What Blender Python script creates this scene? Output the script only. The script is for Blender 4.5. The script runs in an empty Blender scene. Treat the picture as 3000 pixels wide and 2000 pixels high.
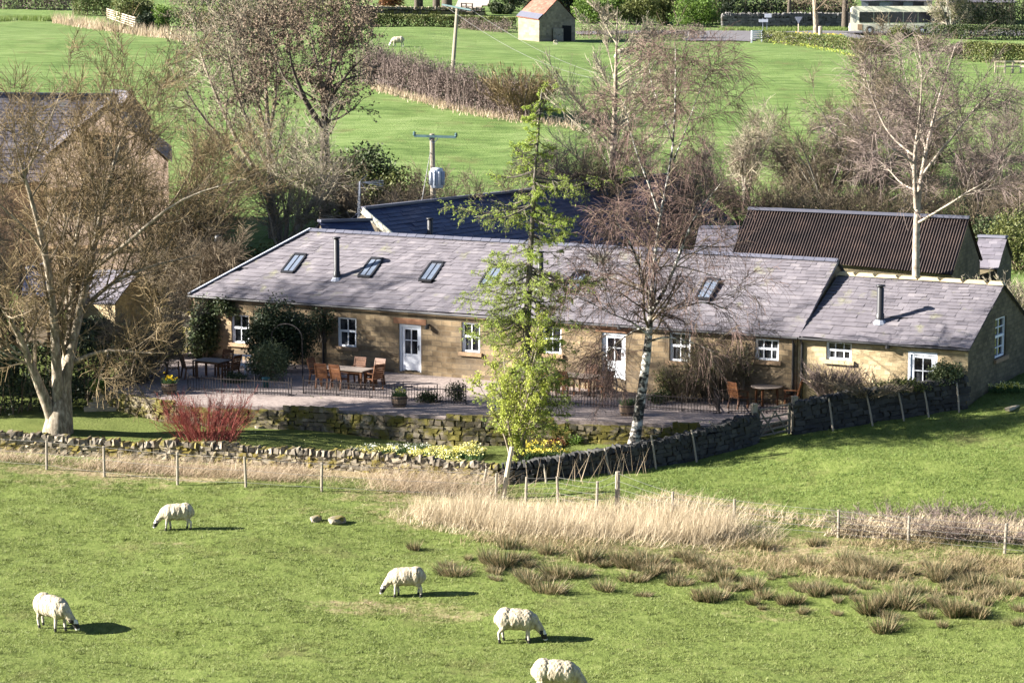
import bpy, math, random
import numpy as np
from mathutils import Vector, Matrix

# ------------------------------------------------------------------ camera, sky, sun, exposure
scene = bpy.context.scene
CAMZ = 18.0
FPX = 7200.0                       # focal length in pixels of the 3000 px wide photograph
PITCH = math.atan(1000.0 / FPX)
cam_data = bpy.data.cameras.new('camera')
cam_data.sensor_width = 36.0
cam_data.lens = 36.0 * FPX / 3000.0
cam_data.clip_start = 0.5
cam_data.clip_end = 4000.0
cam = bpy.data.objects.new('camera', cam_data)
scene.collection.objects.link(cam)
cam.location = (0, 0, CAMZ)
cam.rotation_euler = (math.pi / 2 - PITCH, 0, 0)
scene.camera = cam

SUN_ELEV = math.radians(25)
LDX, LDY = 0.99, 0.05              # horizontal direction the light travels
world = bpy.data.worlds.new('World')
scene.world = world
world.use_nodes = True
wn = world.node_tree
sky = wn.nodes.new('ShaderNodeTexSky')
sky.sky_type = 'NISHITA'
sky.sun_disc = False
sky.sun_elevation = SUN_ELEV
sky.sun_rotation = math.atan2(-LDX, -LDY)
sky.air_density = 0.5
sky.dust_density = 0.4
bg = wn.nodes['Background']
bg.inputs['Strength'].default_value = 0.05
wn.links.new(sky.outputs[0], bg.inputs['Color'])
sl = bpy.data.lights.new('sun', 'SUN')
sl.energy = 5.0
sl.angle = math.radians(0.5)
sl.color = (1.0, 0.945, 0.865)
sun = bpy.data.objects.new('sun', sl)
scene.collection.objects.link(sun)
ld = Vector((LDX, LDY, 0)).normalized() * math.cos(SUN_ELEV) + Vector((0, 0, -math.sin(SUN_ELEV)))
sun.rotation_euler = ld.to_track_quat('-Z', 'Y').to_euler()
vs = scene.view_settings
scene.display_settings.display_device = 'sRGB'
vs.view_transform = 'Standard'
vs.look = 'None'
vs.exposure = 2.3
vs.gamma = 1.0
vs.use_curve_mapping = False
scene.cycles.max_bounces = 5
scene.cycles.diffuse_bounces = 1
scene.cycles.transparent_max_bounces = 6

# ------------------------------------------------------------------ placing: pixel of the photograph -> place
CP, SP = math.cos(PITCH), math.sin(PITCH)
def ray(px, py):
    a, b = px - 1500.0, 1000.0 - py
    y = FPX * CP + b * SP
    z = -FPX * SP + b * CP
    return a / y, z / y
def P(px, py, Y):
    dx, dz = ray(px, py)
    return Vector((dx * Y, Y, CAMZ + dz * Y))
def PXM(Y): return FPX / Y           # pixels per metre at distance Y

# ------------------------------------------------------------------ terrain
UC = np.array([-.40, -.208, -.1, 0, .1, .208, .40])
YR = np.array([-60, 0, 20, 57, 63.5, 71, 78, 83, 86, 90, 94, 100, 106, 115, 125, 140, 150, 165, 180, 215, 240, 265, 330, 450, 900, 2600.])
ZT = np.array([
 [20]*7, [16.2]*7, [10.5]*7, [.5]*7,
 [.5, .42, .40, .40, .42, .5, .6],
 [.9, .85, .78, .75, .78, .8, .85],
 [1.35, 1.28, 1.18, 1.08, 1.08, 1.15, 1.3],
 [1.6, 1.5, 1.38, 1.28, 1.38, 2.0, 2.2],
 [1.75, 1.66, 1.5, 1.36, 1.75, 2.55, 2.9],
 [2.0, 1.85, 1.55, 1.42, 2.25, 3.2, 3.6],
 [2.0, 1.90, 1.68, 1.58, 2.2, 3.4, 3.9],
 [2.2, 2.1, 1.75, 1.7, 2.1, 3.4, 4.0],
 [2.5, 2.3, 2.0, 2.0, 2.3, 3.4, 4.0],
 [2.9, 2.6, 2.4, 2.4, 2.6, 3.1, 3.7],
 [3.5, 3.2, 3.0, 3.0, 3.3, 3.7, 4.2],
 [5.8, 5.6, 5.3, 5.4, 4.9, 5.2, 5.6],
 [7.4, 7.3, 7.1, 7.1, 6.3, 6.6, 7.0],
 [9.8, 9.7, 9.3, 9.2, 8.5, 8.6, 9.0],
 [11.8, 11.6, 11.2, 11.0, 10.5, 10.6, 11.0],
 [15.0, 14.8, 14.2, 13.7, 13.2, 13.0, 13.2],
 [15.8, 15.4, 14.8, 14.1, 13.9, 13.7, 13.8],
 [16.4, 16.0, 15.6, 15.0, 14.35, 14.3, 14.3],
 [20.0, 19.5, 19.0, 18.4, 17.4, 16.8, 16.8],
 [32, 31, 30, 29, 26, 25, 25],
 [60] * 7, [190] * 7], float)
def H0(x, y):
    x = np.asarray(x, float); y = np.asarray(y, float)
    yy = np.maximum(y, 45.0)
    u = np.clip(x / yy, UC[0], UC[-1] - 1e-6)
    k = np.clip(np.searchsorted(UC, u, side='right') - 1, 0, len(UC) - 2)
    f = (u - UC[k]) / (UC[k + 1] - UC[k])
    j = np.clip(np.searchsorted(YR, y, side='right') - 1, 0, len(YR) - 2)
    g = np.clip((y - YR[j]) / (YR[j + 1] - YR[j]), 0, 1)
    z0 = ZT[j, k] * (1 - f) + ZT[j, k + 1] * f
    z1 = ZT[j + 1, k] * (1 - f) + ZT[j + 1, k + 1] * f
    return z0 * (1 - g) + z1 * g
def H(x, y):
    x = np.asarray(x, float); y = np.asarray(y, float)
    r = 0.6 + 0.02 * np.abs(y)
    s = H0(x, y) * 2
    for a, b in ((1, 0), (-1, 0), (0, 1), (0, -1)):
        s = s + H0(x + a * r, y + b * r)
    z = s / 6
    bump = .05 * np.sin(x * .61 + 1.3 * np.sin(y * .37)) + .04 * np.sin(y * .83 + 1.1 * np.sin(x * .51)) + .015 * np.sin(x * 2.3 + y * 1.7)
    far = np.clip((y - 120) / 80, 0, 1)
    return z + bump * (1 - .25 * far)
def h(x, y): return float(H(x, y))
def G(px, py, off=0.0):
    """place on the ground that shows at this pixel"""
    dx, dz = ray(px, py)
    ys = np.arange(50, 900, .1)
    d = CAMZ + dz * ys - H(dx * ys, ys)
    i = int(np.argmax(d < 0))
    if not (d < 0).any(): i = len(ys) - 1
    Y = ys[i]
    return Vector((dx * Y, Y, h(dx * Y, Y) + off))
def GY(px, Y, off=0.0):
    dx = (px - 1500.0) / (FPX * 1.0)
    return Vector((dx * Y, Y, h(dx * Y, Y) + off))
PATIO_Z = 2.5
def PZ(px, py, z=PATIO_Z):
    dx, dz = ray(px, py)
    Y = (z - CAMZ) / dz
    return Vector((dx * Y, Y, z))

# ------------------------------------------------------------------ mesh helpers
coll = scene.collection
def np_mesh(name, V, F, mats, smooth=False, mi=None):
    V = np.asarray(V, np.float32).reshape(-1, 3); F = np.asarray(F, np.int32)
    me = bpy.data.meshes.new(name)
    n, k = F.shape
    me.vertices.add(len(V)); me.vertices.foreach_set('co', V.ravel())
    me.loops.add(n * k); me.loops.foreach_set('vertex_index', F.ravel())
    me.polygons.add(n)
    me.polygons.foreach_set('loop_start', np.arange(0, n * k, k, dtype=np.int32))
    me.polygons.foreach_set('loop_total', np.full(n, k, np.int32))
    if mi is not None: me.polygons.foreach_set('material_index', np.asarray(mi, np.int32))
    me.polygons.foreach_set('use_smooth', np.full(n, smooth, bool))
    if not isinstance(mats, (list, tuple)): mats = [mats]
    for m in mats: me.materials.append(m)
    me.update(calc_edges=True)
    return me
def link(name, me, parent=None, loc=None, rz=None):
    o = bpy.data.objects.new(name, me); coll.objects.link(o)
    if parent is not None: o.parent = parent
    if loc is not None: o.location = loc
    if rz is not None: o.rotation_euler = (0, 0, rz)
    return o
def tag(o, label=None, cat=None, group=None, kind=None):
    if label: o['label'] = label
    if cat: o['category'] = cat
    if group: o['group'] = group
    if kind: o['kind'] = kind
    return o
def thing(name, label, cat, loc=(0, 0, 0), rz=0.0, group=None, sc=1.0):
    o = bpy.data.objects.new(name, None); coll.objects.link(o)
    o.empty_display_size = .2
    o.location = loc; o.rotation_euler = (0, 0, rz); o.scale = (sc, sc, sc)
    return tag(o, label, cat, group)
def dup(root, loc, rz=None, label=None, sc=None, group=None):
    def cp(o, par):
        c = o.copy(); coll.objects.link(c)
        if par is not None: c.parent = par
        for ch in list(o.children): cp(ch, c)
        return c
    r = cp(root, None)
    r.location = loc
    if rz is not None: r.rotation_euler = (0, 0, rz)
    if sc is not None: r.scale = (sc, sc, sc)
    if label: r['label'] = label
    if group: r['group'] = group
    return r

class MB:
    """collects boxes, bars, tubes and quads of one mesh"""
    def __init__(s): s.v = []; s.f = []; s.mi = []
    def add(s, vs, fs, mi=0):
        b = len(s.v); s.v += [tuple(v) for v in vs]
        for f in fs: s.f.append(tuple(i + b for i in f)); s.mi.append(mi)
        return s
    def box(s, c, d, rz=0.0, mi=0, rx=0.0, ry=0.0, jit=0.0, rng=None, taper=0.0):
        x, y, z = d[0] / 2, d[1] / 2, d[2] / 2
        t = 1 - taper
        vs = [(-x, -y, -z), (x, -y, -z), (x, y, -z), (-x, y, -z), (-x * t, -y * t, z), (x * t, -y * t, z), (x * t, y * t, z), (-x * t, y * t, z)]
        if jit:
            vs = [(a + rng.uniform(-jit, jit) * d[0], b + rng.uniform(-jit, jit) * d[1], q + rng.uniform(-jit, jit) * d[2]) for a, b, q in vs]
        m = Matrix.Translation(c) @ Matrix.Rotation(rz, 4, 'Z') @ Matrix.Rotation(ry, 4, 'Y') @ Matrix.Rotation(rx, 4, 'X')
        return s.add([m @ Vector(v) for v in vs], [(0, 3, 2, 1), (4, 5, 6, 7), (0, 1, 5, 4), (1, 2, 6, 5), (2, 3, 7, 6), (3, 0, 4, 7)], mi)
    def bar(s, a, b, w, t, mi=0, up=(0, 0, 1)):
        a = Vector(a); b = Vector(b); d = (b - a); L = d.length
        if L < 1e-6: return s
        d /= L; u = Vector(up)
        if abs(d.dot(u)) > .98: u = Vector((1, 0, 0))
        sx = d.cross(u).normalized(); uy = sx.cross(d).normalized()
        vs = []
        for p in (a, b):
            for i, j in ((-1, -1), (1, -1), (1, 1), (-1, 1)):
                vs.append(p + sx * (i * w / 2) + uy * (j * t / 2))
        return s.add(vs, [(0, 3, 2, 1), (4, 5, 6, 7), (0, 1, 5, 4), (1, 2, 6, 5), (2, 3, 7, 6), (3, 0, 4, 7)], mi)
    def tube(s, pts, rad, n=6, mi=0, cap=True):
        pts = [Vector(p) for p in pts]
        if not hasattr(rad, '__len__'): rad = [rad] * len(pts)
        rings = []; b0 = len(s.v); vs = []
        for i, p in enumerate(pts):
            d = (pts[min(i + 1, len(pts) - 1)] - pts[max(i - 1, 0)]).normalized()
            u = Vector((0, 0, 1)) if abs(d.z) < .9 else Vector((1, 0, 0))
            sx = d.cross(u).normalized(); uy = sx.cross(d)
            for k in range(n):
                a = 2 * math.pi * k / n
                vs.append(p + sx * (math.cos(a) * rad[i]) + uy * (math.sin(a) * rad[i]))
        fs = []
        for i in range(len(pts) - 1):
            for k in range(n):
                fs.append((i * n + k, i * n + (k + 1) % n, (i + 1) * n + (k + 1) % n, (i + 1) * n + k))
        if cap:
            fs.append(tuple(range(n - 1, -1, -1))); fs.append(tuple((len(pts) - 1) * n + k for k in range(n)))
        return s.add(vs, fs, mi)
    def lathe(s, prof, n=14, c=(0, 0, 0), mi=0):
        vs = []; fs = []
        for r, z in prof:
            for k in range(n):
                a = 2 * math.pi * k / n
                vs.append((c[0] + r * math.cos(a), c[1] + r * math.sin(a), c[2] + z))
        for i in range(len(prof) - 1):
            for k in range(n):
                fs.append((i * n + k, i * n + (k + 1) % n, (i + 1) * n + (k + 1) % n, (i + 1) * n + k))
        fs.append(tuple(range(n - 1, -1, -1))); fs.append(tuple((len(prof) - 1) * n + k for k in range(n)))
        return s.add(vs, fs, mi)
    def quad(s, a, b, c, d, mi=0): return s.add([a, b, c, d], [(0, 1, 2, 3)], mi)
    def mesh(s, name, mats, smooth=False):
        me = bpy.data.meshes.new(name)
        me.from_pydata(s.v, [], s.f)
        if not isinstance(mats, (list, tuple)): mats = [mats]
        for m in mats: me.materials.append(m)
        me.polygons.foreach_set('material_index', np.array(s.mi, np.int32))
        if smooth: me.polygons.foreach_set('use_smooth', np.full(len(s.f), True, bool))
        me.update()
        return me
    def obj(s, name, mats, parent=None, smooth=False, loc=None, rz=None):
        return link(name, s.mesh(name, mats, smooth), parent, loc, rz)

# ------------------------------------------------------------------ materials
def srgb(r, g, b):
    f = lambda c: (c / 12.92 if c <= .04045 else ((c + .055) / 1.055) ** 2.4)
    return (f(r / 255), f(g / 255), f(b / 255))
def new_mat(name):
    m = bpy.data.materials.new(name); m.use_nodes = True
    nt = m.node_tree; b = nt.nodes['Principled BSDF']
    return m, nt, b
def N(nt, kind, **kw):
    n = nt.nodes.new(kind)
    for k, v in kw.items(): setattr(n, k, v)
    return n
def coords(nt, coord='Object', stretch=None):
    if coord == 'World':
        out = N(nt, 'ShaderNodeNewGeometry').outputs['Position']
    else:
        out = N(nt, 'ShaderNodeTexCoord').outputs[coord]
    if stretch:
        mp = N(nt, 'ShaderNodeMapping'); mp.inputs['Scale'].default_value = stretch
        nt.links.new(out, mp.inputs['Vector']); out = mp.outputs[0]
    return out
def noise(nt, vec, scale, detail=6, rough=.6, dist=0):
    n = N(nt, 'ShaderNodeTexNoise'); n.inputs['Scale'].default_value = scale
    n.inputs['Detail'].default_value = detail; n.inputs['Roughness'].default_value = rough
    n.inputs['Distortion'].default_value = dist
    nt.links.new(vec, n.inputs['Vector']); return n.outputs['Fac']
def ramp(nt, fac, cols, lo=.3, hi=.7):
    r = N(nt, 'ShaderNodeValToRGB'); e = r.color_ramp.elements
    n = len(cols)
    for i, c in enumerate(cols):
        p = lo + (hi - lo) * i / max(1, n - 1)
        if i < 2: el = e[i]; el.position = p
        else: el = e.new(p)
        el.color = (*c, 1)
    nt.links.new(fac, r.inputs[0]); return r.outputs[0]
def mixf(nt, a, b, f):
    m = N(nt, 'ShaderNodeMix', data_type='FLOAT')
    for s, v in ((0, f), (2, a), (3, b)):
        if hasattr(v, 'links') or hasattr(v, 'is_linked'): nt.links.new(v, m.inputs[s])
        else: m.inputs[s].default_value = v
    return m.outputs[0]
def mixc(nt, a, b, f, blend='MIX'):
    m = N(nt, 'ShaderNodeMix', data_type='RGBA', blend_type=blend)
    for s, v in ((0, f), (6, a), (7, b)):
        if hasattr(v, 'is_linked'): nt.links.new(v, m.inputs[s])
        elif s == 0: m.inputs[s].default_value = v
        else: m.inputs[s].default_value = (*v, 1)
    return m.outputs[2]
def maprange(nt, v, a, b, c=0.0, d=1.0):
    m = N(nt, 'ShaderNodeMapRange'); m.clamp = True
    nt.links.new(v, m.inputs[0])
    for i, q in enumerate((a, b, c, d)): m.inputs[i + 1].default_value = q
    return m.outputs[0]
def set_bump(nt, b, hgt, strength, dist=.02):
    bp = N(nt, 'ShaderNodeBump'); bp.inputs['Strength'].default_value = strength; bp.inputs['Distance'].default_value = dist
    nt.links.new(hgt, bp.inputs['Height']); nt.links.new(bp.outputs[0], b.inputs['Normal'])
def M(name, cols, scale=6., rough=.8, bump=0., island=0., coord='Object', stretch=None, spec=.3, metal=0., lo=.3, hi=.7, bscale=None, moss=None, detail=6, trans=0., bdist=.02):
    """procedural material: colours by noise and by a random value per loose piece"""
    m, nt, b = new_mat(name)
    v = coords(nt, coord, stretch)
    f = noise(nt, v, scale, detail)
    if island:
        rnd = N(nt, 'ShaderNodeNewGeometry').outputs['Random Per Island']
        rnd = maprange(nt, rnd, 0, 1, lo, hi)
        f2 = mixf(nt, f, rnd, island)
    else: f2 = f
    c = ramp(nt, f2, cols, lo, hi)
    if moss:
        mc, amount, msc = moss
        mf = noise(nt, v, msc, 5)
        g = N(nt, 'ShaderNodeNewGeometry'); sp = N(nt, 'ShaderNodeSeparateXYZ'); nt.links.new(g.outputs['Normal'], sp.inputs[0])
        up = maprange(nt, sp.outputs[2], -.2, 1, -.12, .16)
        ad = N(nt, 'ShaderNodeMath', operation='ADD'); nt.links.new(mf, ad.inputs[0]); nt.links.new(up, ad.inputs[1])
        k = maprange(nt, ad.outputs[0], 1 - amount - .05, 1 - amount + .07)
        mcol = ramp(nt, noise(nt, v, 14), mc)
        c = mixc(nt, c, mcol, k)
    nt.links.new(c, b.inputs['Base Color'])
    b.inputs['Roughness'].default_value = rough
    b.inputs['Specular IOR Level'].default_value = spec
    b.inputs['Metallic'].default_value = metal
    if bump: set_bump(nt, b, noise(nt, v, bscale or scale * 2, 5), bump, bdist)
    if trans:
        tr = N(nt, 'ShaderNodeBsdfTranslucent'); nt.links.new(c, tr.inputs[0])
        ms = N(nt, 'ShaderNodeMixShader'); ms.inputs[0].default_value = trans
        nt.links.new(b.outputs[0], ms.inputs[1]); nt.links.new(tr.outputs[0], ms.inputs[2])
        nt.links.new(ms.outputs[0], nt.nodes['Material Output'].inputs[0])
    return m
# ------------------------------------------------------------------ materials used in many places
m_slate = M('slate', [(.078, .072, .081), (.118, .107, .119), (.150, .137, .150), (.22, .20, .205)], 1.6, .6, .3, island=.5, spec=.45, bscale=9, lo=.25, hi=.75, moss=([(.09, .085, .05), (.17, .165, .11), (.24, .225, .20)], .22, 1.1))
m_slate_dark = M('slate_dark', [(.075, .072, .085), (.12, .11, .13), (.16, .15, .165)], 1.6, .6, .2, island=.6, bscale=9)
m_blue_slate = M('blue_slate', [(.024, .032, .068), (.038, .048, .095), (.065, .078, .135)], 2.5, .45, .1, island=.6, spec=.5)
m_ridge = M('ridge_tile', [(.07, .075, .10), (.11, .11, .14)], 3, .6, .15, island=.6)
m_ridge_stone = M('ridge_stone', [(.34, .27, .15), (.45, .37, .22), (.30, .25, .16)], 4, .85, .4, island=.5)
m_lead = M('lead_sheet', [(.26, .28, .33), (.34, .36, .42)], 5, .5, .1)
m_white = M('white_paint', [(.70, .72, .76), (.80, .82, .86)], 5, .45, .03)
m_cream = M('cream_paint', [(.72, .68, .52), (.80, .76, .60)], 5, .5)
m_black = M('black_metal', [(.010, .010, .012), (.022, .022, .024)], 8, .45, .05, spec=.5)
m_iron = M('wrought_iron', [(.014, .012, .013), (.04, .03, .028)], 10, .6, .1)
m_glass, _nt, _b = new_mat('window_glass')
_nt.links.new(ramp(_nt, noise(_nt, coords(_nt, 'Object', (1.6, 1.6, .5)), 1.5, 3, .5), [(.006, .007, .009), (.020, .022, .026), (.10, .105, .115)], .42, .72), _b.inputs['Base Color']); _b.inputs['Roughness'].default_value = .05  # pale noise in the glass colour imitates reflections and light from inside
_b.inputs['Specular IOR Level'].default_value = .6
m_skyglass, _nt, _b = new_mat('rooflight_glass')
_b.inputs['Base Color'].default_value = (.13, .155, .20, 1); _b.inputs['Roughness'].default_value = .04  # pale base colour stands in for the reflected sky
_b.inputs['Specular IOR Level'].default_value = 1.0
m_wood_fence = M('weathered_wood', [(.16, .135, .10), (.25, .215, .165), (.33, .29, .23)], 5, .85, .3, island=.4, stretch=(6, 6, .6))
m_wood_pale = M('pale_wood', [(.36, .30, .21), (.48, .41, .30)], 5, .8, .2, island=.4, stretch=(4, 4, .8))
m_teak = M('stained_wood', [(.055, .021, .010), (.105, .042, .017), (.165, .072, .030)], 5, .5, .15, island=.5, stretch=(2, 2, 2))  # brown darkened to make up for missing shade on the furniture
m_teak_grey = M('greyed_wood', [(.16, .13, .11), (.25, .21, .18)], 5, .6, .15, island=.4)
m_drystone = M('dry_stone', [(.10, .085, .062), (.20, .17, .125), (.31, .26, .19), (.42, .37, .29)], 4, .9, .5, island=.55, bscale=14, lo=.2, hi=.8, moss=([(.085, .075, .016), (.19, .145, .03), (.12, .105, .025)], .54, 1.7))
m_drystone_shaded = M('shade_toned_dry_stone', [(.022, .022, .024), (.042, .041, .040), (.075, .073, .068)], 4, .9, .5, island=.6, bscale=14, moss=([(.05, .06, .012), (.09, .095, .02)], .18, 1.5))  # stone darkened so its colour holds the shade of the unlit wall faces
m_capstone = M('cap_stone', [(.10, .083, .06), (.19, .16, .12), (.32, .28, .22)], 4, .9, .4, island=.5, bscale=12, moss=([(.10, .09, .015), (.18, .14, .028)], .42, 1.6))
m_mossy = M('mossy_stone', [(.05, .042, .03), (.14, .115, .08), (.30, .26, .19)], 4, .9, .5, island=.5, bscale=14, moss=([(.045, .05, .012), (.135, .112, .022), (.085, .082, .022)], .58, 1.7))
m_greywall = M('grey_stone', [(.07, .068, .066), (.13, .125, .12), (.21, .20, .19)], 4, .9, .5, island=.5, bscale=14)
m_core = M('wall_earth', [(.018, .015, .011), (.04, .033, .024)], 6, 1)
m_bark_pale = M('pale_bark', [(.085, .068, .048), (.22, .18, .13), (.42, .37, .29)], 5, .85, .5, stretch=(2, 2, .7), moss=None)
m_bark_grey = M('grey_bark', [(.12, .105, .08), (.22, .20, .16), (.32, .29, .235)], 6, .85, .4, stretch=(2, 2, .8))
m_bark_dark = M('dark_bark', [(.035, .028, .02), (.075, .06, .045), (.12, .10, .075)], 6, .9, .4, stretch=(2, 2, .8))
m_birch = M('birch_bark', [(.02, .018, .016), (.09, .08, .07), (.40, .365, .315), (.58, .545, .485)], 3.6, .7, .3, stretch=(1, 1, 1.5), lo=.42, hi=.60)
m_birch_up = M('birch_limb', [(.14, .105, .08), (.28, .235, .185), (.46, .40, .33)], 4, .7, .2)
m_larch_bark = M('larch_bark', [(.05, .042, .034), (.10, .085, .07), (.16, .14, .115)], 6, .9, .4, stretch=(2, 2, .8))
def twigmat(n, cols, isl=.6): return M(n, cols, 1.2, .85, 0, island=isl, spec=.15)
m_tw_gold = twigmat('golden_twig', [(.085, .062, .034), (.19, .14, .075), (.32, .245, .135)])
m_tw_red = twigmat('red_brown_twig', [(.075, .046, .040), (.145, .095, .080), (.22, .155, .13)])
m_tw_grey = twigmat('grey_twig', [(.16, .138, .10), (.29, .25, .18), (.42, .37, .275)])
m_tw_brown = twigmat('brown_twig', [(.085, .066, .043), (.17, .134, .09), (.265, .215, .152)])
m_tw_purple = twigmat('purple_twig', [(.085, .062, .056), (.16, .122, .106), (.245, .195, .168)])
m_tw_scarlet = twigmat('scarlet_stem', [(.13, .030, .024), (.25, .062, .052), (.36, .16, .12)])
m_bud = twigmat('dark_bud', [(.08, .058, .042), (.15, .11, .08), (.22, .17, .12)])
def leafmat(n, cols, tr=.3): return M(n, cols, .8, .6, 0, island=.65, spec=.3, trans=tr)
m_larch = leafmat('larch_needle', [(.20, .28, .04), (.34, .44, .075), (.47, .55, .14)], .48)
m_young = leafmat('young_leaf', [(.23, .27, .045), (.37, .42, .075), (.49, .52, .13)], .45)
m_ivy = leafmat('ivy_leaf', [(.018, .030, .010), (.045, .065, .022), (.12, .14, .06)], .15)
m_evergreen = leafmat('evergreen_leaf', [(.012, .020, .008), (.025, .040, .016), (.045, .060, .025)], .1)
m_olive = leafmat('olive_leaf', [(.06, .075, .02), (.11, .125, .035), (.17, .17, .055)], .2)
m_green = leafmat('green_leaf', [(.06, .11, .02), (.11, .18, .03), (.17, .25, .045)], .3)
m_shrub = leafmat('variegated_leaf', [(.05, .07, .025), (.12, .145, .06), (.26, .28, .15)], .2)
m_russet = leafmat('russet_leaf', [(.10, .04, .02), (.18, .075, .03), (.24, .12, .05)], .2)
m_straw = leafmat('straw', [(.26, .19, .12), (.44, .34, .23), (.58, .48, .35)], .25)
m_reed = leafmat('reed', [(.34, .27, .17), (.52, .425, .285), (.65, .55, .40)], .25)
m_rush_b = leafmat('rush_brown', [(.13, .095, .045), (.27, .205, .11), (.42, .34, .20)], .2)
m_rush_g = leafmat('rush_green', [(.022, .030, .010), (.05, .064, .02), (.10, .11, .04)], .15)
m_turf = leafmat('turf', [(.085, .118, .026), (.148, .182, .044), (.225, .24, .085)], .25)
m_turf_d = leafmat('lush_turf', [(.085, .14, .026), (.138, .198, .044), (.20, .248, .07)], .3)
m_daff = leafmat('daffodil_petal', [(.70, .62, .05), (.80, .74, .25), (.80, .78, .55)], .2)
m_yellow = leafmat('yellow_petal', [(.65, .42, .01), (.75, .55, .02)], .2)
m_daffleaf = leafmat('daffodil_leaf', [(.05, .10, .03), (.09, .15, .05)], .2)

# ------------------------------------------------------------------ ground sheet with all the fields
m_ground, nt, b = new_mat('field_grass')
pos = coords(nt, 'World')
n1 = noise(nt, pos, .16, 7, .6); n2 = noise(nt, pos, 1.7, 8, .72); n3 = noise(nt, coords(nt, 'World', (1, .45, 1)), 7.5, 6, .75)
near = ramp(nt, mixf(nt, n2, n3, .55), [(.042, .055, .014), (.110, .145, .034), (.155, .190, .052), (.23, .225, .10)], .36, .68)
far = ramp(nt, mixf(nt, noise(nt, coords(nt, 'World', (.25, 1, 1)), 1.3, 9, .78), n1, .3), [(.068, .112, .030), (.118, .176, .050), (.172, .228, .082)], .41, .59)
sp = N(nt, 'ShaderNodeSeparateXYZ'); nt.links.new(pos, sp.inputs[0])
fy = maprange(nt, sp.outputs[1], 100, 132)
c = mixc(nt, near, far, fy)
# patches of moss-green and of straw in the turf
c = mixc(nt, c, (.115, .098, .045), maprange(nt, noise(nt, pos, .33, 9, .75), .54, .68, 0, .6))
at = N(nt, 'ShaderNodeAttribute', attribute_name='dry')
dryc = ramp(nt, n3, [(.10, .075, .032), (.27, .21, .12), (.42, .34, .22)], .3, .7)
dk = N(nt, 'ShaderNodeMath', operation='MULTIPLY_ADD'); nt.links.new(n2, dk.inputs[0]); dk.inputs[1].default_value = 2.2; dk.inputs[2].default_value = -1.1
ad = N(nt, 'ShaderNodeMath', operation='ADD'); nt.links.new(dk.outputs[0], ad.inputs[0]); nt.links.new(at.outputs['Fac'], ad.inputs[1])
gate = N(nt, 'ShaderNodeMath', operation='MULTIPLY'); nt.links.new(maprange(nt, ad.outputs[0], .25, .75), gate.inputs[0])
nt.links.new(maprange(nt, at.outputs['Fac'], .02, .3), gate.inputs[1])
c = mixc(nt, c, dryc, gate.outputs[0])
nt.links.new(c, b.inputs['Base Color']); b.inputs['Roughness'].default_value = .95; b.inputs['Specular IOR Level'].default_value = .1
set_bump(nt, b, mixf(nt, n3, noise(nt, pos, 26, 4, .7), .4), 1.0, .10)

def dry_mask(x, y):
    """how much dead grass lies here (0..1)"""
    X = np.asarray(x); Y = np.asarray(y); u = X / np.maximum(Y, 40) * FPX + 1500
    d = np.zeros_like(X)
    def blob(px, Yc, rx, ry, a):
        nonlocal d
        d = np.maximum(d, a * np.clip(1.35 - np.sqrt(((u - px) / rx) ** 2 + ((Y - Yc) / ry) ** 2), 0, 1))
    blob(1700, 79.6, 620, 2.8, 1.0); blob(2300, 75.0, 900, 2.6, .62); blob(2750, 73.2, 500, 2.6, .6)
    blob(700, 85.2, 900, 1.5, .95); blob(2800, 77.3, 420, 1.3, .9); blob(1250, 82.3, 330, 1.6, .7)
    blob(1650, 73.5, 400, 1.2, .4); blob(1100, 69.2, 260, .9, .55); blob(1320, 68.4, 160, .6, .45); blob(480, 75.5, 120, .5, .35); blob(2300, 68.5, 200, .7, .4); blob(250, 83.2, 400, 1.0, .35)
    blob(950, 79.8, 200, .8, .35)
    return d
ys = np.concatenate([np.arange(-60, 56, 4), np.arange(56, 116, .4), np.arange(116, 160, 1.), 160 * 1.018 ** np.arange(0, 157)])
us = np.concatenate([np.linspace(-.62, -.225, 25), np.linspace(-.22, .22, 330), np.linspace(.225, .62, 25)])
YY, UU = np.meshgrid(ys, us, indexing='ij')
XX = UU * np.maximum(YY, 50)
ZZ = H(XX, YY)
V = np.stack([XX, YY, ZZ], -1).reshape(-1, 3)
nr, nc = YY.shape
ii = (np.arange(nr - 1)[:, None] * nc + np.arange(nc - 1)[None, :]).ravel()
F = np.stack([ii, ii + 1, ii + nc + 1, ii + nc], 1)
me = np_mesh('ground', V, F, m_ground, True)
a = me.attributes.new('dry', 'FLOAT', 'POINT'); a.data.foreach_set('value', dry_mask(XX, YY).ravel().astype(np.float32))
ground = tag(link('ground', me), 'rolling sheep pasture of short grass rising to fields beyond the farm', 'pasture', kind='structure')

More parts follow.
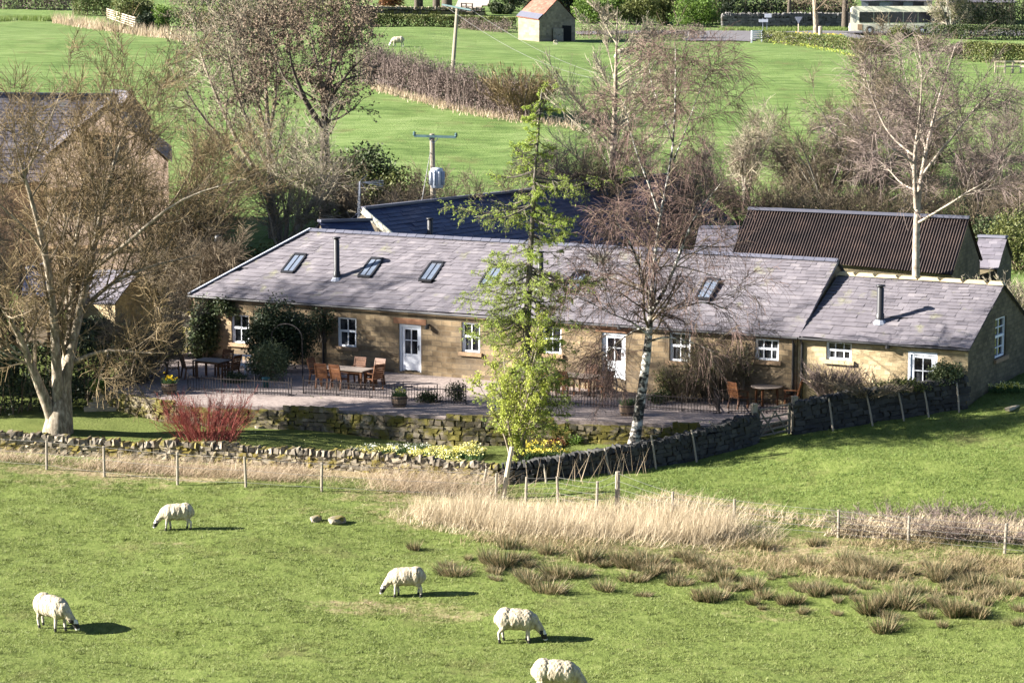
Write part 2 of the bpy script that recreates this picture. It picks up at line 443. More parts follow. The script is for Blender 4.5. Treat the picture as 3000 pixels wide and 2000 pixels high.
def inpoly(x, y, poly):
    x = np.asarray(x); y = np.asarray(y); c = np.zeros(x.shape, bool); n = len(poly)
    for i in range(n):
        x0, y0 = poly[i]; x1, y1 = poly[(i + 1) % n]
        if y0 == y1: continue
        c ^= ((y0 > y) != (y1 > y)) & (x < (x1 - x0) * (y - y0) / (y1 - y0) + x0)
    return c
def sheet(name, poly, step, zf, mat, off):
    """a sheet over the ground inside a polygon of places, cut to its outline"""
    import bmesh
    xs = [p[0] for p in poly]; yy = [p[1] for p in poly]
    gx = np.arange(min(xs) - step, max(xs) + step, step); gy = np.arange(min(yy) - step, max(yy) + step, step)
    A, B = np.meshgrid(gx, gy, indexing='ij')
    Vv = np.stack([A, B, zf(A, B) + off], -1).reshape(-1, 3)
    m = len(gy)
    cx = A[:-1, :-1] + step / 2; cy = B[:-1, :-1] + step / 2
    k = inpoly(cx, cy, poly)
    i0 = (np.arange(len(gx) - 1)[:, None] * m + np.arange(m - 1)[None, :])[k]
    Ff = np.stack([i0, i0 + m, i0 + m + 1, i0 + 1], 1)
    used = np.unique(Ff); re = np.full(len(Vv), -1); re[used] = np.arange(len(used))
    return link(name, np_mesh(name, Vv[used], re[Ff], mat, True))

# lawn between the field wall and the retaining wall
m_lawn, nt, b = new_mat('lawn_grass')
pos = coords(nt, 'World')
n2 = noise(nt, pos, 1.1, 7, .7); n3 = noise(nt, pos, 9, 5, .7)
c = ramp(nt, mixf(nt, n2, n3, .5), [(.065, .085, .020), (.108, .132, .034), (.150, .168, .052)], .33, .68)
nt.links.new(c, b.inputs['Base Color']); b.inputs['Roughness'].default_value = .95; b.inputs['Specular IOR Level'].default_value = .1
set_bump(nt, b, n3, .8, .06)
LAWN = [(GY(-300, 88.6).xy), (GY(0, 88.4).xy), (GY(700, 87.2).xy), (GY(1430, 85.3).xy), (GY(2050, 87.6).xy), (GY(2225, 88.6).xy), (GY(2150, 91.2).xy), (GY(1700, 92.6).xy), (GY(1350, 93.6).xy), (GY(900, 95.4).xy), (GY(400, 98).xy), (GY(250, 100).xy), (GY(380, 104).xy), (GY(300, 109).xy), (GY(-300, 108).xy)]
lawn = tag(sheet('lawn', [tuple(p) for p in LAWN], .3, H, m_lawn, .03), 'mown garden lawn below the terrace', 'lawn', kind='structure')

# terrace of pinkish gravel in front of the cottages
m_gravel = M('pink_gravel', [(.16, .125, .115), (.25, .205, .185), (.34, .28, .25)], 9, .95, .5, coord='World', bscale=30)
TER = [PZ(300, 1150), PZ(480, 1178), PZ(640, 1186), PZ(760, 1190), PZ(1100, 1206), PZ(1350, 1222), PZ(1700, 1232), PZ(2050, 1246), PZ(2200, 1252), PZ(2330, 1225), PZ(2480, 1180), PZ(2840, 1080), PZ(1800, 1060), PZ(1200, 1060), PZ(560, 1030), PZ(420, 1060), PZ(330, 1100)]
mb = MB()
nT = len(TER)
for p in TER: mb.v.append((p.x, p.y, PATIO_Z))
for p in TER: mb.v.append((p.x, p.y, PATIO_Z - 1.2))
mb.f.append(tuple(range(nT))); mb.mi.append(0)
for i in range(nT):
    j = (i + 1) % nT; mb.f.append((i, i + nT, j + nT, j)); mb.mi.append(0)
terrace = tag(mb.obj('terrace', m_gravel), 'pink gravel terrace in front of the cottages', 'terrace', kind='structure')

# ------------------------------------------------------------------ grass blades
def blade_mesh(rng, p, hgt, wid, lean, spread=.5):
    n = len(p); a = rng.uniform(0, 2 * math.pi, n)
    hgt = hgt * rng.uniform(.5, 1.2, n); wid = wid * rng.uniform(.6, 1.3, n)
    d = np.stack([np.cos(a), np.sin(a), np.zeros(n)], 1) * (wid / 2)[:, None]
    tip = p + np.stack([(lean[0] + rng.normal(0, spread, n)) * hgt, (lean[1] + rng.normal(0, spread, n)) * hgt, hgt], 1)
    Vv = np.concatenate([p - d, p + d, tip], 1).reshape(-1, 3)
    return Vv, np.arange(3 * n).reshape(-1, 3)
def scatter_Y(rng, n, y0, y1, px0=-60, px1=3060):
    y = np.sqrt(rng.uniform(y0 ** 2, y1 ** 2, n)); px = rng.uniform(px0, px1, n)
    return (px - 1500) / FPX * y, y
rng = np.random.default_rng(5)
WALLD = lambda x: np.interp(x, [-40, -20, -.5, 3, 8, 11, 17, 17.3, 40], [88, 87.6, 84, 84.8, 87.4, 89, 90.3, 100, 100])
x, y = scatter_Y(rng, 420000, 61, 98)
clump = np.sin(x * 1.7 + 2 * np.sin(y * 1.1)) + np.sin(y * 2.3 + 1.5 * np.sin(x * .9)) + rng.normal(0, .8, len(x))
k = (y < WALLD(x) - .4) & (clump > -.6)
x, y = x[k], y[k]
lush = (y > 79.5) & (x > 1)
hh = np.where(lush, .075, .045) * (1 + .5 * (rng.random(len(x)) > .93))
tx, ty = scatter_Y(rng, 2600, 61, 84)
ti = rng.integers(0, len(tx), 36000)
tx2 = tx[ti] + rng.normal(0, .09, len(ti)); ty2 = ty[ti] + rng.normal(0, .06, len(ti))
x = np.concatenate([x, tx2]); y = np.concatenate([y, ty2]); hh = np.concatenate([hh, np.full(len(ti), .10)]); lush = np.concatenate([lush, (ty2 > 79.5) & (tx2 > 1)])
p = np.stack([x, y, H(x, y)], 1)
for nm, kk, mt, lab in (('grazed_turf', ~lush, m_turf, 'short grazed turf of the foreground pasture'), ('rough_turf', lush, m_turf_d, 'longer grass of the shaded paddock right of the dark wall')):
    Vv, Ff = blade_mesh(rng, p[kk], hh[kk], .021, (.15, 0), .8)
    tag(link(nm, np_mesh(nm, Vv, Ff, mt)), lab, 'grass', kind='stuff')

# tall pale reed bed and the dead grass along the wall and fences
def zone(rng, n, poly_px):
    """random places of the ground inside a polygon given by (column, distance)"""
    pl = [((q - 1500) / FPX * Y, Y) for q, Y in poly_px]
    xs = [a for a, _ in pl]; yy = [b for _, b in pl]
    x = rng.uniform(min(xs), max(xs), n * 3); y = rng.uniform(min(yy), max(yy), n * 3)
    k = inpoly(x, y, pl); x, y = x[k][:n], y[k][:n]
    return np.stack([x, y, H(x, y)], 1)
p1 = zone(rng, 17000, [(1190, 79.6), (1400, 80.6), (1650, 80.0), (1950, 78.9), (2160, 77.9), (2200, 76.9), (2060, 76.0), (1800, 76.3), (1500, 77.1), (1230, 78.4)])
q_ = np.sin(p1[:, 0] * .9 + np.sin(p1[:, 1] * 1.3)) + np.sin(p1[:, 0] * 2.1 + p1[:, 1]) * .6 + rng.normal(0, .9, len(p1)); p1 = p1[q_ > -1.5]
Vv, Ff = blade_mesh(rng, p1, .66 + .16 * np.sin(p1[:, 0] * .8 + p1[:, 1] * .6) + rng.normal(0, .12, len(p1)), .016, (.12, 0), .33)
pe = zone(rng, 6500, [(1120, 79.4), (1380, 81.3), (1680, 80.8), (2000, 79.7), (2260, 78.4), (2330, 76.8), (2100, 75.3), (1780, 75.6), (1450, 76.4), (1160, 78.2)])
Ve, Fe = blade_mesh(rng, pe, rng.uniform(.2, .6, len(pe)), .016, (.25, 0), .6)
Ff = np.concatenate([Ff, Fe + len(Vv)]); Vv = np.concatenate([Vv, Ve])
p2 = zone(rng, 3000, [(2420, 76.9), (2560, 78.2), (3080, 77.3), (3080, 75.6), (2600, 76.2)])
V2, F2 = blade_mesh(rng, p2, np.full(len(p2), .45), .03, (.3, 0), .5)
tag(link('reed_bed', np_mesh('reed_bed', np.concatenate([Vv, V2]), np.concatenate([Ff, F2 + len(Vv)]), m_reed)), 'tall pale dead reeds in the wet hollow by the fence', 'reeds', kind='stuff')
p1 = zone(rng, 12500, [(-60, 87.4), (500, 86.4), (1000, 85.2), (1400, 84.0), (1640, 83.0), (1500, 81.8), (1150, 82.6), (700, 84.0), (300, 85.2), (-60, 86.2)])
dens = np.sin(p1[:, 0] * 1.3) + np.sin(p1[:, 0] * .47 + 1) + rng.normal(0, .8, len(p1))
p1 = p1[dens > -.7]
tall = np.where((p1[:, 0] > -5) & (p1[:, 0] < -.6), .8, .45)
k_ = (p1[:, 0] < -.6) | (rng.random(len(p1)) < .07); p1 = p1[k_]; tall = tall[k_]
Vv, Ff = blade_mesh(rng, p1, tall * rng.uniform(.5, 1.1, len(p1)), .017, (.4, -.15), .95)
p2 = zone(rng, 45, [(1540, 83.7), (1700, 84.6), (1930, 85.6), (1900, 84.6), (1640, 83.0)])
V2, F2 = blade_mesh(rng, p2, np.full(len(p2), 1.2), .022, (.1, 0), .25)
p3 = zone(rng, 900, [(1800, 80.6), (2450, 77.6), (2450, 78.6), (1950, 82.0)])
V3, F3 = blade_mesh(rng, p3, np.full(len(p3), .4), .024, (.4, 0), .7)
tag(link('dead_grass', np_mesh('dead_grass', np.concatenate([Vv, V2, V3]), np.concatenate([Ff, F2 + len(Vv), F3 + len(Vv) + len(V2)]), m_straw)), 'tangled dead straw coloured grass along the foot of the wall and fence', 'dead grass', kind='stuff')
p1 = zone(rng, 24000, [(1200, 76.0), (1500, 77.2), (2200, 76.4), (3080, 75.6), (3080, 69.0), (2500, 71.0), (1900, 73.2), (1400, 74.4)])
dens = np.sin(p1[:, 0] * 1.1 + p1[:, 1]) + np.sin(p1[:, 1] * 1.9 + 1 + np.sin(p1[:, 0] * .7)) + rng.normal(0, .7, len(p1))
p1 = p1[dens > .5]
Vv, Ff = blade_mesh(rng, p1, np.full(len(p1), .24), .022, (.3, 0), .7)
tag(link('tawny_grass', np_mesh('tawny_grass', Vv, Ff, m_rush_b)), 'tawny rough grass between the rush clumps', 'rough grass', kind='stuff')

# rush clumps: four built, the rest copied
def rush(seed, label, R=.42, hgt=.5, n=330):
    r = np.random.default_rng(seed)
    a = r.uniform(0, 2 * math.pi, n); q = R * np.sqrt(r.random(n)) * .6
    base = np.stack([np.cos(a) * q, np.sin(a) * q * .8, np.full(n, -.03)], 1)
    V1, F1 = [], []
    t = thing('rush_clump', label, 'rush clump', (0, 0, 0), 0, 'rush clumps in the wet field')
    for nm, mt, k in (('green_stems', m_rush_g, r.random(n) < .45), ('brown_stems', m_rush_b, None)):
        if k is None: k = ~k0
        k0 = k
        b = base[k]; m = len(b)
        dirv = b[:, :2] / max(R, .01)
        hg = hgt * r.uniform(.5, 1.15, m); w = .017
        aa = r.uniform(0, 2 * math.pi, m)
        d = np.stack([np.cos(aa), np.sin(aa), 0 * aa], 1) * w / 2
        tip = b + np.stack([dirv[:, 0] * hg * 1.1 + r.normal(0, .16, m) * hg + .1 * hg, dirv[:, 1] * hg * 1.1 + r.normal(0, .16, m) * hg, hg], 1)
        Vv = np.concatenate([b - d, b + d, tip], 1).reshape(-1, 3)
        link(nm, np_mesh(nm, Vv, np.arange(3 * m).reshape(-1, 3), mt), t)
    return t
R_LAB = ['spiky brown and green rush clump in the rough wet part of the pasture', 'small tight rush clump in the rough wet part of the pasture', 'broad flattened rush clump in the rough wet part of the pasture', 'upright dark rush clump in the rough wet part of the pasture']
protos = [rush(11, R_LAB[0]), rush(12, R_LAB[1], .3, .36, 240), rush(13, R_LAB[2], .55, .42, 420), rush(14, R_LAB[3], .36, .55, 360)]
spots = [(1215, 1610), (1300, 1660), (1340, 1685), (1375, 1640), (1490, 1605), (1520, 1640), (1610, 1625), (1450, 1700), (1540, 1690), (1600, 1700), (1660, 1740), (1620, 1735), (1560, 1710), (1690, 1690), (1770, 1730), (1870, 1700), (1880, 1745), (1870, 1670), (1970, 1700), (2050, 1755), (2090, 1755), (2110, 1665), (2040, 1660), (2200, 1770), (2240, 1785), (2300, 1770), (2270, 1690), (2240, 1605), (2390, 1595), (2400, 1740), (2480, 1740), (2500, 1755), (2490, 1660), (2580, 1680), (2600, 1810), (2540, 1790), (2680, 1680), (2690, 1780), (2740, 1765), (2720, 1810), (2820, 1650), (2840, 1690), (2850, 1800), (2860, 1755), (2900, 1770), (2970, 1690), (2980, 1790), (2990, 1830), (2790, 1800), (2650, 1740), (2460, 1800), (2350, 1795), (1760, 1660), (2130, 1720), (2350, 1720), (1550, 1660), (2600, 1850), (2760, 1835), (1430, 1650), (2020, 1645), (2330, 1640)]
rr = random.Random(3)
for _ in range(90):
    f_ = rr.random() ** .8; px = 1400 + 1600 * f_; spots.append((px, rr.uniform(1600 + 60 * f_, 1690 + 130 * f_)))
for i, (px, py) in enumerate(spots):
    g = G(px + rr.uniform(-12, 12), py)
    o = protos[i] if i < 4 else dup(protos[rr.choice([0, 0, 1, 2, 3])], (0, 0, 0))
    o.location = g; o.rotation_euler.z = rr.uniform(0, 6.28); s = rr.choice([.45, .55, .65, .75, .85, 1.0, 1.15]) * rr.uniform(.9, 1.1); o.scale = (s * rr.uniform(.9, 1.5), s, s * rr.uniform(.6, 1.0))

# ------------------------------------------------------------------ dry stone walls
def drystone(name, label, path, hgt, thick, mat, capmat=None, sl=.30, sh=.15, seed=1, cap=True, sink=.1, cat='stone wall', sides=(-1, 1), cap_h=.24):
    r = random.Random(seed)
    pts = [Vector(p) for p in path]
    mb = MB(); core = MB(); cp = MB()
    segs = []; tot = 0
    for i in range(len(pts) - 1):
        d = pts[i + 1] - pts[i]; L = Vector((d.x, d.y)).length; segs.append((tot, L, pts[i], d)); tot += L
    def at(t):
        for s0, L, p, d in segs:
            if t <= s0 + L + 1e-6: break
        f = max(0, min(1, (t - s0) / L)); q = p + d * f
        return q, math.atan2(d.y, d.x), d.z / L
    hf = hgt if callable(hgt) else (lambda t: hgt)
    # dark core so that the joints stay dark
    n = max(2, int(tot / .8))
    for i in range(n):
        a, ang, _ = at(tot * i / n); b, _, _ = at(tot * (i + 1) / n)
        hh = hf(tot * (i + .5) / n)
        c = (a + b) / 2; Lh = Vector((b.x - a.x, b.y - a.y)).length
        core.box((c.x, c.y, c.z + hh / 2 - sink), (Lh + .05, thick * .72, hh), ang)
    z = -sink
    hmax = max(hf(tot * i / 20) for i in range(21))
    while z < hmax - .02:
        ch = sh * r.uniform(.7, 1.4)
        for sd in sides:
            t = r.uniform(-.1, .05)
            while t < tot:
                w = sl * r.uniform(.45, 1.5)
                q, ang, sp = at(min(tot, t + w / 2))
                hh = hf(min(tot, t + w / 2))
                if z + ch * .6 < hh - .02:
                    nx, ny = -math.sin(ang), math.cos(ang)
                    bat = thick * .5 - .06 * z + r.uniform(-.03, .03)
                    mb.box((q.x + nx * sd * (bat - .09), q.y + ny * sd * (bat - .09), q.z + z + ch / 2), (w * .95, .2, ch * r.uniform(.85, 1.0)), ang + r.uniform(-.05, .05), 0, r.uniform(-.12, .12), -sp + r.uniform(-.10, .10), .15, r)
                t += w
        z += ch
    if cap:
        t = 0
        while t < tot:
            w = r.uniform(.10, .22)
            q, ang, sp = at(min(tot, t + w / 2)); hh = hf(min(tot, t + w / 2))
            ch = cap_h * r.uniform(.75, 1.2)
            cp.box((q.x, q.y, q.z + hh + ch / 2 - .05), (w * .93, thick * r.uniform(.85, 1.1), ch), ang + r.uniform(-.08, .08), 0, r.uniform(-.1, .1), -sp + r.uniform(-.28, .16), .14, r, .22)
            t += w
    root = thing(name, label, cat, pts[0])
    off = -pts[0]
    for nm, m_, mt in (('stonework', mb, mat), ('core', core, m_core), ('coping', cp, capmat or mat)):
        if m_.v:
            m_.v = [(a + off.x, b + off.y, c + off.z) for a, b, c in m_.v]
            o = m_.obj(nm, mt, root)
    return root

# field wall in front of the lawn
fw = [GY(q, Y, -.15) for q, Y in ((-120, 88.2), (130, 87.9), (420, 87.3), (700, 86.7), (1000, 85.9), (1250, 85.2), (1462, 84.5))]
drystone('field_wall', 'low mossy dry stone wall with upright coping stones between lawn and pasture', fw, lambda t: .70 + .05 * math.sin(t * .9) + .03 * math.sin(t * 2.7), .5, m_drystone, m_capstone, .24, .12, 2, cap_h=.2)
# dark wall climbing to the annexe, in two lengths with a gate between
dw = [GY(1470, 84.3, -.1), GY(1560, 84.3, -.1), GY(1760, 85.2, -.1), GY(1960, 86.3, -.1), GY(2120, 87.4, -.1), GY(2222, 88.2, -.1)]
drystone('paddock_wall', 'dark shaded dry stone wall from the wall corner to the gate', dw, lambda t: .64 + .04 * t, .5, m_drystone_shaded, m_drystone_shaded, .28, .15, 4, cap_h=.2)
ew = [GY(2335, 88.9, -.1), GY(2420, 89.2, -.1), GY(2560, 89.7, -.1), GY(2700, 90.1, -.1), GY(2840, 90.4, -.1)]
drystone('garden_wall', 'tall dark ivy topped dry stone wall from the gate to the annexe corner', ew, lambda t: 1.2, .5, m_drystone_shaded, m_drystone_shaded, .28, .15, 6, cap_h=.16)
# mossy retaining wall of the terrace
rw = [Vector((p.x, p.y - .12, 0)) for p in TER[0:8]]
for p in rw: p.z = h(p.x, p.y - .5) - .1
hmid = PATIO_Z - sum(p.z for p in rw) / len(rw)
for p in rw: p.z = PATIO_Z - hmid
drystone('retaining_wall', 'mossy rubble retaining wall holding up the gravel terrace', rw, lambda t: hmid + .06 + .07 * math.sin(t * .8) + .05 * math.sin(t * 2.1), .55, m_mossy, None, .30, .17, 8, cap=False, sides=(-1,), sink=.3)
# ------------------------------------------------------------------ branching plants
def nrm(v): return v / np.maximum(np.linalg.norm(v, axis=-1, keepdims=True), 1e-9)
def resample(pts, rad, S):
    pts = np.asarray(pts, float); rad = np.asarray(rad, float)
    s = np.concatenate([[0], np.cumsum(np.linalg.norm(np.diff(pts, axis=0), axis=1))])
    q = np.linspace(0, s[-1], S + 1)
    # smooth the path a little (Catmull-like averaging)
    P_ = np.stack([np.interp(q, s, pts[:, i]) for i in range(3)], 1)
    for _ in range(2): P_[1:-1] = .25 * P_[:-2] + .5 * P_[1:-1] + .25 * P_[2:]
    return P_, np.interp(q, s, rad)
def children(rng, P_, R_, n, t=(.25, 1), ang=.8, angv=.2, lf=.5, trop=(0, 0, .05), wob=.15, S=5, rr=.6, rmin=.006, per_len=False, absL=None, tip=.25, tap=.5, flat=None):
    B, S0 = P_.shape[0], P_.shape[1] - 1
    L = np.linalg.norm(np.diff(P_, axis=1), axis=2).sum(1)
    if per_len:
        cnt = np.maximum(1, rng.poisson(L * n)); idx = np.repeat(np.arange(B), cnt)
    else: idx = np.repeat(np.arange(B), n)
    m = len(idx)
    tt = rng.uniform(t[0], t[1], m)
    f = tt * S0; i = np.minimum(f.astype(int), S0 - 1); g = (f - i)[:, None]
    pos = P_[idx, i] * (1 - g) + P_[idx, i + 1] * g
    tan = nrm(P_[idx, i + 1] - P_[idx, i])
    prad = R_[idx, i] * (1 - g[:, 0]) + R_[idx, i + 1] * g[:, 0]
    r = rng.normal(size=(m, 3))
    if flat is not None: r[:, 2] *= flat
    perp = nrm(r - (r * tan).sum(1, keepdims=True) * tan)
    a = ang + angv * rng.normal(size=m)
    d = np.cos(a)[:, None] * tan + np.sin(a)[:, None] * perp
    ln = (absL if absL is not None else L[idx] * lf) * (1 - tap * (tt - t[0]) / max(1e-6, t[1] - t[0])) * rng.uniform(.55, 1.25, m)
    pts = [pos]; trop = np.asarray(trop)
    for s in range(S):
        d = nrm(d + trop * (1 + s * .35) + wob * rng.normal(size=(m, 3)))
        pos = pos + d * (ln / S)[:, None]; pts.append(pos)
    Pn = np.stack(pts, 1)
    r0 = np.maximum(np.minimum(prad * rr, ln * .02 + .004), rmin)
    Rn = r0[:, None] * np.linspace(1, tip, S + 1)[None, :]
    return Pn, np.maximum(Rn, rmin * .6)
def tubes(P_, R_, sides):
    B, S1 = P_.shape[:2]
    T = np.empty_like(P_); T[:, 1:-1] = P_[:, 2:] - P_[:, :-2]; T[:, 0] = P_[:, 1] - P_[:, 0]; T[:, -1] = P_[:, -1] - P_[:, -2]
    T = nrm(T)
    ref = np.where(np.abs(T[..., 2:3]) < .9, np.array([0, 0, 1.]), np.array([1., 0, 0]))
    X = nrm(np.cross(T, ref)); Y = np.cross(X, T)
    a = np.arange(sides) * 2 * math.pi / sides
    V = P_[:, :, None, :] + R_[:, :, None, None] * (np.cos(a)[None, None, :, None] * X[:, :, None, :] + np.sin(a)[None, None, :, None] * Y[:, :, None, :])
    V = V.reshape(-1, 3)
    b = (np.arange(B) * S1 * sides)[:, None, None]; s = (np.arange(S1 - 1) * sides)[None, :, None]; k = np.arange(sides)[None, None, :]; k1 = (k + 1) % sides
    F = np.stack([b + s + k, b + s + k1, b + s + sides + k1, b + s + sides + k], -1).reshape(-1, 4)
    return V, F
def join(parts):
    Vs, Fs, o = [], [], 0
    for V, F in parts:
        Vs.append(V); Fs.append(F + o); o += len(V)
    return np.concatenate(Vs), np.concatenate(Fs)
def leaf_cards(rng, C, size, asp=.55, tilt=1.0):
    n = len(C)
    a = nrm(rng.normal(size=(n, 3)) * np.array([1, 1, tilt])); r = rng.normal(size=(n, 3)); b = nrm(np.cross(a, r))
    s = (size * rng.uniform(.6, 1.35, n))[:, None]
    V = np.stack([C - a * s * .5, C + b * s * asp * .5, C + a * s * .5, C - b * s * asp * .5], 1).reshape(-1, 3)
    return V, np.arange(4 * n).reshape(-1, 4)
def on_branches(rng, P_, n, jit, t0=0.):
    B, S1 = P_.shape[:2]
    i = rng.integers(0, B, n); f = rng.uniform(t0, 1, n) * (S1 - 1); k = np.minimum(f.astype(int), S1 - 2); g = (f - k)[:, None]
    return P_[i, k] * (1 - g) + P_[i, k + 1] * g + rng.normal(0, jit, (n, 3))
def stems_px(base, paths, Y, S=9, rng=None):
    """limbs given as pixel paths [(px,py,dY,r)...] -> local coordinates around the base"""
    Ps, Rs = [], []
    for path in paths:
        pts = [np.array(P(a, b, Y + d) - base) for a, b, d, r in path]
        p, r = resample(pts, [q[3] for q in path], S)
        Ps.append(p); Rs.append(r)
    return np.stack(Ps), np.stack(Rs)
def tree_obj(name, label, cat, base, trunk, crown, mt_trunk, mt_crown, leaves=None, mt_leaf=None, group=None, extra=None):
    t = thing(name, label, cat, base, 0, group)
    link('trunk', np_mesh('trunk', *join([tubes(p, r, s) for p, r, s in trunk]), mt_trunk, True), t)
    if crown: link('crown', np_mesh('crown', *join([tubes(p, r, s) for p, r, s in crown]), mt_crown, False), t)
    if extra: link('twigs', np_mesh('twigs', *join([tubes(p, r, s) for p, r, s in extra[0]]), extra[1], False), t)
    if leaves is not None: link('leaves', np_mesh('leaves', *leaves, mt_leaf, False), t)
    return t
def generic(seed, height, spread=.5, r0=.16, nst=1, n1=12, n2=7, n3=8, ang1=.7, trop1=.06, trop3=.02, lean=(0, 0), lf1=.45, lf2=.5, lf3=.45, tr=.012, t1=.3, wob=.12):
    """a whole bare tree: trunk(s), limbs, branches, twigs"""
    rng = np.random.default_rng(seed)
    Ps, Rs = [], []
    for k in range(nst):
        a = rng.uniform(0, 6.28); sp_ = spread * (0 if nst == 1 else 1)
        hh = height * (1 if k == 0 else rng.uniform(.7, .98))
        top = np.array([lean[0] * hh + math.cos(a) * sp_ * hh * .5, lean[1] * hh + math.sin(a) * sp_ * hh * .5, hh])
        mid = top * np.array([.35, .35, .5]) + rng.normal(0, .02 * hh, 3) * np.array([1, 1, 0])
        p, r = resample([[0, 0, -.3], mid * np.array([.3, .3, .5]), mid, top * np.array([.7, .7, .78]), top], [r0 * 1.25, r0, r0 * .65, r0 * .35, r0 * .08], 10)
        Ps.append(p); Rs.append(r)
    P0, R0 = np.stack(Ps), np.stack(Rs)
    P1, R1 = children(rng, P0, R0, n1, (t1, .97), ang1, .25, lf1, (0, 0, trop1), wob, 7, .5, .014, tap=.35)
    P2, R2 = children(rng, P1, R1, n2 + 3, (.1, 1), .8, .25, lf2 * 1.1, (0, 0, trop1), wob * 1.2, 4, .6, .011, tap=.3)
    P3, R3 = children(rng, P2, R2, n3 * 2, (.05, 1), .8, .3, None, absL=.07 * height + .35, tap=.2, trop=(0, 0, trop3), wob=wob * 1.4, S=3, rr=.6, rmin=tr * .85, tip=.5)
    return rng, (P0, R0), (P1, R1), (P2, R2), (P3, R3)

# ---- big pale many-stemmed tree on the left lawn
B = GY(165, 91.5); B.z = h(B.x, B.y) - .1
Yt = 91.5
paths = [
 [(168, 1272, 0, .62), (170, 1240, 0, .50), (176, 1190, 0, .44), (182, 1130, 0, .30), (190, 1090, .3, .22), (208, 1000, .5, .16), (212, 880, .8, .13), (214, 760, 1.2, .10), (232, 640, 1.6, .07), (250, 520, 2, .03)],
 [(160, 1240, 0, .30), (143, 1192, -.2, .22), (97, 1090, -.5, .17), (71, 1008, -.9, .13), (30, 930, -1.4, .09), (-30, 850, -2, .04)],
 [(172, 1190, 0, .26), (163, 1090, -.2, .20), (165, 996, -.3, .17), (148, 824, -.5, .14), (134, 709, -.8, .11), (86, 585, -1., .08), (72, 513, -1.2, .06), (50, 430, -1.6, .03), (20, 340, -2, .015)],
 [(178, 1195, 0, .26), (200, 1050, .2, .19), (225, 944, .3, .17), (263, 786, .6, .14), (277, 705, .8, .12), (306, 585, 1, .09), (335, 456, 1.2, .06), (364, 380, 1.4, .04), (400, 270, 1.6, .015)],
 [(258, 800, .6, .10), (268, 790, .6, .10), (320, 750, 0, .085), (373, 719, -.4, .075), (431, 657, -.8, .06), (526, 580, -1.3, .045), (598, 556, -1.6, .03), (720, 525, -2, .012)],
 [(214, 1062, .3, .10), (286, 1028, -.2, .07), (340, 1023, -.6, .05), (410, 1035, -1, .035), (480, 1033, -1.4, .015)],
 [(72, 513, -1.2, .055), (110, 441, -1.4, .045), (163, 312, -1.8, .02), (185, 250, -2, .01)],
 [(277, 705, .8, .085), (283, 600, 1.4, .06), (292, 520, 1.9, .04), (270, 400, 2.4, .015)],
 [(228, 930, .4, .11), (290, 850, 1.2, .08), (380, 800, 2, .06), (470, 770, 2.6, .04), (590, 745, 3.4, .015)],
 [(206, 1000, .4, .09), (190, 800, 1.2, .07), (186, 640, 2, .05), (200, 480, 2.6, .03), (215, 330, 3, .012)],
 [(140, 760, -.6, .07), (100, 690, -1.2, .05), (40, 640, -2, .035), (-40, 560, -2.8, .014)],
]
P0, R0 = stems_px(B, paths, Yt)
rng = np.random.default_rng(21)
P1, R1 = children(rng, P0, R0, 1.9, (.28, 1), .75, .25, .24, (0, 0, .07), .12, 6, .45, .016, per_len=True, absL=3.4, tap=.2)
def shows(P_, b):
    q = P_[:, -1] + np.array(b); return 1500 + FPX * q[:, 0] / q[:, 1], 1000 + FPX * np.tan(np.arctan2(CAMZ - q[:, 2], q[:, 1]) - PITCH)
qx, qy = shows(P1, B); k_ = ~((qx > 505) & (qy > 760)); P1, R1 = P1[k_], R1[k_]
P2, R2 = children(rng, P1, R1, 2.8, (.1, 1), .8, .25, .55, (0, 0, .05), .15, 5, .6, .012, per_len=True, absL=1.5, tap=.3)
qx, qy = shows(P2, B); k_ = ~((qx > 525) & (qy > 780)); P2, R2 = P2[k_], R2[k_]
P3, R3 = children(rng, P2, R2, 10.5, (.05, 1), .75, .3, .60, (0, 0, .05), .2, 3, .6, .0085, tip=.5, per_len=True, absL=.85, tap=.3)
tree_obj('garden_tree', 'big bare tree with several pale stems and fine golden twigs on the left lawn', 'tree', B, [(P0, R0, 9)], [(P1, R1, 5), (P2, R2, 3)], m_bark_pale, m_tw_brown, extra=([(P3, R3, 3)], m_tw_gold))

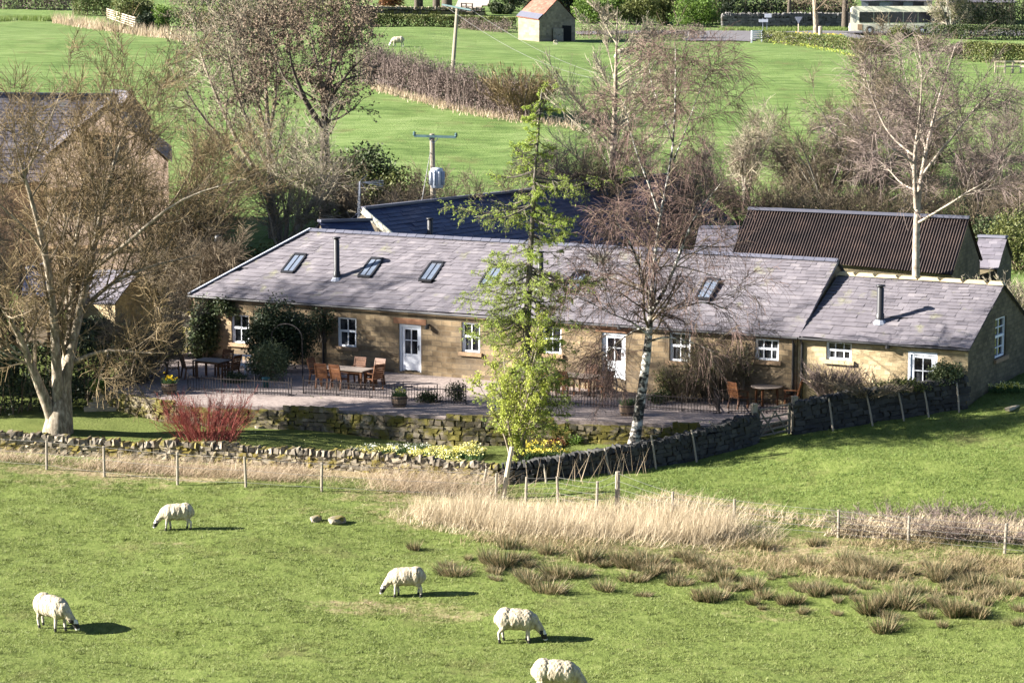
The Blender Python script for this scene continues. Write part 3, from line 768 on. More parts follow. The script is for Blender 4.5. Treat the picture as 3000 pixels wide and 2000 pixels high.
# ---- silver birch in front of the cottages
Yb = 88.9
B = GY(1858, Yb, -.1)
paths = [
 [(1853, 1330, 0, .30), (1864, 1265, 0, .235), (1884, 1136, 0, .20), (1897, 1023, 0, .18), (1905, 957, 0, .165), (1913, 905, 0, .15), (1911, 855, .1, .12), (1915, 778, .2, .10), (1922, 676, .3, .085), (1927, 612, .4, .075), (1953, 574, .5, .065), (1974, 468, .6, .055), (1982, 298, .8, .04), (1978, 128, 1, .012)],
 [(1913, 905, 0, .12), (1950, 848, -.2, .10), (1994, 738, -.5, .08), (2019, 661, -.8, .06), (2060, 600, -1.1, .045), (2110, 540, -1.4, .02)],
 [(1927, 620, .4, .06), (1906, 549, .3, .055), (1876, 480, .1, .045), (1850, 400, -.2, .03), (1830, 310, -.4, .012)],
 [(1912, 880, 0, .085), (1880, 790, -.6, .06), (1840, 700, -1.2, .045), (1800, 640, -1.8, .02)],
 [(1914, 900, 0, .07), (1990, 905, -.6, .05), (2060, 880, -1, .035), (2130, 905, -1.5, .02)],
 [(1903, 985, 0, .06), (1850, 940, -.8, .045), (1790, 920, -1.3, .03), (1720, 880, -2, .015)],
 [(1901, 1000, 0, .055), (1950, 985, -.8, .04), (2020, 1000, -1.4, .025), (2090, 1030, -1.8, .012)],
 [(1974, 468, .6, .045), (2010, 380, 1.2, .03), (2040, 290, 1.7, .02), (2085, 190, 2.2, .01)],
 [(1975, 430, .6, .04), (1940, 330, .9, .028), (1905, 240, 1.4, .018), (1900, 160, 1.8, .009)],
 [(1905, 960, 0, .055), (1870, 960, .8, .04), (1810, 1000, 1.4, .025), (1760, 1050, 1.8, .012)],
]
P0, R0 = stems_px(B, paths, Yb, 12)
R0 = np.where(P0[..., 2] > 4.8, R0 * .7, R0 * .87)
rng = np.random.default_rng(31)
P1, R1 = children(rng, P0, R0, 2.5, (.28, 1), .9, .25, .21, (0, 0, .02), .13, 6, .45, .014, per_len=True, absL=3.2, tap=.68)
P2, R2 = children(rng, P1, R1, 3.2, (.1, 1), .75, .25, .62, (0, 0, -.06), .14, 5, .6, .010, per_len=True, absL=1.3, tap=.3)
P3, R3 = children(rng, P2, R2, 9, (.05, 1), .65, .3, .85, (0, 0, -.13), .14, 4, .6, .0072, tip=.5, per_len=True, absL=1.15, tap=.3)
tree_obj('silver_birch', 'silver birch with white blotched trunk and drooping red brown twigs before the cottages', 'tree', B, [(P0, R0, 9)], [(P1, R1, 5), (P2, R2, 3)], m_birch, m_tw_brown, extra=([(P3, R3, 3)], m_tw_red))

# ---- tall birch behind the annexe
Yc = 110.0
B = GY(2683, Yc, -.1)
paths = [
 [(2683, 905, 0, .32), (2684, 760, 0, .26), (2685, 663, 0, .23), (2683, 595, 0, .20), (2702, 510, .2, .15), (2719, 404, .4, .12), (2740, 319, .6, .09), (2774, 213, .8, .055), (2800, 130, 1, .015)],
 [(2684, 610, 0, .17), (2676, 468, -.3, .13), (2689, 383, -.5, .10), (2698, 319, -.6, .07), (2702, 204, -.8, .03), (2690, 120, -1, .012)],
 [(2702, 515, .2, .12), (2745, 455, -.2, .10), (2800, 391, -.6, .08), (2872, 298, -1, .05), (2923, 255, -1.4, .018)],
 [(2676, 478, -.3, .09), (2640, 450, -.6, .075), (2595, 425, -1, .06), (2536, 387, -1.6, .025), (2480, 370, -2, .012)],
 [(2676, 455, -.3, .085), (2630, 420, .4, .07), (2595, 383, .8, .06), (2553, 285, 1.4, .03), (2530, 200, 2, .012)],
 [(2686, 655, 0, .11), (2745, 620, -.8, .085), (2808, 583, -1.4, .07), (2851, 549, -1.9, .055), (2906, 532, -2.4, .04), (2948, 468, -2.8, .015)],
 [(2712, 440, .3, .08), (2690, 330, 1.2, .06), (2650, 230, 2, .03), (2640, 150, 2.4, .012)],
 [(2730, 360, .5, .07), (2790, 330, 1.4, .05), (2850, 290, 2.2, .025), (2900, 270, 3, .01)],
 [(2688, 560, .2, .08), (2640, 540, 1.6, .06), (2590, 480, 2.6, .035), (2540, 450, 3.4, .012)],
]
P0, R0 = stems_px(B, paths, Yc, 12)
R0 = R0 * .66
rng = np.random.default_rng(41)
P1, R1 = children(rng, P0, R0, 1.6, (.3, 1), .75, .2, .22, (0, 0, .06), .12, 6, .42, .016, per_len=True, absL=2.7, tap=.8)
P2, R2 = children(rng, P1, R1, 2.8, (.1, 1), .75, .25, .60, (0, 0, .0), .14, 5, .6, .012, per_len=True, absL=1.7, tap=.3)
P3, R3 = children(rng, P2, R2, 7, (.05, 1), .65, .3, .75, (0, 0, -.05), .16, 3, .6, .0095, tip=.5, per_len=True, absL=1.1, tap=.3)
tree_obj('silver_birch', 'tall forked birch with cream limbs rising behind the low annexe roof', 'tree', B, [(P0, R0, 9)], [(P1, R1, 5)], m_birch_up, m_birch_up, extra=([(P2, R2, 3), (P3, R3, 3)], m_tw_purple))

# ---- bright green larch with a bent tip
Yl = 87.6
B = GY(1522, Yl, -.1)
axis_px = [(1518, 1372, 0, .20), (1530, 1250, 0, .175), (1540, 1050, 0, .15), (1547, 880, 0, .125), (1553, 760, 0, .105), (1561, 620, 0, .08), (1566, 520, 0, .062), (1575, 420, 0, .045), (1582, 330, 0, .032), (1588, 270, 0, .03), (1598, 245, 0, .018), (1625, 250, 0, .008)]
P0, R0 = stems_px(B, [axis_px], Yl, 30)
P0[0, -4:] = np.array([P(a, b, Yl) - B for a, b in ((1583, 300), (1588, 264), (1600, 246), (1628, 252))])
rng = np.random.default_rng(51)
tip_z = P0[0, -1, 2]
bl = []; br = []
def lbranch(hpy, px1, py1, dy, r=.045, sag=.0):
    f = np.interp(hpy, [q[1] for q in axis_px[::-1]], [q[0] for q in axis_px[::-1]])
    a = np.array(P(f, hpy, Yl) - B); e = np.array(P(px1, py1, Yl + dy) - B)
    m = (a + e) / 2 + np.array([0, 0, -.12 * np.linalg.norm(e - a) + sag])
    p, q = resample([a, m, e], [r, r * .6, r * .18], 7); bl.append(p); br.append(q)
for k in ((600, 1300, 602, 0), (600, 1400, 640, -.8), (500, 1440, 515, .3), (520, 1830, 492, .2), (540, 1700, 540, -.6), (530, 1660, 520, .9), (455, 1625, 430, 0), (450, 1500, 470, .3), (420, 1520, 420, -.4), (395, 1540, 410, .6), (330, 1545, 345, .2), (320, 1640, 300, 0), (318, 1655, 318, .3), (300, 1560, 320, -.5),
          (640, 1660, 660, -.9), (620, 1690, 640, .5), (560, 1480, 600, 1.0), (770, 1400, 760, .2), (780, 1740, 830, -.8), (800, 1770, 820, .2), (830, 1390, 800, .8), (690, 1640, 700, 1.2), (880, 1370, 905, 0)):
    lbranch(*k)
for py in np.arange(790, 1245, 5.5):
    u = (py - 800) / 430
    a = rng.uniform(0, 6.28); L = rng.uniform(1.0, 2.45) * (1 if u < .75 else .8) * PXM(Yl)
    lbranch(py, 1535 + math.cos(a) * L, py + rng.uniform(-10, 70), math.sin(a) * L / PXM(Yl), .035)
for py in np.arange(285, 800, 8.0):
    a = rng.uniform(0, 6.28); L = rng.uniform(.35, 1.3) * PXM(Yl) * (.42 + (py - 285) / 520)
    lbranch(py, 1560 + math.cos(a) * L, py + rng.uniform(-15, 35), math.sin(a) * L / PXM(Yl), .025)
P1, R1 = np.stack(bl), np.stack(br)
P2, R2 = children(rng, P1, R1, 9, (.1, 1), .9, .25, .38, (0, 0, -.06), .12, 5, .5, .008, per_len=True, flat=.5, tap=.6)
P3, R3 = children(rng, P2, R2, 6, (.1, 1), .8, .3, .55, (0, 0, -.14), .15, 3, .5, .006, flat=.7)
C = np.concatenate([on_branches(rng, P3, 62000, .02), on_branches(rng, P2, 19000, .02), on_branches(rng, P1, 5000, .03, .15), P0[0, -1] + (P0[0, rng.integers(22, 31, 700)] - P0[0, -1]) + rng.normal(0, .06, (700, 3))])
tree_obj('larch', 'tall bright green larch with a bent over tip in front of the cottages', 'tree', B, [(P0, R0, 8)], [(P1, R1, 5), (P2, R2, 3), (P3, R3, 3)], m_larch_bark, m_larch_bark, leaf_cards(rng, C, .078, .22), m_larch)

# ---- young leafy tree before the larch
B = GY(1488, 85.6, -.05)
rng = np.random.default_rng(61)
paths = []
for px, py, d in ((1585, 930, .3), (1575, 1010, -.4), (1520, 1060, .5), (1450, 1080, -.3), (1400, 1120, .4), (1600, 1040, .6), (1560, 1110, -.8), (1480, 1180, -.7), (1595, 1150, -.5), (1540, 960, .9), (1470, 1010, .7), (1600, 1130, .2), (1520, 1250, -.4)):
    paths.append([(1502 + rng.uniform(-12, 16), 1385, 0, .045), (1506 + (px - 1506) * .22, 1385 + (py - 1385) * .4, d * .4, .035), (1506 + (px - 1506) * .6, 1385 + (py - 1385) * .7, d * .8, .025), (px, py, d, .008)])
P0, R0 = stems_px(B, paths, 86.3, 8)
P1, R1 = children(rng, P0, R0, 11, (.3, 1), .7, .25, .28, (0, 0, .06), .15, 5, .5, .009)
P2, R2 = children(rng, P1, R1, 5, (.15, 1), .7, .3, .5, (0, 0, .02), .2, 4, .5, .006)
C = np.concatenate([on_branches(rng, P2, 7500, .05), on_branches(rng, P1, 2800, .05)])
tree_obj('young_tree', 'slender young tree in yellow green new leaf at the wall corner before the larch', 'tree', B, [(P0, R0, 6)], [(P1, R1, 4), (P2, R2, 3)], m_bark_pale, m_tw_brown, leaf_cards(rng, C, .08, .6), m_young)

# ---- bare trees behind the buildings
def bare(name, label, base, seed, height, mt_t, mt_c, mt_tw, buds=0, budmat=None, cat='tree', group=None, **kw):
    rng, a, b, c, d = generic(seed, height, **kw)
    lv = None
    if buds: lv = leaf_cards(rng, on_branches(rng, d[0], buds, .05), .13, .6)
    return tree_obj(name, label, cat, base, [(a[0], a[1], 8)], [(b[0], b[1], 5), (c[0], c[1], 3)], mt_t, mt_c, lv, budmat, group, ([(d[0], d[1], 3)], mt_tw))
# alder-like tree with a straight pale trunk
Ya = 138.
B = GY(1795, Ya, -.2)
rng = np.random.default_rng(71)
ax = [(1782, 690, 0, .24), (1793, 520, 0, .20), (1800, 380, 0, .16), (1803, 260, 0, .12), (1806, 140, 0, .06), (1808, 60, 0, .03), (1809, 20, 0, .012)]
P0, R0 = stems_px(B, [ax], Ya, 14)
bl = []; br = []
for py in np.linspace(560, 60, 44):
    f = np.interp(py, [q[1] for q in ax[::-1]], [q[0] for q in ax[::-1]])
    az = rng.uniform(0, 6.28); L = np.interp(py, [60, 250, 420, 560], [75, 170, 230, 240]) * rng.uniform(.75, 1.1)
    a = np.array(P(f, py, Ya) - B); e = np.array(P(f + math.cos(az) * L, py - L * rng.uniform(.55, 1.0), Ya + math.sin(az) * L / PXM(Ya)) - B)
    m = (a * .5 + e * .5) + np.array([0, 0, -.05 * L / PXM(Ya)])
    k_ = min(1, L / 190); p, q = resample([a, m, e], [.055 * k_, .032 * k_, .012], 7); bl.append(p); br.append(q)
P1, R1 = np.stack(bl), np.stack(br)
P2, R2 = children(rng, P1, R1, 9, (.2, 1), .55, .2, .42, (0, 0, .10), .1, 5, .5, .017)
P3, R3 = children(rng, P2, R2, 8, (.1, 1), .55, .25, .7, (0, 0, .08), .12, 3, .5, .013, tip=.6)
tree_obj('alder', 'straight bare alder with open upswept pale branches beyond the blue roof', 'tree', B, [(P0, R0, 8)], [(P1, R1, 5), (P2, R2, 3)], m_bark_pale, m_tw_grey, extra=([(P3, R3, 3)], m_tw_grey))
# tall budding tree, left of centre
Yd = 132.
B = GY(950, Yd, -.2)
paths = [[(952, 720, 0, .36), (952, 560, 0, .31), (955, 440, 0, .27), (948, 370, 0, .22), (945, 300, .4, .16), (965, 230, 1, .11), (975, 150, 1.5, .05), (985, 60, 2, .015)],
 [(948, 372, 0, .20), (905, 320, -.6, .15), (880, 260, -1, .11), (850, 190, -1.5, .06), (845, 90, -2, .015)],
 [(950, 345, 0, .16), (945, 250, 1, .11), (925, 170, 1.8, .07), (905, 80, 2.4, .02)],
 [(952, 320, .2, .15), (985, 260, -.5, .10), (1030, 200, -1, .06), (1090, 150, -1.5, .018)],
 [(957, 280, .5, .12), (985, 190, 1.6, .07), (1040, 100, 2.4, .018)],
 [(960, 260, .6, .09), (1020, 230, 1.4, .06), (1080, 215, 2, .02)],
 [(890, 290, -.9, .10), (830, 230, .2, .06), (800, 140, 1, .016)]]
P0, R0 = stems_px(B, paths, Yd, 10)
rng = np.random.default_rng(81)
P1, R1 = children(rng, P0, R0, 1.2, (.45, 1), .8, .25, .28, (0, 0, .04), .14, 6, .45, .02, per_len=True, absL=3.2, tap=.3)
P2, R2 = children(rng, P1, R1, 2.4, (.1, 1), .8, .25, .55, (0, 0, .03), .15, 5, .5, .014, per_len=True, absL=1.8, tap=.3)
qx, qy = shows(P2, B); k_ = qx < 1105; P2, R2 = P2[k_], R2[k_]
P3, R3 = children(rng, P2, R2, 5, (.05, 1), .75, .3, .6, (0, 0, .02), .18, 3, .5, .011, tip=.5, per_len=True, absL=1.1, tap=.3)
tree_obj('budding_tree', 'tall tree speckled with dark buds on a long bare trunk left of the power pole', 'tree', B, [(P0, R0, 8)], [(P1, R1, 5), (P2, R2, 3)], m_bark_dark, m_tw_brown, leaf_cards(rng, on_branches(rng, P3, 14000, .06), .14, .6), m_bud, extra=([(P3, R3, 3)], m_tw_brown))
# pale spreading trees behind the left end
Ye = 137.
B = GY(790, Ye, -.2)
paths = [[(800, 700, 0, .26), (795, 560, 0, .22), (790, 430, 0, .17), (780, 300, 0, .11), (775, 180, .5, .06), (780, 60, 1, .015)],
 [(798, 600, 0, .16), (730, 500, -1, .13), (640, 400, -1.6, .09), (560, 300, -2.2, .05), (530, 240, -2.6, .018)],
 [(795, 560, 0, .15), (700, 430, .4, .11), (640, 300, .8, .08), (590, 170, 1.2, .045), (570, 100, 1.6, .015)],
 [(792, 500, 0, .14), (720, 350, -1.4, .10), (680, 230, -2, .06), (660, 110, -2.6, .015)],
 [(785, 400, 0, .11), (810, 290, .8, .08), (812, 200, 1.2, .05), (790, 110, 1.6, .015)],
 [(790, 430, 0, .11), (750, 280, 1.4, .08), (720, 160, 2, .04), (700, 60, 2.6, .012)]]
P0, R0 = stems_px(B, paths, Ye, 10)
rng = np.random.default_rng(91)
P1, R1 = children(rng, P0, R0, 1.3, (.3, 1), .65, .25, .25, (0, 0, .07), .13, 6, .5, .022, per_len=True, absL=3.4, tap=.3)
P2, R2 = children(rng, P1, R1, 2.4, (.1, 1), .7, .25, .55, (0, 0, .05), .14, 5, .5, .015, per_len=True, absL=1.9, tap=.3)
P3, R3 = children(rng, P2, R2, 5, (.05, 1), .7, .3, .6, (0, 0, .03), .18, 3, .5, .011, tip=.5, per_len=True, absL=1.1, tap=.3)
tree_obj('pale_tree', 'large leaning tree with pale bleached limbs behind the left end of the cottages', 'tree', B, [(P0, R0, 8)], [(P1, R1, 5), (P2, R2, 3)], m_bark_pale, m_tw_grey, leaf_cards(rng, on_branches(rng, P3, 9000, .05), .12, .6), m_bud, extra=([(P3, R3, 3)], m_tw_grey))
bare('pale_tree', 'low rounded yellowish bare tree just behind the left roof hip', GY(815, 124, -.2), 101, 7.2, m_bark_grey, m_tw_grey, m_tw_grey, r0=.2, nst=3, spread=.9, n1=11, n2=6, n3=7, lf1=.55, t1=.25, tr=.012, buds=2500, budmat=m_olive)
bare('pale_tree', 'small bare whitish tree in the gap left of the corrugated barn', GY(2185, 146, -.2), 102, 4.8, m_bark_grey, m_tw_grey, m_tw_grey, r0=.13, nst=5, spread=.7, n1=9, n2=5, n3=4, lf1=.4, tr=.012)
bare('grey_tree', 'bare grey tree with thin crown below the parked bus', GY(2560, 158, -.2), 103, 7.6, m_bark_grey, m_tw_grey, m_tw_brown, r0=.26, n1=20, n2=7, n3=6, lf1=.42, t1=.25, tr=.014)
k = 0
TL = ['brown twiggy thicket tree behind the corrugated barn, beside the whitish tree', 'brown twiggy thicket tree behind the corrugated barn, left of its ridge centre', 'low brown thicket tree above the middle of the corrugated ridge', 'broad brown thicket tree behind the tall birch trunk', 'brown thicket tree at the right edge above the barn gable', 'bushy brown thicket tree standing out into the field edge', 'brown thicket tree low at the far right edge']
for px, Y, hh, lab in ((2340, 148, 4.2, TL[0]), (2420, 143, 5.4, TL[1]), (2560, 142, 6.4, TL[2]), (2700, 146, 7.0, TL[3]), (2860, 143, 5.6, TL[4]), (2500, 152, 6.2, TL[5]), (2985, 140, 5.2, TL[6])):
    bare('thicket_tree', lab, GY(px, Y, -.2), 120 + k, hh, m_bark_grey, m_tw_brown, m_tw_brown if k % 2 else m_tw_purple, r0=.09, nst=8, spread=1.15, n1=8, n2=4, n3=4, lf1=.45, t1=.06, tr=.011, group='thicket trees behind the barn'); k += 1
TL2 = ['brown twiggy scrub tree left of the transformer pole', 'low brown scrub behind the blue roof beside the pole', 'brown scrub tree right of the pole', 'reddish scrub behind the right part of the blue roof', 'brown scrub bush between larch and alder', 'dense brown scrub at the right end of the blue roof']
k = 0
for px, Y, hh, lab in ((1090, 128, 5.2, TL2[0]), (1190, 126, 4.6, TL2[1]), (1350, 128, 4.8, TL2[2]), (1640, 134, 4.6, TL2[3]), (1730, 136, 5.2, TL2[4]), (1960, 134, 5.2, TL2[5])):
    bare('scrub_tree', lab, GY(px, Y, -.2), 140 + k, hh, m_bark_grey, m_tw_brown, m_tw_purple if k in (3, 5) else m_tw_brown, r0=.10, nst=6, spread=1.1, n1=8, n2=6, n3=7, lf1=.5, t1=.1, tr=.011, group='scrub trees behind the blue roof'); k += 1
# trees and shrubs around the big house on the left
bare('brown_tree', 'dense brown twiggy tree at the left edge before the pink house', GY(20, 101, -.2), 161, 8.0, m_bark_dark, m_tw_brown, m_tw_brown, r0=.16, nst=5, spread=.9, n1=9, n2=5, n3=6, lf1=.5, t1=.15, tr=.010)
bare('brown_tree', 'brown twiggy tree between the pink house and the cottages', GY(500, 115, -.2), 162, 8.5, m_bark_pale, m_tw_brown, m_tw_gold, r0=.2, nst=4, spread=.9, n1=9, n2=5, n3=6, lf1=.5, t1=.2, tr=.010)
bare('brown_tree', 'tall brown twiggy tree hiding the right side of the pink house', GY(455, 116.5, -.2), 166, 9.5, m_bark_pale, m_tw_brown, m_tw_gold, r0=.2, nst=4, spread=.8, n1=10, n2=5, n3=6, lf1=.5, t1=.2, tr=.010)
bare('brown_tree', 'low brown bush tree right of the small outbuilding', GY(560, 112, -.2), 163, 4.5, m_bark_grey, m_tw_brown, m_tw_brown, r0=.1, nst=6, spread=1.0, n1=8, n2=6, n3=7, lf1=.5, t1=.1, tr=.010)
bare('brown_tree', 'twiggy bare shrub under the big garden tree beside the terrace', GY(400, 99.5, -.1), 164, 3.4, m_bark_dark, m_tw_brown, m_tw_brown, r0=.06, nst=8, spread=1.1, n1=8, n2=6, n3=6, lf1=.5, t1=.1, tr=.008)
# off to the left, outside the picture, trees of the same garden whose shade falls on the lawn and terrace
bare('dark_tree', 'bare tree outside the left edge of the picture', Vector((-29.5, 99.0, h(-29.5, 99.0))), 171, 11.5, m_bark_dark, m_tw_brown, m_tw_brown, r0=.3, nst=3, spread=.5, n1=14, n2=8, n3=7, tr=.014)
bare('dark_tree', 'second bare tree outside the left edge of the picture', Vector((-33, 100.5, h(-33, 100.5))), 172, 12.5, m_bark_dark, m_tw_brown, m_tw_brown, r0=.32, nst=3, spread=.5, n1=14, n2=8, n3=7, tr=.014)

# ------------------------------------------------------------------ shrubs, hedges, ivy
def bush(name, label, base, seed, size, mt_leaf, n=5000, leaf=.09, lobes=7, stems=14, mt_stem=None, cat='shrub', group=None, asp=.6, low=.0, rag=.08):
    rng = np.random.default_rng(seed); rx, ry, rz = size
    t = thing(name, label, cat, base, 0, group)
    cs = np.stack([rng.uniform(-.55, .55, lobes) * rx, rng.uniform(-.55, .55, lobes) * ry, rng.uniform(.25, .72, lobes) * rz], 1)
    rs = np.stack([rng.uniform(.35, .6, lobes) * rx, rng.uniform(.35, .6, lobes) * ry, rng.uniform(.25, .42, lobes) * rz], 1)
    k = rng.integers(0, lobes, n)
    d = nrm(rng.normal(size=(n, 3))); q = rng.uniform(.15, 1, n) ** .4
    C = cs[k] + d * rs[k] * q[:, None] + rng.normal(0, rag, (n, 3))
    C[:, 2] = np.where(C[:, 2] < low, np.abs(C[:, 2]) + low, C[:, 2])
    # stems reach into each lobe
    e = cs[rng.integers(0, lobes, stems)] + rng.normal(0, .1, (stems, 3)) * np.array([rx, ry, rz])
    s0 = np.stack([rng.normal(0, .08, stems), rng.normal(0, .08, stems), np.full(stems, -.1)], 1)
    Ps = np.stack([s0 + (e - s0) * f + np.array([0, 0, .12 * rz]) * math.sin(f * math.pi) for f in np.linspace(0, 1, 6)], 1)
    Rs = np.tile(np.linspace(.03, .008, 6) * (1 + rz * .2), (stems, 1))
    link('stems', np_mesh('stems', *tubes(Ps, Rs, 4), mt_stem or m_tw_brown), t)
    link('foliage', np_mesh('foliage', *leaf_cards(rng, C, leaf, asp), mt_leaf), t)
    return t
def twig_bush(name, label, base, seed, R, hgt, mt, n=60, cat='shrub', group=None, twig=.006, spread=.6, n1=6, n2=5, ang=.5, leaves=None):
    rng = np.random.default_rng(seed)
    a = rng.uniform(0, 6.28, n); q = R * np.sqrt(rng.random(n)) * .45
    P0_ = []; 
    s0 = np.stack([np.cos(a) * q, np.sin(a) * q, np.full(n, -.05)], 1)
    out = rng.uniform(.5, 1.1, n)
    e = np.stack([np.cos(a) * (q + R * spread * out), np.sin(a) * (q + R * spread * out), hgt * rng.uniform(.6, 1.05, n)], 1) + rng.normal(0, .1 * R, (n, 3)) * np.array([1, 1, .4])
    Ps = np.stack([s0 + (e - s0) * f + np.array([0, 0, .1 * hgt]) * math.sin(f * math.pi) for f in np.linspace(0, 1, 6)], 1)
    Rs = np.tile(np.linspace(.014, .006, 6), (n, 1))
    P1_, R1_ = children(rng, Ps, Rs, n1, (.2, 1), ang, .2, .4, (0, 0, .1), .12, 4, .6, twig)
    parts = [(P1_, R1_, 3)]
    if n2:
        P2_, R2_ = children(rng, P1_, R1_, n2, (.1, 1), ang, .25, .5, (0, 0, .06), .15, 3, .6, twig); parts.append((P2_, R2_, 3))
    t = thing(name, label, cat, base, 0, group)
    link('stems', np_mesh('stems', *join([tubes(Ps, Rs, 4)]), mt), t)
    link('twigs', np_mesh('twigs', *join([tubes(*q_) for q_ in parts]), mt), t)
    if leaves: link('leaves', np_mesh('leaves', *leaf_cards(rng, on_branches(rng, parts[-1][0], leaves[0], .04), leaves[1], .6), leaves[2]), t)
    return t
def hedge(name, label, path, seed, hgt, wid, mt, n=9000, leaf=.12, cat='hedge', stems=None, mt_stem=None, trim=True, asp=.6, group=None):
    rng = np.random.default_rng(seed)
    pts = np.array([list(p) for p in path]); base = pts[0].copy()
    s = np.concatenate([[0], np.cumsum(np.linalg.norm(np.diff(pts, axis=0), axis=1))])
    t = rng.uniform(0, s[-1], n)
    c = np.stack([np.interp(t, s, pts[:, i]) for i in range(3)], 1) - base
    dirs = nrm(np.diff(pts, axis=0)); di = np.clip(np.searchsorted(s, t) - 1, 0, len(dirs) - 1)
    side = np.stack([-dirs[di, 1], dirs[di, 0], 0 * t], 1)
    tt = 1 + .12 * np.sin(t * .9) + .1 * np.sin(t * 2.3 + 1)
    w = rng.uniform(-1, 1, n); v = rng.random(n) ** .7
    edge = rng.random(n) < .6
    w = np.where(edge & (rng.random(n) < .6), np.sign(w) * (.85 + .15 * rng.random(n)), w)
    v = np.where(edge & (np.abs(w) < .85), .86 + .14 * rng.random(n), v)
    if not trim: v = v * rng.uniform(.5, 1.1, n); w = w * (1 - .45 * v)
    C = c + side * (w * wid / 2 * tt)[:, None] + np.array([0, 0, 1]) * (v * hgt * (tt if not trim else 1 + .03 * np.sin(t * 2)))[:, None] + rng.normal(0, .05, (n, 3))
    o = thing(name, label, cat, base, 0, group)
    link('foliage', np_mesh('foliage', *leaf_cards(rng, C, leaf, asp), mt), o)
    m = stems or int(s[-1] * 4)
    t = rng.uniform(0, s[-1], m); c = np.stack([np.interp(t, s, pts[:, i]) for i in range(3)], 1) - base
    c[:, :2] += rng.normal(0, wid * .2, (m, 2))
    e = c + np.stack([rng.normal(0, .25, m), rng.normal(0, .25, m), hgt * rng.uniform(.6, 1.05, m)], 1)
    Ps = np.stack([c + (e - c) * f + rng.normal(0, .03, (m, 3)) for f in np.linspace(-.05, 1, 5)], 1)
    Rs = np.tile(np.linspace(.03, .012, 5), (m, 1))
    parts = [tubes(Ps, Rs, 4)]
    if not trim:
        P1_, R1_ = children(rng, Ps, Rs, 6, (.3, 1), .5, .2, .5, (0, 0, .1), .12, 4, .6, .012)
        parts.append(tubes(P1_, R1_, 3))
    link('stems', np_mesh('stems', *join(parts), mt_stem or m_tw_brown), o)
    return o
# ------------------------------------------------------------------ masonry
def masonry(name, c1, c2, mortar, stain, bw=.46, bh=.2, bump=.5, stain_amt=.5, rough_joint=.012, con=.45):
    m, nt, b = new_mat(name)
    ob = coords(nt, 'Object'); sp = N(nt, 'ShaderNodeSeparateXYZ'); nt.links.new(ob, sp.inputs[0])
    ad = N(nt, 'ShaderNodeMath', operation='ADD'); nt.links.new(sp.outputs[0], ad.inputs[0]); nt.links.new(sp.outputs[1], ad.inputs[1])
    cb = N(nt, 'ShaderNodeCombineXYZ'); nt.links.new(ad.outputs[0], cb.inputs[0]); nt.links.new(sp.outputs[2], cb.inputs[1])
    # wobble the courses
    nz = N(nt, 'ShaderNodeTexNoise'); nz.inputs['Scale'].default_value = 1.6; nz.inputs['Detail'].default_value = 3
    nt.links.new(ob, nz.inputs['Vector'])
    vm = N(nt, 'ShaderNodeVectorMath', operation='MULTIPLY_ADD'); nt.links.new(nz.outputs['Color'], vm.inputs[0]); vm.inputs[1].default_value = (.16, .12, 0); nt.links.new(cb.outputs[0], vm.inputs[2])
    bk = N(nt, 'ShaderNodeTexBrick'); nt.links.new(vm.outputs[0], bk.inputs['Vector'])
    bk.inputs['Scale'].default_value = 1; bk.inputs['Brick Width'].default_value = bw; bk.inputs['Row Height'].default_value = bh
    bk.inputs['Mortar Size'].default_value = rough_joint; bk.inputs['Mortar Smooth'].default_value = .3; bk.inputs['Bias'].default_value = 0
    bk.inputs['Color1'].default_value = (0, 0, 0, 1); bk.inputs['Color2'].default_value = (1, 1, 1, 1); bk.inputs['Mortar'].default_value = (.5, .5, .5, 1)
    fine = noise(nt, ob, 7, 6, .7)
    bw_ = N(nt, 'ShaderNodeRGBToBW'); nt.links.new(bk.outputs['Color'], bw_.inputs[0])
    c = ramp(nt, mixf(nt, fine, bw_.outputs[0], con), [c1, tuple((p + q) / 2 for p, q in zip(c1, c2)), c2], .2, .8)
    c = mixc(nt, c, mortar, bk.outputs['Fac'])
    s1 = noise(nt, coords(nt, 'Object', (.55, .55, .9)), 1.1, 6, .65)
    c = mixc(nt, c, stain, maprange(nt, s1, .44, .66, 0, stain_amt))
    nt.links.new(c, b.inputs['Base Color']); b.inputs['Roughness'].default_value = .9; b.inputs['Specular IOR Level'].default_value = .15
    set_bump(nt, b, mixf(nt, fine, bk.outputs['Fac'], .35), bump, .03)
    return m
m_wall = masonry('cottage_stone', (.12, .085, .05), (.33, .245, .145), (.17, .135, .09), (.085, .07, .055), .46, .22, stain_amt=.7, con=.55, rough_joint=.018)
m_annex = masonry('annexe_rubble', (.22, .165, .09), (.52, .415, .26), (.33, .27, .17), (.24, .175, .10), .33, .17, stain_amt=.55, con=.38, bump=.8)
m_shaded_rubble = masonry('shade_toned_rubble', (.07, .058, .035), (.20, .165, .10), (.10, .085, .06), (.05, .042, .028), .34, .16, stain_amt=.6, con=.3, bump=.8)  # rubble tone darkened to carry the shade on gable and barn walls
m_pink = masonry('pink_stone', (.24, .175, .135), (.37, .28, .22), (.30, .245, .20), (.18, .13, .10), .6, .26, stain_amt=.4)
m_barnstone = masonry('barn_stone', (.13, .112, .085), (.30, .25, .18), (.24, .20, .145), (.13, .108, .075), .5, .25, stain_amt=.5, bump=.8)
m_lintel = M('stone_lintel', [(.22, .15, .09), (.34, .23, .14)], 5, .9, .3)
m_redlintel = M('red_lintel', [(.22, .11, .065), (.30, .16, .09)], 5, .9, .3)
m_corr = M('rusty_sheet', [(.024, .018, .017), (.038, .027, .024), (.066, .044, .036)], .9, .6, .1, bscale=20, stretch=(1, 1, 1))
m_redtile = M('red_tile', [(.12, .05, .035), (.24, .095, .065), (.33, .15, .11)], 2.0, .8, .3, island=.6)
m_dark = M('dark_inside', [(.006, .006, .006), (.012, .011, .010)], 3, 1)

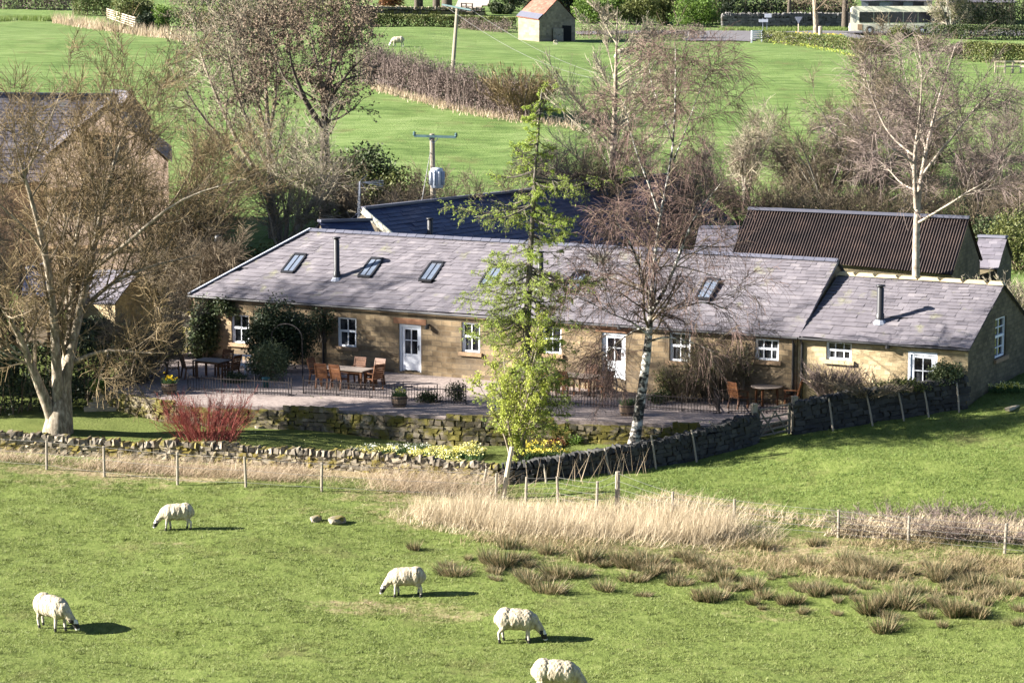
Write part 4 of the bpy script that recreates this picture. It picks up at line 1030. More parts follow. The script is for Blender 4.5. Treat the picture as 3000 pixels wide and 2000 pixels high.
def slate_quad(mb, e0, e1, r0, r1, courses, wmin=.32, wmax=.62, seed=1, lift=.022, dimin=1.5, jit=.008):
    """lays real slates in courses between an eave line e0-e1 and a ridge line r0-r1"""
    r = random.Random(seed)
    e0, e1, r0, r1 = map(Vector, (e0, e1, r0, r1))
    nz = (e1 - e0).cross(r0 - e0).normalized()
    if nz.z < 0: nz = -nz
    sag = lambda f, v: nz * (.018 * math.sin(f * 9 + seed) + .014 * math.sin(v * 5 + f * 17 + seed * 2) - .008)
    hs = [dimin - (dimin - 1) * i / max(1, courses - 1) for i in range(courses)]
    tot = sum(hs); v = 0
    for i in range(courses):
        dv = hs[i] / tot; v1 = min(1.0, v + dv * 1.12)
        a0 = e0.lerp(r0, v); a1 = e1.lerp(r1, v); b0 = e0.lerp(r0, v1); b1 = e1.lerp(r1, v1)
        Lw = (a1 - a0).length; k = .75 + .5 * (hs[i] - 1) / max(.01, dimin - 1) if dimin > 1 else 1
        t = -r.uniform(0, .2)
        while t < Lw:
            w = r.uniform(wmin, wmax) * k
            f0 = max(0, t) / Lw; f1 = min(Lw, t + w - .008) / Lw
            if f1 > f0 + .002 and r.random() > .002:
                jl = r.uniform(.5, 1.4) * lift; dz = (a0 - b0).normalized() * r.uniform(-jit, jit * 2)
                p = [a0.lerp(a1, f0) + nz * jl + dz, a0.lerp(a1, f1) + nz * (jl + r.uniform(-.004, .004)) + dz, b0.lerp(b1, f1) + nz * .004, b0.lerp(b1, f0) + nz * .004]
                q = [a0.lerp(a1, f0) + nz * (jl - .013) + dz, a0.lerp(a1, f1) + nz * (jl - .013) + dz]
                sg = [sag(f0, v), sag(f1, v), sag(f1, v1), sag(f0, v1)]; p = [a_ + b_ for a_, b_ in zip(p, sg)]; q = [q[0] + sg[0], q[1] + sg[1]]
                mb.add(p + q, [(0, 1, 2, 3), (4, 5, 1, 0), (4, 0, 3), (5, 2, 1)])
            t += w
        v += dv
def wall_grid(mb, o, ux, x0, x1, z0, z1, ops, rev, ny, mi=0):
    """a vertical wall through o along ux with rectangular openings (x0,x1,z0,z1) and their reveals; ny points inward"""
    o = Vector(o); ux = Vector(ux); ny = Vector(ny); uz = Vector((0, 0, 1))
    pt = lambda x, z, d=0: o + ux * x + uz * z + ny * d
    xs = sorted({x0, x1, *[q for p in ops for q in p[:2]]}); zs = sorted({z0, z1, *[q for p in ops for q in p[2:4]]})
    xs = [q for q in xs if x0 <= q <= x1]; zs = [q for q in zs if z0 <= q <= z1]
    for i in range(len(xs) - 1):
        for j in range(len(zs) - 1):
            cx, cz = (xs[i] + xs[i + 1]) / 2, (zs[j] + zs[j + 1]) / 2
            if any(p[0] < cx < p[1] and p[2] < cz < p[3] for p in ops): continue
            mb.quad(pt(xs[i], zs[j]), pt(xs[i + 1], zs[j]), pt(xs[i + 1], zs[j + 1]), pt(xs[i], zs[j + 1]), mi)
    for a, b, c, d in [p[:4] for p in ops]:
        mb.quad(pt(a, c), pt(a, d), pt(a, d, rev), pt(a, c, rev), mi); mb.quad(pt(b, d), pt(b, c), pt(b, c, rev), pt(b, d, rev), mi)
        mb.quad(pt(a, d), pt(b, d), pt(b, d, rev), pt(a, d, rev), mi); mb.quad(pt(b, c), pt(a, c), pt(a, c, rev), pt(b, c, rev), mi)
def window(parent, o, ux, ny, w, hgt, cols, rows, rev=.12, kind='sash', matf=None, glass=None, sillm=None, name='window'):
    """a white window in an opening: o = lower left corner on the wall face"""
    o = Vector(o); ux = Vector(ux); ny = Vector(ny); uz = Vector((0, 0, 1)); matf = matf or m_white
    c = o + ny * rev
    f = MB(); t = .075
    def rail(x0, z0, x1, z1, w_, d_, off=0):
        a = c + ux * x0 + uz * z0 + ny * off; b = c + ux * x1 + uz * z1 + ny * off
        f.bar(a, b, w_, d_, up=ny)
    for x in (t / 2, w - t / 2): rail(x, 0, x, hgt, t, .09)
    for z in (t / 2, hgt - t / 2): rail(t, z, w - t, z, t, .09)
    if kind == 'sash':
        rail(t, hgt * .53, w - t, hgt * .53, .085, .08)
        for x in (t * 1.35, w - t * 1.35): rail(x, t, x, hgt * .5, .05, .05, .015)
    for i in range(1, cols): rail(w * i / cols, t, w * i / cols, hgt - t, .035, .04)
    for j in range(1, rows):
        if not (kind == 'sash' and rows == 2): rail(t, hgt * j / rows, w - t, hgt * j / rows, .035, .04)
    F_ = f.obj(name, matf, parent)
    g = MB(); p = c + ny * .02
    g.quad(p + ux * .03 + uz * .03, p + ux * (w - .03) + uz * .03, p + ux * (w - .03) + uz * (hgt - .03), p + ux * .03 + uz * (hgt - .03))
    g.obj('pane', glass or m_glass, F_)
    if sillm:
        s = MB(); s.bar(o + ux * -.12 - uz * .075 - ny * .0, o + ux * (w + .12) - uz * .075, .15, .22, up=ny); s.obj('sill', sillm, F_)
    return F_

# ------------------------------------------------------------------ the row of cottages
ANG = math.radians(28.3)
HU = Vector((math.cos(ANG), -math.sin(ANG), 0)); HN = Vector((math.sin(ANG), math.cos(ANG), 0))   # along the row / into the house
D0 = PZ(1205, 1095)
def on_plane(px, py, o, n):
    dx, dz = ray(px, py); d = Vector((dx, 1, dz)); c = Vector((0, 0, CAMZ))
    return c + d * ((o - c).dot(n) / d.dot(n))
T0 = (on_plane(565, 868, D0, HN) - D0).dot(HU)
HO = D0 + HU * T0; HO.z = PATIO_Z
def W(px, py):
    q = on_plane(px, py, HO, HN) - HO
    return q.dot(HU), q.z
XM = W(2335, 978)[0]; XA = W(2836, 1011)[0]
EZ, RY, RZm, RZa = 2.70, 4.0, 5.27, 4.72
def HL(v): return HO + HU * v[0] + HN * v[1] + Vector((0, 0, v[2]))
pitchN = (HN * -(RZm - EZ) + Vector((0, 0, RY + .12))).normalized()
def RF(px, py, ann=False):
    rz_ = RZa if ann else RZm
    n = (HN * -(rz_ - EZ) + Vector((0, 0, RY + .12))).normalized()
    q = on_plane(px, py, HL((0, -.12, EZ)), n) - HO
    return q.dot(HU), q.dot(HN), q.z
UX, NY = Vector((1, 0, 0)), Vector((0, 1, 0))
house = thing('cottage_row', 'long low stone cottage row under a grey slate roof with six rooflights', 'house', HO, -ANG)
def opening(x0p, x1p, y0p, y1p):
    a, z1 = W(x0p, y0p); b, z0 = W(x1p, y1p)
    return (a, b, max(z0, .02), min(z1, 2.60))
ops_m = [opening(677, 730, 920, 1007), opening(821, 879, 925, 1010), opening(988, 1044, 928, 1018), opening(1168, 1234, 948, 1092), opening(1352, 1406, 943, 1034), opening(1588, 1644, 956, 1038), opening(1762, 1832, 972, 1114), opening(1961, 2022, 972, 1061), opening(2212, 2281, 991, 1058)]
kinds = ['w', 'w', 'w', 'd', 'w', 'w', 'd', 'w', 'w3']
mb = MB()
wall_grid(mb, (0, 0, 0), UX, 0, XM, -1.2, EZ, ops_m, .2, NY)
mb.quad((0, 8, -1.2), (0, 0, -1.2), (0, 0, EZ), (0, 8, EZ)); mb.quad((XM, 0, -1.2), (XM, 8, -1.2), (XM, 8, EZ), (XM, 0, EZ)); mb.quad((XM, 8, -1.2), (0, 8, -1.2), (0, 8, EZ), (XM, 8, EZ))
mb.add([(XM, 0, EZ), (XM, 8, EZ), (XM, 4, RZm - .06)], [(0, 1, 2)])
mb.obj('wall', m_wall, house)
# lintels
for (a, b, c, d), k in zip(ops_m, kinds):
    if k == 'd': lm = MB(); lm.box(((a + b) / 2, -.004, d + .13), (b - a + .5, .03, .24)); lm.obj('lintel', m_redlintel, house)
def cottage_openings(ops, kinds, par, sillm):
    for i, ((a, b, c, d), k) in enumerate(zip(ops, kinds)):
        if k[0] == 'w':
            window(par, (a, 0, c), UX, NY, b - a, d - c, 3 if k == 'w3' else 2, 2, sillm=sillm)
        else:
            f = MB(); w = b - a; hh = d - c
            for x in (a + .05, b - .05): f.bar((x, .12, c), (x, .12, d), .1, .12, up=NY)
            f.bar((a + .1, .12, d - .05), (b - .1, .12, d - .05), .1, .12, up=NY)
            lx0, lx1 = a + .11, b - .11
            for x in (lx0 + .06, lx1 - .06): f.bar((x, .13, c + .03), (x, .13, d - .11), .12, .06, up=NY)
            for z, t in ((c + .36, .60), (c + .70, .10), (d - .17, .12), ((d + c + .6) / 2 + .02, .035)): f.bar((lx0 + .12, .135, z), (lx1 - .12, .135, z), t, .05, up=NY)
            f.bar(((lx0 + lx1) / 2, .135, c + .7), ((lx0 + lx1) / 2, .135, d - .12), .035, .05, up=NY)
            dd = f.obj('door', m_white, par)
            g = MB(); g.quad((lx0, .15, c + .5), (lx1, .15, c + .5), (lx1, .15, d - .12), (lx0, .15, d - .12)); g.obj('pane', m_glass, dd)
            q = MB(); q.bar((lx1 - .05, .09, c + .92), (lx1 - .05, .09, c + 1.14), .035, .02, up=NY); q.bar((lx1 - .05, .075, c + 1.06), (lx1 - .16, .075, c + 1.06), .02, .02, up=NY); q.obj('handle', m_black, dd)
cottage_openings(ops_m, kinds, house, m_lintel)
# roof
LH = 3.55
e0, e1 = Vector((-.15, -.12, EZ)), Vector((XM + .12, -.12, EZ)); r0, r1 = Vector((LH, RY, RZm + .12)), Vector((XM + .12, RY, RZm))
b0, b1 = Vector((-.15, 8.12, EZ)), Vector((XM + .12, 8.12, EZ))
mb = MB()
dn = Vector((0, 0, -.05))
mb.quad(e0 + dn, e1 + dn, r1 + dn, r0 + dn); mb.quad(b1 + dn, b0 + dn, r0 + dn, r1 + dn); mb.add([b0 + dn, e0 + dn, r0 + dn], [(0, 1, 2)])
slate_quad(mb, e0, e1, r0, r1, 20, .24, .56, 3, .03, 1.7)
slate_quad(mb, b1, b0, r1, r0, 14, .5, .9, 4)
slate_quad(mb, b0, e0, r0 + Vector((0, .05, 0)), r0, 14, .4, .8, 5)
mb.quad(e1, e1 + Vector((0, 0, -.13)), r1 + Vector((0, 0, -.13)), r1)
roof = mb.obj('roof', m_slate, house)
mb = MB(); r = random.Random(2)
t = LH
while t < XM + .1:
    w = min(.46, XM + .12 - t); z = RZm + .12 * (1 - (t - LH) / (XM - LH)) + .03
    s = r.uniform(-.008, .008)
    mb.add([(t, RY - .17, z - .07 + s), (t + w - .02, RY - .17, z - .07 - s), (t + w - .02, RY, z + .05 - s), (t, RY, z + .05 + s), (t + w - .02, RY + .17, z - .07), (t, RY + .17, z - .07)], [(0, 1, 2, 3), (3, 2, 4, 5), (0, 3, 5), (1, 4, 2)])
    t += w
mb.obj('ridge_tiles', m_ridge, roof)
mb = MB(); mb.bar(e0 + Vector((0, 0, .05)), r0 + Vector((0, 0, .06)), .22, .05, up=(-.5, -.5, 1)); mb.obj('hip_flashing', m_lead, roof)
def flue(par, base, hgt, rad=.085, mat=None, nm='flue'):
    mb = MB(); x, y, z = base
    mb.lathe([(rad + .03, -.3), (rad + .03, .28), (rad, .30), (rad, hgt - .12), (rad - .02, hgt - .11), (rad - .02, hgt - .06), (rad + .05, hgt - .06), (rad + .05, hgt), (.02, hgt + .02)], 12, base)
    f = mb.obj(nm, m_black, par, True)
    s = MB(); s.lathe([(rad + .16, -.12), (rad + .04, .05)], 10, base); s.obj('collar', m_lead, f)
def rooflight(par, c0, w, l, slope_n, up):
    """a rooflight lying on the slope, c0 its lower left corner, up the unit vector up the slope"""
    c0 = Vector(c0); n = Vector(slope_n); up = Vector(up); f = MB()
    c0 = c0 + n * .05
    f.bar(c0, c0 + UX * w, .12, .11, up=n); f.bar(c0 + up * l, c0 + up * l + UX * w, .14, .13, up=n)
    f.bar(c0 + up * .06, c0 + up * (l - .07), .09, .10, up=n); f.bar(c0 + UX * w + up * .06, c0 + UX * w + up * (l - .07), .09, .10, up=n)
    f.bar(c0 + UX * (w / 2) + up * .06 + n * .02, c0 + UX * (w / 2) + up * (l - .07) + n * .02, .025, .05, up=n)
    F_ = f.obj('rooflight', m_black, par)
    g = MB(); q = c0 + n * .025; g.quad(q, q + UX * w, q + UX * w + up * l, q + up * l); g.obj('pane', m_skyglass, F_)
upv = Vector((0, RY + .12, RZm - EZ)).normalized(); nv = Vector((0, -(RZm - EZ), RY + .12)).normalized()
for bx, by, tx, ty in ((825, 799, 872, 737), (1050, 812, 1097, 746), (1228, 824, 1268, 762), (1403, 838, 1447, 776), (1652, 853, 1688, 788), (2038, 877, 2080, 815)):
    q = RF(bx, by); q2 = RF(tx, ty)
    rooflight(roof, (q[0], q[1], q[2]), .62, min(1.25, (Vector(q2) - Vector(q)).length), nv, upv)
for px, py, ty in ((987, 815, 688), (1583, 848, 735)):
    q = RF(px, py); flue(roof, (q[0], q[1], q[2]), (py - ty) / PXM(100.5), .125)
# gutter and pipes
mb = MB(); mb.tube([(-.15, -.19, EZ - .05), (XM * .5, -.19, EZ - .085), (XM + .1, -.19, EZ - .05)], .055, 6)
mb.obj('gutter', m_black, house)
mb = MB(); x = W(947, 905)[0]
mb.tube([(x, -.16, EZ - .1), (x, -.05, EZ - .35), (x, -.05, .05)], .04, 6); mb.obj('downpipe', m_black, house)
mb = MB(); mb.tube([(XM - .12, -.16, EZ - .1), (XM - .12, -.06, EZ - .3), (XM - .12, -.06, -.2)], .05, 6); mb.obj('downpipe', m_black, house)
def wall_lamp(par, x, z):
    mb = MB(); mb.box((x, -.06, z + .06), (.07, .14, .05)); mb.lathe([(.05, -.12), (.10, -.09), (.10, .02), (.03, .07)], 8, (x, -.16, z)); mb.obj('wall_lamp', m_black, par)
for px, py in ((1257, 955), (855, 943), (1820, 955)): wall_lamp(house, *W(px, py))

# the low annexe joined to its right end
annex = thing('annexe', 'low cream stone annexe with one black flue and stone ridge at the right end', 'house', HO, -ANG)
ops_a = [opening(2419, 2493, 995, 1058), opening(2660, 2742, 1005, 1150)]
ops_a[1] = (ops_a[1][0], ops_a[1][1], .35, 2.42)
mb = MB()
wall_grid(mb, (0, .06, 0), UX, XM + .02, XA, -1.2, EZ, ops_a, .2, NY)
gop = (3.35, 4.75, 1.85, 3.40)
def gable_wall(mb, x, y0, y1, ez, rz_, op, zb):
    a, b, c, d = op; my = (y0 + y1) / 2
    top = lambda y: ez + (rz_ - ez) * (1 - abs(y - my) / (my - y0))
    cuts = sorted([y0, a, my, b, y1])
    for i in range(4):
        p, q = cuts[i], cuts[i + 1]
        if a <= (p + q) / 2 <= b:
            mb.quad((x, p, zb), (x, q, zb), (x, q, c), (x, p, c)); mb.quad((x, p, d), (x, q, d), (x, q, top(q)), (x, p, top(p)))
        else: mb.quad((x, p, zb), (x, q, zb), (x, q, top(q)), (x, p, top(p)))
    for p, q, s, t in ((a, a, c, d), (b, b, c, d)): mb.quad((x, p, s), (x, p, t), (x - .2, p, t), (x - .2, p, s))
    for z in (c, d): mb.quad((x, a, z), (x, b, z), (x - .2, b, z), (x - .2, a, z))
mb.quad((XA, 7.94, -1.2), (XM + .02, 7.94, -1.2), (XM + .02, 7.94, EZ), (XA, 7.94, EZ)); mb.quad((XM + .02, 7.94, -1.2), (XM + .02, .06, -1.2), (XM + .02, .06, EZ), (XM + .02, 7.94, EZ))
mb.obj('wall', m_annex, annex)
mb = MB(); gable_wall(mb, XA, .06, 7.94, EZ, RZa - .06, gop, -1.2); mb.obj('gable_wall', m_shaded_rubble, annex)['label'] = 'gable wall with its shade put into the stone colour'
window(annex, (ops_a[0][0], .06, ops_a[0][2]), UX, NY, ops_a[0][1] - ops_a[0][0], ops_a[0][3] - ops_a[0][2], 3, 2, sillm=m_ridge_stone)
cottage_openings([(ops_a[1][0], ops_a[1][1], ops_a[1][2], ops_a[1][3])], ['d'], annex, None)
window(annex, (XA, gop[0], gop[2]), NY, -UX, gop[1] - gop[0], gop[3] - gop[2], 2, 4, sillm=m_lintel)
mb = MB()
e0, e1, r0, r1 = Vector((XM + .13, -.12, EZ)), Vector((XA + .1, -.12, EZ)), Vector((XM + .13, RY, RZa)), Vector((XA + .1, RY, RZa - .05))
b0, b1 = Vector((XM + .13, 8.12, EZ)), Vector((XA + .1, 8.12, EZ))
mb.quad(e0 + dn, e1 + dn, r1 + dn, r0 + dn); mb.quad(b1 + dn, b0 + dn, r0 + dn, r1 + dn)
slate_quad(mb, e0, e1, r0, r1, 18, .26, .60, 13, .03, 1.7); slate_quad(mb, b1, b0, r1, r0, 12, .5, .9, 14)
aroof = mb.obj('roof', m_slate, annex)
mb = MB(); t = XM + .13; r = random.Random(8)
while t < XA + .1:
    w = min(r.uniform(.7, 1.0), XA + .12 - t); z = RZa - .05 * (t - XM) / (XA - XM) + .045
    mb.box((t + w / 2, RY, z), (w + .004, .34, .12 + r.uniform(-.01, .015)), 0, 0, 0, 0, .015, r, .3); t += w
mb.obj('ridge_stones', m_ridge_stone, aroof)
q = RF(2578, 940, True); flue(aroof, q, 105 / PXM(95), .135)
mb = MB(); mb.tube([(XM + .15, -.19, EZ - .05), (XA + .1, -.19, EZ - .06)], .05, 6); mb.obj('gutter', m_black, annex)
mb = MB(); mb.tube([(XM + .22, -.15, EZ - .1), (XM + .22, -.0, EZ - .3), (XM + .22, -.0, -.2)], .05, 6); mb.obj('downpipe', m_black, annex)
wall_lamp(annex, W(2605, 1012)[0], W(2605, 1012)[1])

# ------------------------------------------------------------------ other buildings, given by ridge and eave corners
def building(name, label, A, B, C, D, zb, wallm, roofm, roof='slate', courses=14, over=.12, cat='barn', seed=1, ws=(.4, .8), ridge=None, lift=.022):
    """A-B ridge (left, right), C-D front eave (left, right)"""
    A, B, C, D = map(Vector, (A, B, C, D))
    base = Vector(((C.x + D.x) / 2, (C.y + D.y) / 2, zb)); t = thing(name, label, cat, base)
    A, B, C, D = A - base, B - base, C - base, D - base
    C2 = Vector((2 * A.x - C.x, 2 * A.y - C.y, C.z)); D2 = Vector((2 * B.x - D.x, 2 * B.y - D.y, D.z))
    ax = (B - A).normalized(); mb = MB()
    def ins(p, q, f=.03): return p.lerp(q, f)
    c, d, c2, d2 = ins(C, C2), ins(D, D2), ins(C2, C), ins(D2, D)
    i = ax * over
    c, c2, d, d2, a, b = c + i, c2 + i, d - i, d2 - i, A + i, B - i
    g = lambda p: Vector((p.x, p.y, -.8)); lo = Vector((0, 0, -.04))
    for p, q in ((c, d), (d2, c2)): mb.quad(g(p), g(q), q + lo, p + lo)
    mb.add([g(d), g(d2), d2 + lo, b + lo * 3, d + lo], [(0, 1, 2, 3, 4)]); mb.add([g(c2), g(c), c + lo, a + lo * 3, c2 + lo], [(0, 1, 2, 3, 4)])
    w = mb.obj('wall', wallm, t)
    mb = MB()
    if roof == 'slate':
        mb.quad(C + lo, D + lo, B + lo, A + lo); mb.quad(D2 + lo, C2 + lo, A + lo, B + lo)
        slate_quad(mb, C, D, A, B, courses, *ws, seed, lift, 1.3); slate_quad(mb, D2, C2, B, A, max(4, courses // 2), ws[0] * 2, ws[1] * 2, seed + 1, lift, 1.2)
    else:
        n = int((D - C).length / .13) * 4
        for p0, p1, q0, q1 in ((C, D, A, B), (D2, C2, B, A)):
            nv_ = (p1 - p0).cross(q0 - p0).normalized()
            vs = []
            for k in range(n + 1):
                o = nv_ * (.035 * math.sin(k * math.pi / 2)); f = k / n
                for s in (0, .5, 1): vs.append(p0.lerp(p1, f).lerp(q0.lerp(q1, f), s) + o)
            mb.add(vs, [(k * 3 + s, k * 3 + 3 + s, k * 3 + 4 + s, k * 3 + 1 + s) for k in range(n) for s in (0, 1)])
    ro = mb.obj('roof', roofm, t)
    mb = MB(); mb.bar(A + Vector((0, 0, .05)), B + Vector((0, 0, .05)), .3, .12); mb.obj('ridge', ridge or m_ridge, ro)
    return t, (A, B, C, D, C2, D2), base
def dark_opening(t, base, pts, name='opening', mat=None, thick=.03):
    """a flat panel given by world corners"""
    mb = MB(); v = [Vector(p) - base for p in pts]; n = (v[1] - v[0]).cross(v[3] - v[0]).normalized() * thick
    mb.add(v + [q - n for q in v], [(0, 1, 2, 3), (7, 6, 5, 4), (0, 4, 5, 1), (1, 5, 6, 2), (2, 6, 7, 3), (3, 7, 4, 0)]); return mb.obj(name, mat or m_dark, t)

# long navy roofed shed behind
b55 = math.radians(55); ua = Vector((math.cos(b55), math.sin(b55), 0)); na = Vector((math.sin(b55), -math.cos(b55), 0))
A = P(1064, 612, 118); Bq = A + ua * 28.9
C = A + na * 6 - Vector((0, 0, 3.8)); Dq = Bq + na * 6 - Vector((0, 0, 3.8))
t, pts, base = building('blue_roofed_house', 'long building with a dark navy tiled roof and cream bargeboard behind the cottages', A, Bq, C, Dq, 3.2, m_barnstone, m_blue_slate, 'slate', 22, .1, 'building', 31, (.5, .9), None, .03)
mb = MB()
for s, e in ((0, 2),):
    mb.bar(pts[s] - ua * .06 + Vector((0, 0, -.06)), pts[e] - ua * .06 + Vector((0, 0, -.06)), .08, .30)
mb.obj('bargeboard', m_cream, t)
q = on_plane(1260, 690, A, (na * 3.8 + Vector((0, 0, 6))).normalized()) - base
flue(t, (q.x, q.y, q.z - .4), 1.25, .14)
# lower navy porch in front of its gable
A2 = P(935, 650, 113.6); B2 = P(1085, 646, 115.5)
building('porch', 'low dark blue roofed porch joining the navy roof to the cottage ridge', A2, B2, A2 + Vector((.9, -2.6, -1.5)), B2 + Vector((.9, -2.6, -1.5)), 3.0, m_barnstone, m_blue_slate, 'slate', 8, .1, 'porch', 33)
# corrugated barn
t, pts, base = building('corrugated_barn', 'old stone barn with a rusty dark corrugated roof behind the annexe', P(2193, 613, 117), P(2840, 640, 113), P(2143, 745, 114), P(2790, 805, 110), 3.2, m_shaded_rubble, m_corr, 'corr', 10, .1)
building('stone_outhouse', 'small grey slated outhouse squeezed between navy roof and corrugated barn', P(2048, 668, 121), P(2165, 668, 120.5), P(2030, 742, 118), P(2150, 745, 117.5), 3.4, m_barnstone, m_slate_dark, 'slate', 9, .1)
building('stone_shed', 'little slate roofed stone shed beyond the barn gable at the right', P(2868, 694, 119), P(2950, 697, 118), P(2850, 782, 117), P(2925, 786, 116), 4.0, m_shaded_rubble, m_slate_dark, 'slate', 8, .1)
# tall pink house at the left
Yg = 120
t, pts, base = building('pink_house', 'tall pinkish stone house with gable end behind the garden tree', P(318, 290, 131), P(308, 308, 119.6), P(142, 425, 131.5), P(122, 466, 120.6), 2.9, m_pink, m_slate_dark, 'slate', 20, .12, 'house', 41)
gl, gr = pts[3] + base, pts[5] + base
gd = (gr - gl); gd.z = 0; gd.normalize(); gn = Vector((gd.y, -gd.x, 0))
def gab(px, py, off=.04): return on_plane(px, py, gl, gn) + gn * off
for i, (x0, x1, y0, y1) in enumerate(((172, 242, 578, 622), (262, 336, 392, 462), (172, 242, 745, 800), (330, 390, 585, 630))):
    f = dark_opening(t, base, [gab(x0, y1), gab(x1, y1), gab(x1, y0), gab(x0, y0)], 'window', m_glass)
    mb = MB(); q = [v - base for v in (gab(x0, y1, .06), gab(x1, y1, .06), gab(x1, y0, .06), gab(x0, y0, .06))]
    for k in range(4): mb.bar(q[k], q[(k + 1) % 4], .13, .10, up=gn)
    mb.bar((q[0] + q[1]) / 2, (q[2] + q[3]) / 2, .12, .09, up=gn); mb.obj('frame', m_lintel, f)
for y in (556, 726): mb = MB(); mb.bar(gab(104, y, .03) - base, gab(430, y - 6, .03) - base, .16, .1, up=gn); mb.obj('string_course', m_lintel, t)
A3, B3 = P(-160, 275, 131), P(345, 280, 134)
building('slated_house', 'large house range with a wide grey slate roof at the left edge', A3, B3, P(-170, 545, 124.5), P(335, 522, 128), 3.0, m_pink, m_slate, 'slate', 24, .12, 'house', 43)
building('dark_gabled_house', 'dark slated gable rising behind the pink house', P(330, 268, 141), P(385, 272, 139), P(280, 345, 140.5), P(326, 358, 138), 4.5, m_pink, m_slate_dark, 'slate', 9, .1, 'house', 44)
building('outbuilding', 'small slate roofed outbuilding behind the big garden tree', P(262, 796, 115.5), P(404, 799, 112.6), P(190, 884, 114), P(336, 888, 110.6), 2.7, m_annex, m_slate_dark, 'slate', 11, .1, 'shed', 45)
building('lean_to', 'low dark blue roofed lean to at the foot of the pink house', P(80, 790, 113.5), P(150, 772, 114.5), P(60, 866, 110.8), P(140, 868, 110.8), 2.7, m_pink, m_blue_slate, 'slate', 8, .1, 'shed', 46)
drystone('yard_wall', 'low coped stone wall between outbuilding and ivy covered corner', [GY(470, 110, -.1), GY(560, 108.6, -.1)], lambda t: 2.0, .4, m_mossy, m_capstone, seed=12, cap_h=.15)
# stone barn far off in the field
t, pts, base = building('field_barn', 'small stone field barn with a red tiled roof and dark doorway', P(1585, -25, 242), P(1634, -3, 237.5), P(1513, 48, 240.5), P(1577, 58, 235.5), 13.7, m_barnstone, m_redtile, 'slate', 16, .1, 'barn', 47)
gl = pts[3] + base; gr = pts[5] + base; gd = gr - gl; gd.z = 0; gd.normalize(); gn = Vector((gd.y, -gd.x, 0))
gab = lambda px, py, off=.05: on_plane(px, py, gl, gn) + gn * off
dark_opening(t, base, [gab(1648, 129), gab(1673, 128), gab(1673, 76), gab(1648, 75)], 'doorway')
dark_opening(t, base, [gab(1619, 129, .12), gab(1647, 129, .16), gab(1647, 84, .16), gab(1619, 84, .12)], 'door', m_wood_fence)
mb = MB()
for a_, b_ in (((1622, 98), (1645, 98)), ((1622, 115), (1645, 115)), ((1622, 115), (1645, 98))): mb.bar(gab(*a_, .2) - base, gab(*b_, .2) - base, .18, .05, up=gn)
mb.obj('door_ledges', m_wood_fence, t)
mb = MB(); c_, d_ = pts[2], pts[3]; u_ = (pts[0] - pts[2]).normalized() * .75; n_ = (d_ - c_).cross(u_).normalized() * .06
mb.quad(c_ + n_, d_ + n_, d_ + u_ + n_, c_ + u_ + n_); mb.obj('eaves_course', m_ridge, t)
# ------------------------------------------------------------------ garden furniture
def make_chair(label, loc, rz, mat=None, group='wooden garden chairs'):
    mat = mat or m_teak
    t = thing('garden_chair', label, 'chair', loc, rz, group)
    mb = MB()
    for i in range(5): mb.box((0, -.20 + i * .1, .43), (.50, .085, .03))
    mb.box((0, -.24, .40), (.50, .03, .06)); mb.obj('seat', mat, t)
    mb = MB()
    for x in (-.25, .25): mb.bar((x, .22, .42), (x, .36, .98), .05, .04, up=(1, 0, 0))
    for i in range(6): z = .50 + i * .085; y = .22 + .14 * (z - .42) / .56; mb.box((0, y, z), (.46, .02, .072), rx=-.24)
    mb.box((0, .365, 1.0), (.54, .035, .09), rx=-.24)
    mb.obj('backrest', mat, t)
    for x in (-.25, .25):
        for y0, y1, z in ((-.24, -.26, .64), (.22, .30, .43)):
            mb = MB(); mb.bar((x, y1, 0), (x, y0, z), .06, .05, up=(1, 0, 0)); mb.obj('leg', mat, t)
        mb = MB(); mb.bar((x, -.30, .655), (x, .29, .665), .075, .03); mb.obj('armrest', mat, t)
    return t
def place_chair(src, loc, rz, label): 
    return dup(src, loc, rz, label)
def table_rect(label, loc, rz, L, Wd, mat):
    t = thing('garden_table', label, 'table', loc, rz, 'garden tables')
    mb = MB(); n = 7
    for i in range(n): mb.box((0, -Wd / 2 + (i + .5) * Wd / n, .73), (L, Wd / n - .012, .035))
    mb.obj('tabletop', m_teak_grey, t)
    mb = MB()
    for y in (-Wd / 2 + .1, Wd / 2 - .1): mb.box((0, y, .67), (L - .25, .03, .09))
    for x in (-L / 2 + .12, L / 2 - .12): mb.box((x, 0, .67), (.03, Wd - .24, .09))
    mb.obj('apron', mat, t)
    for x in (-L / 2 + .12, L / 2 - .12):
        for y in (-Wd / 2 + .1, Wd / 2 - .1): mb = MB(); mb.box((x, y, .35), (.075, .075, .70)); mb.obj('leg', mat, t)
    return t
def table_round(label, loc, rz, R, mat):
    t = thing('garden_table', label, 'table', loc, rz, 'garden tables')
    mb = MB(); mb.lathe([(R - .02, .715), (R, .72), (R, .745), (R - .02, .75), (.03, .752)], 24); mb.obj('tabletop', m_teak_grey, t)
    mb = MB()
    for a in (0, math.pi / 2): mb.box((0, 0, .68), (R * 1.5, .04, .08), a)
    mb.obj('apron', mat, t)
    for k in range(4):
        a = k * math.pi / 2 + .785; x, y = math.cos(a) * R * .68, math.sin(a) * R * .68
        mb = MB(); mb.bar((x * 1.06, y * 1.06, 0), (x, y, .70), .075, .075); mb.obj('leg', mat, t)
    return t
def atp(c, dx, dy, rz):    # offset in the table's own frame
    return Vector((c.x + dx * math.cos(rz) - dy * math.sin(rz), c.y + dx * math.sin(rz) + dy * math.cos(rz), c.z))
A_ = -ANG
c2 = PZ(1015, 1131)
table_rect('long slatted rectangular table before the white door', c2, A_, 2.1, .95, m_teak)
c1 = PZ(622, 1106)
table_rect('rectangular wooden table by the ivy at the left end of the terrace', c1, A_, 1.35, .9, m_teak)
c3 = PZ(1690, 1152)
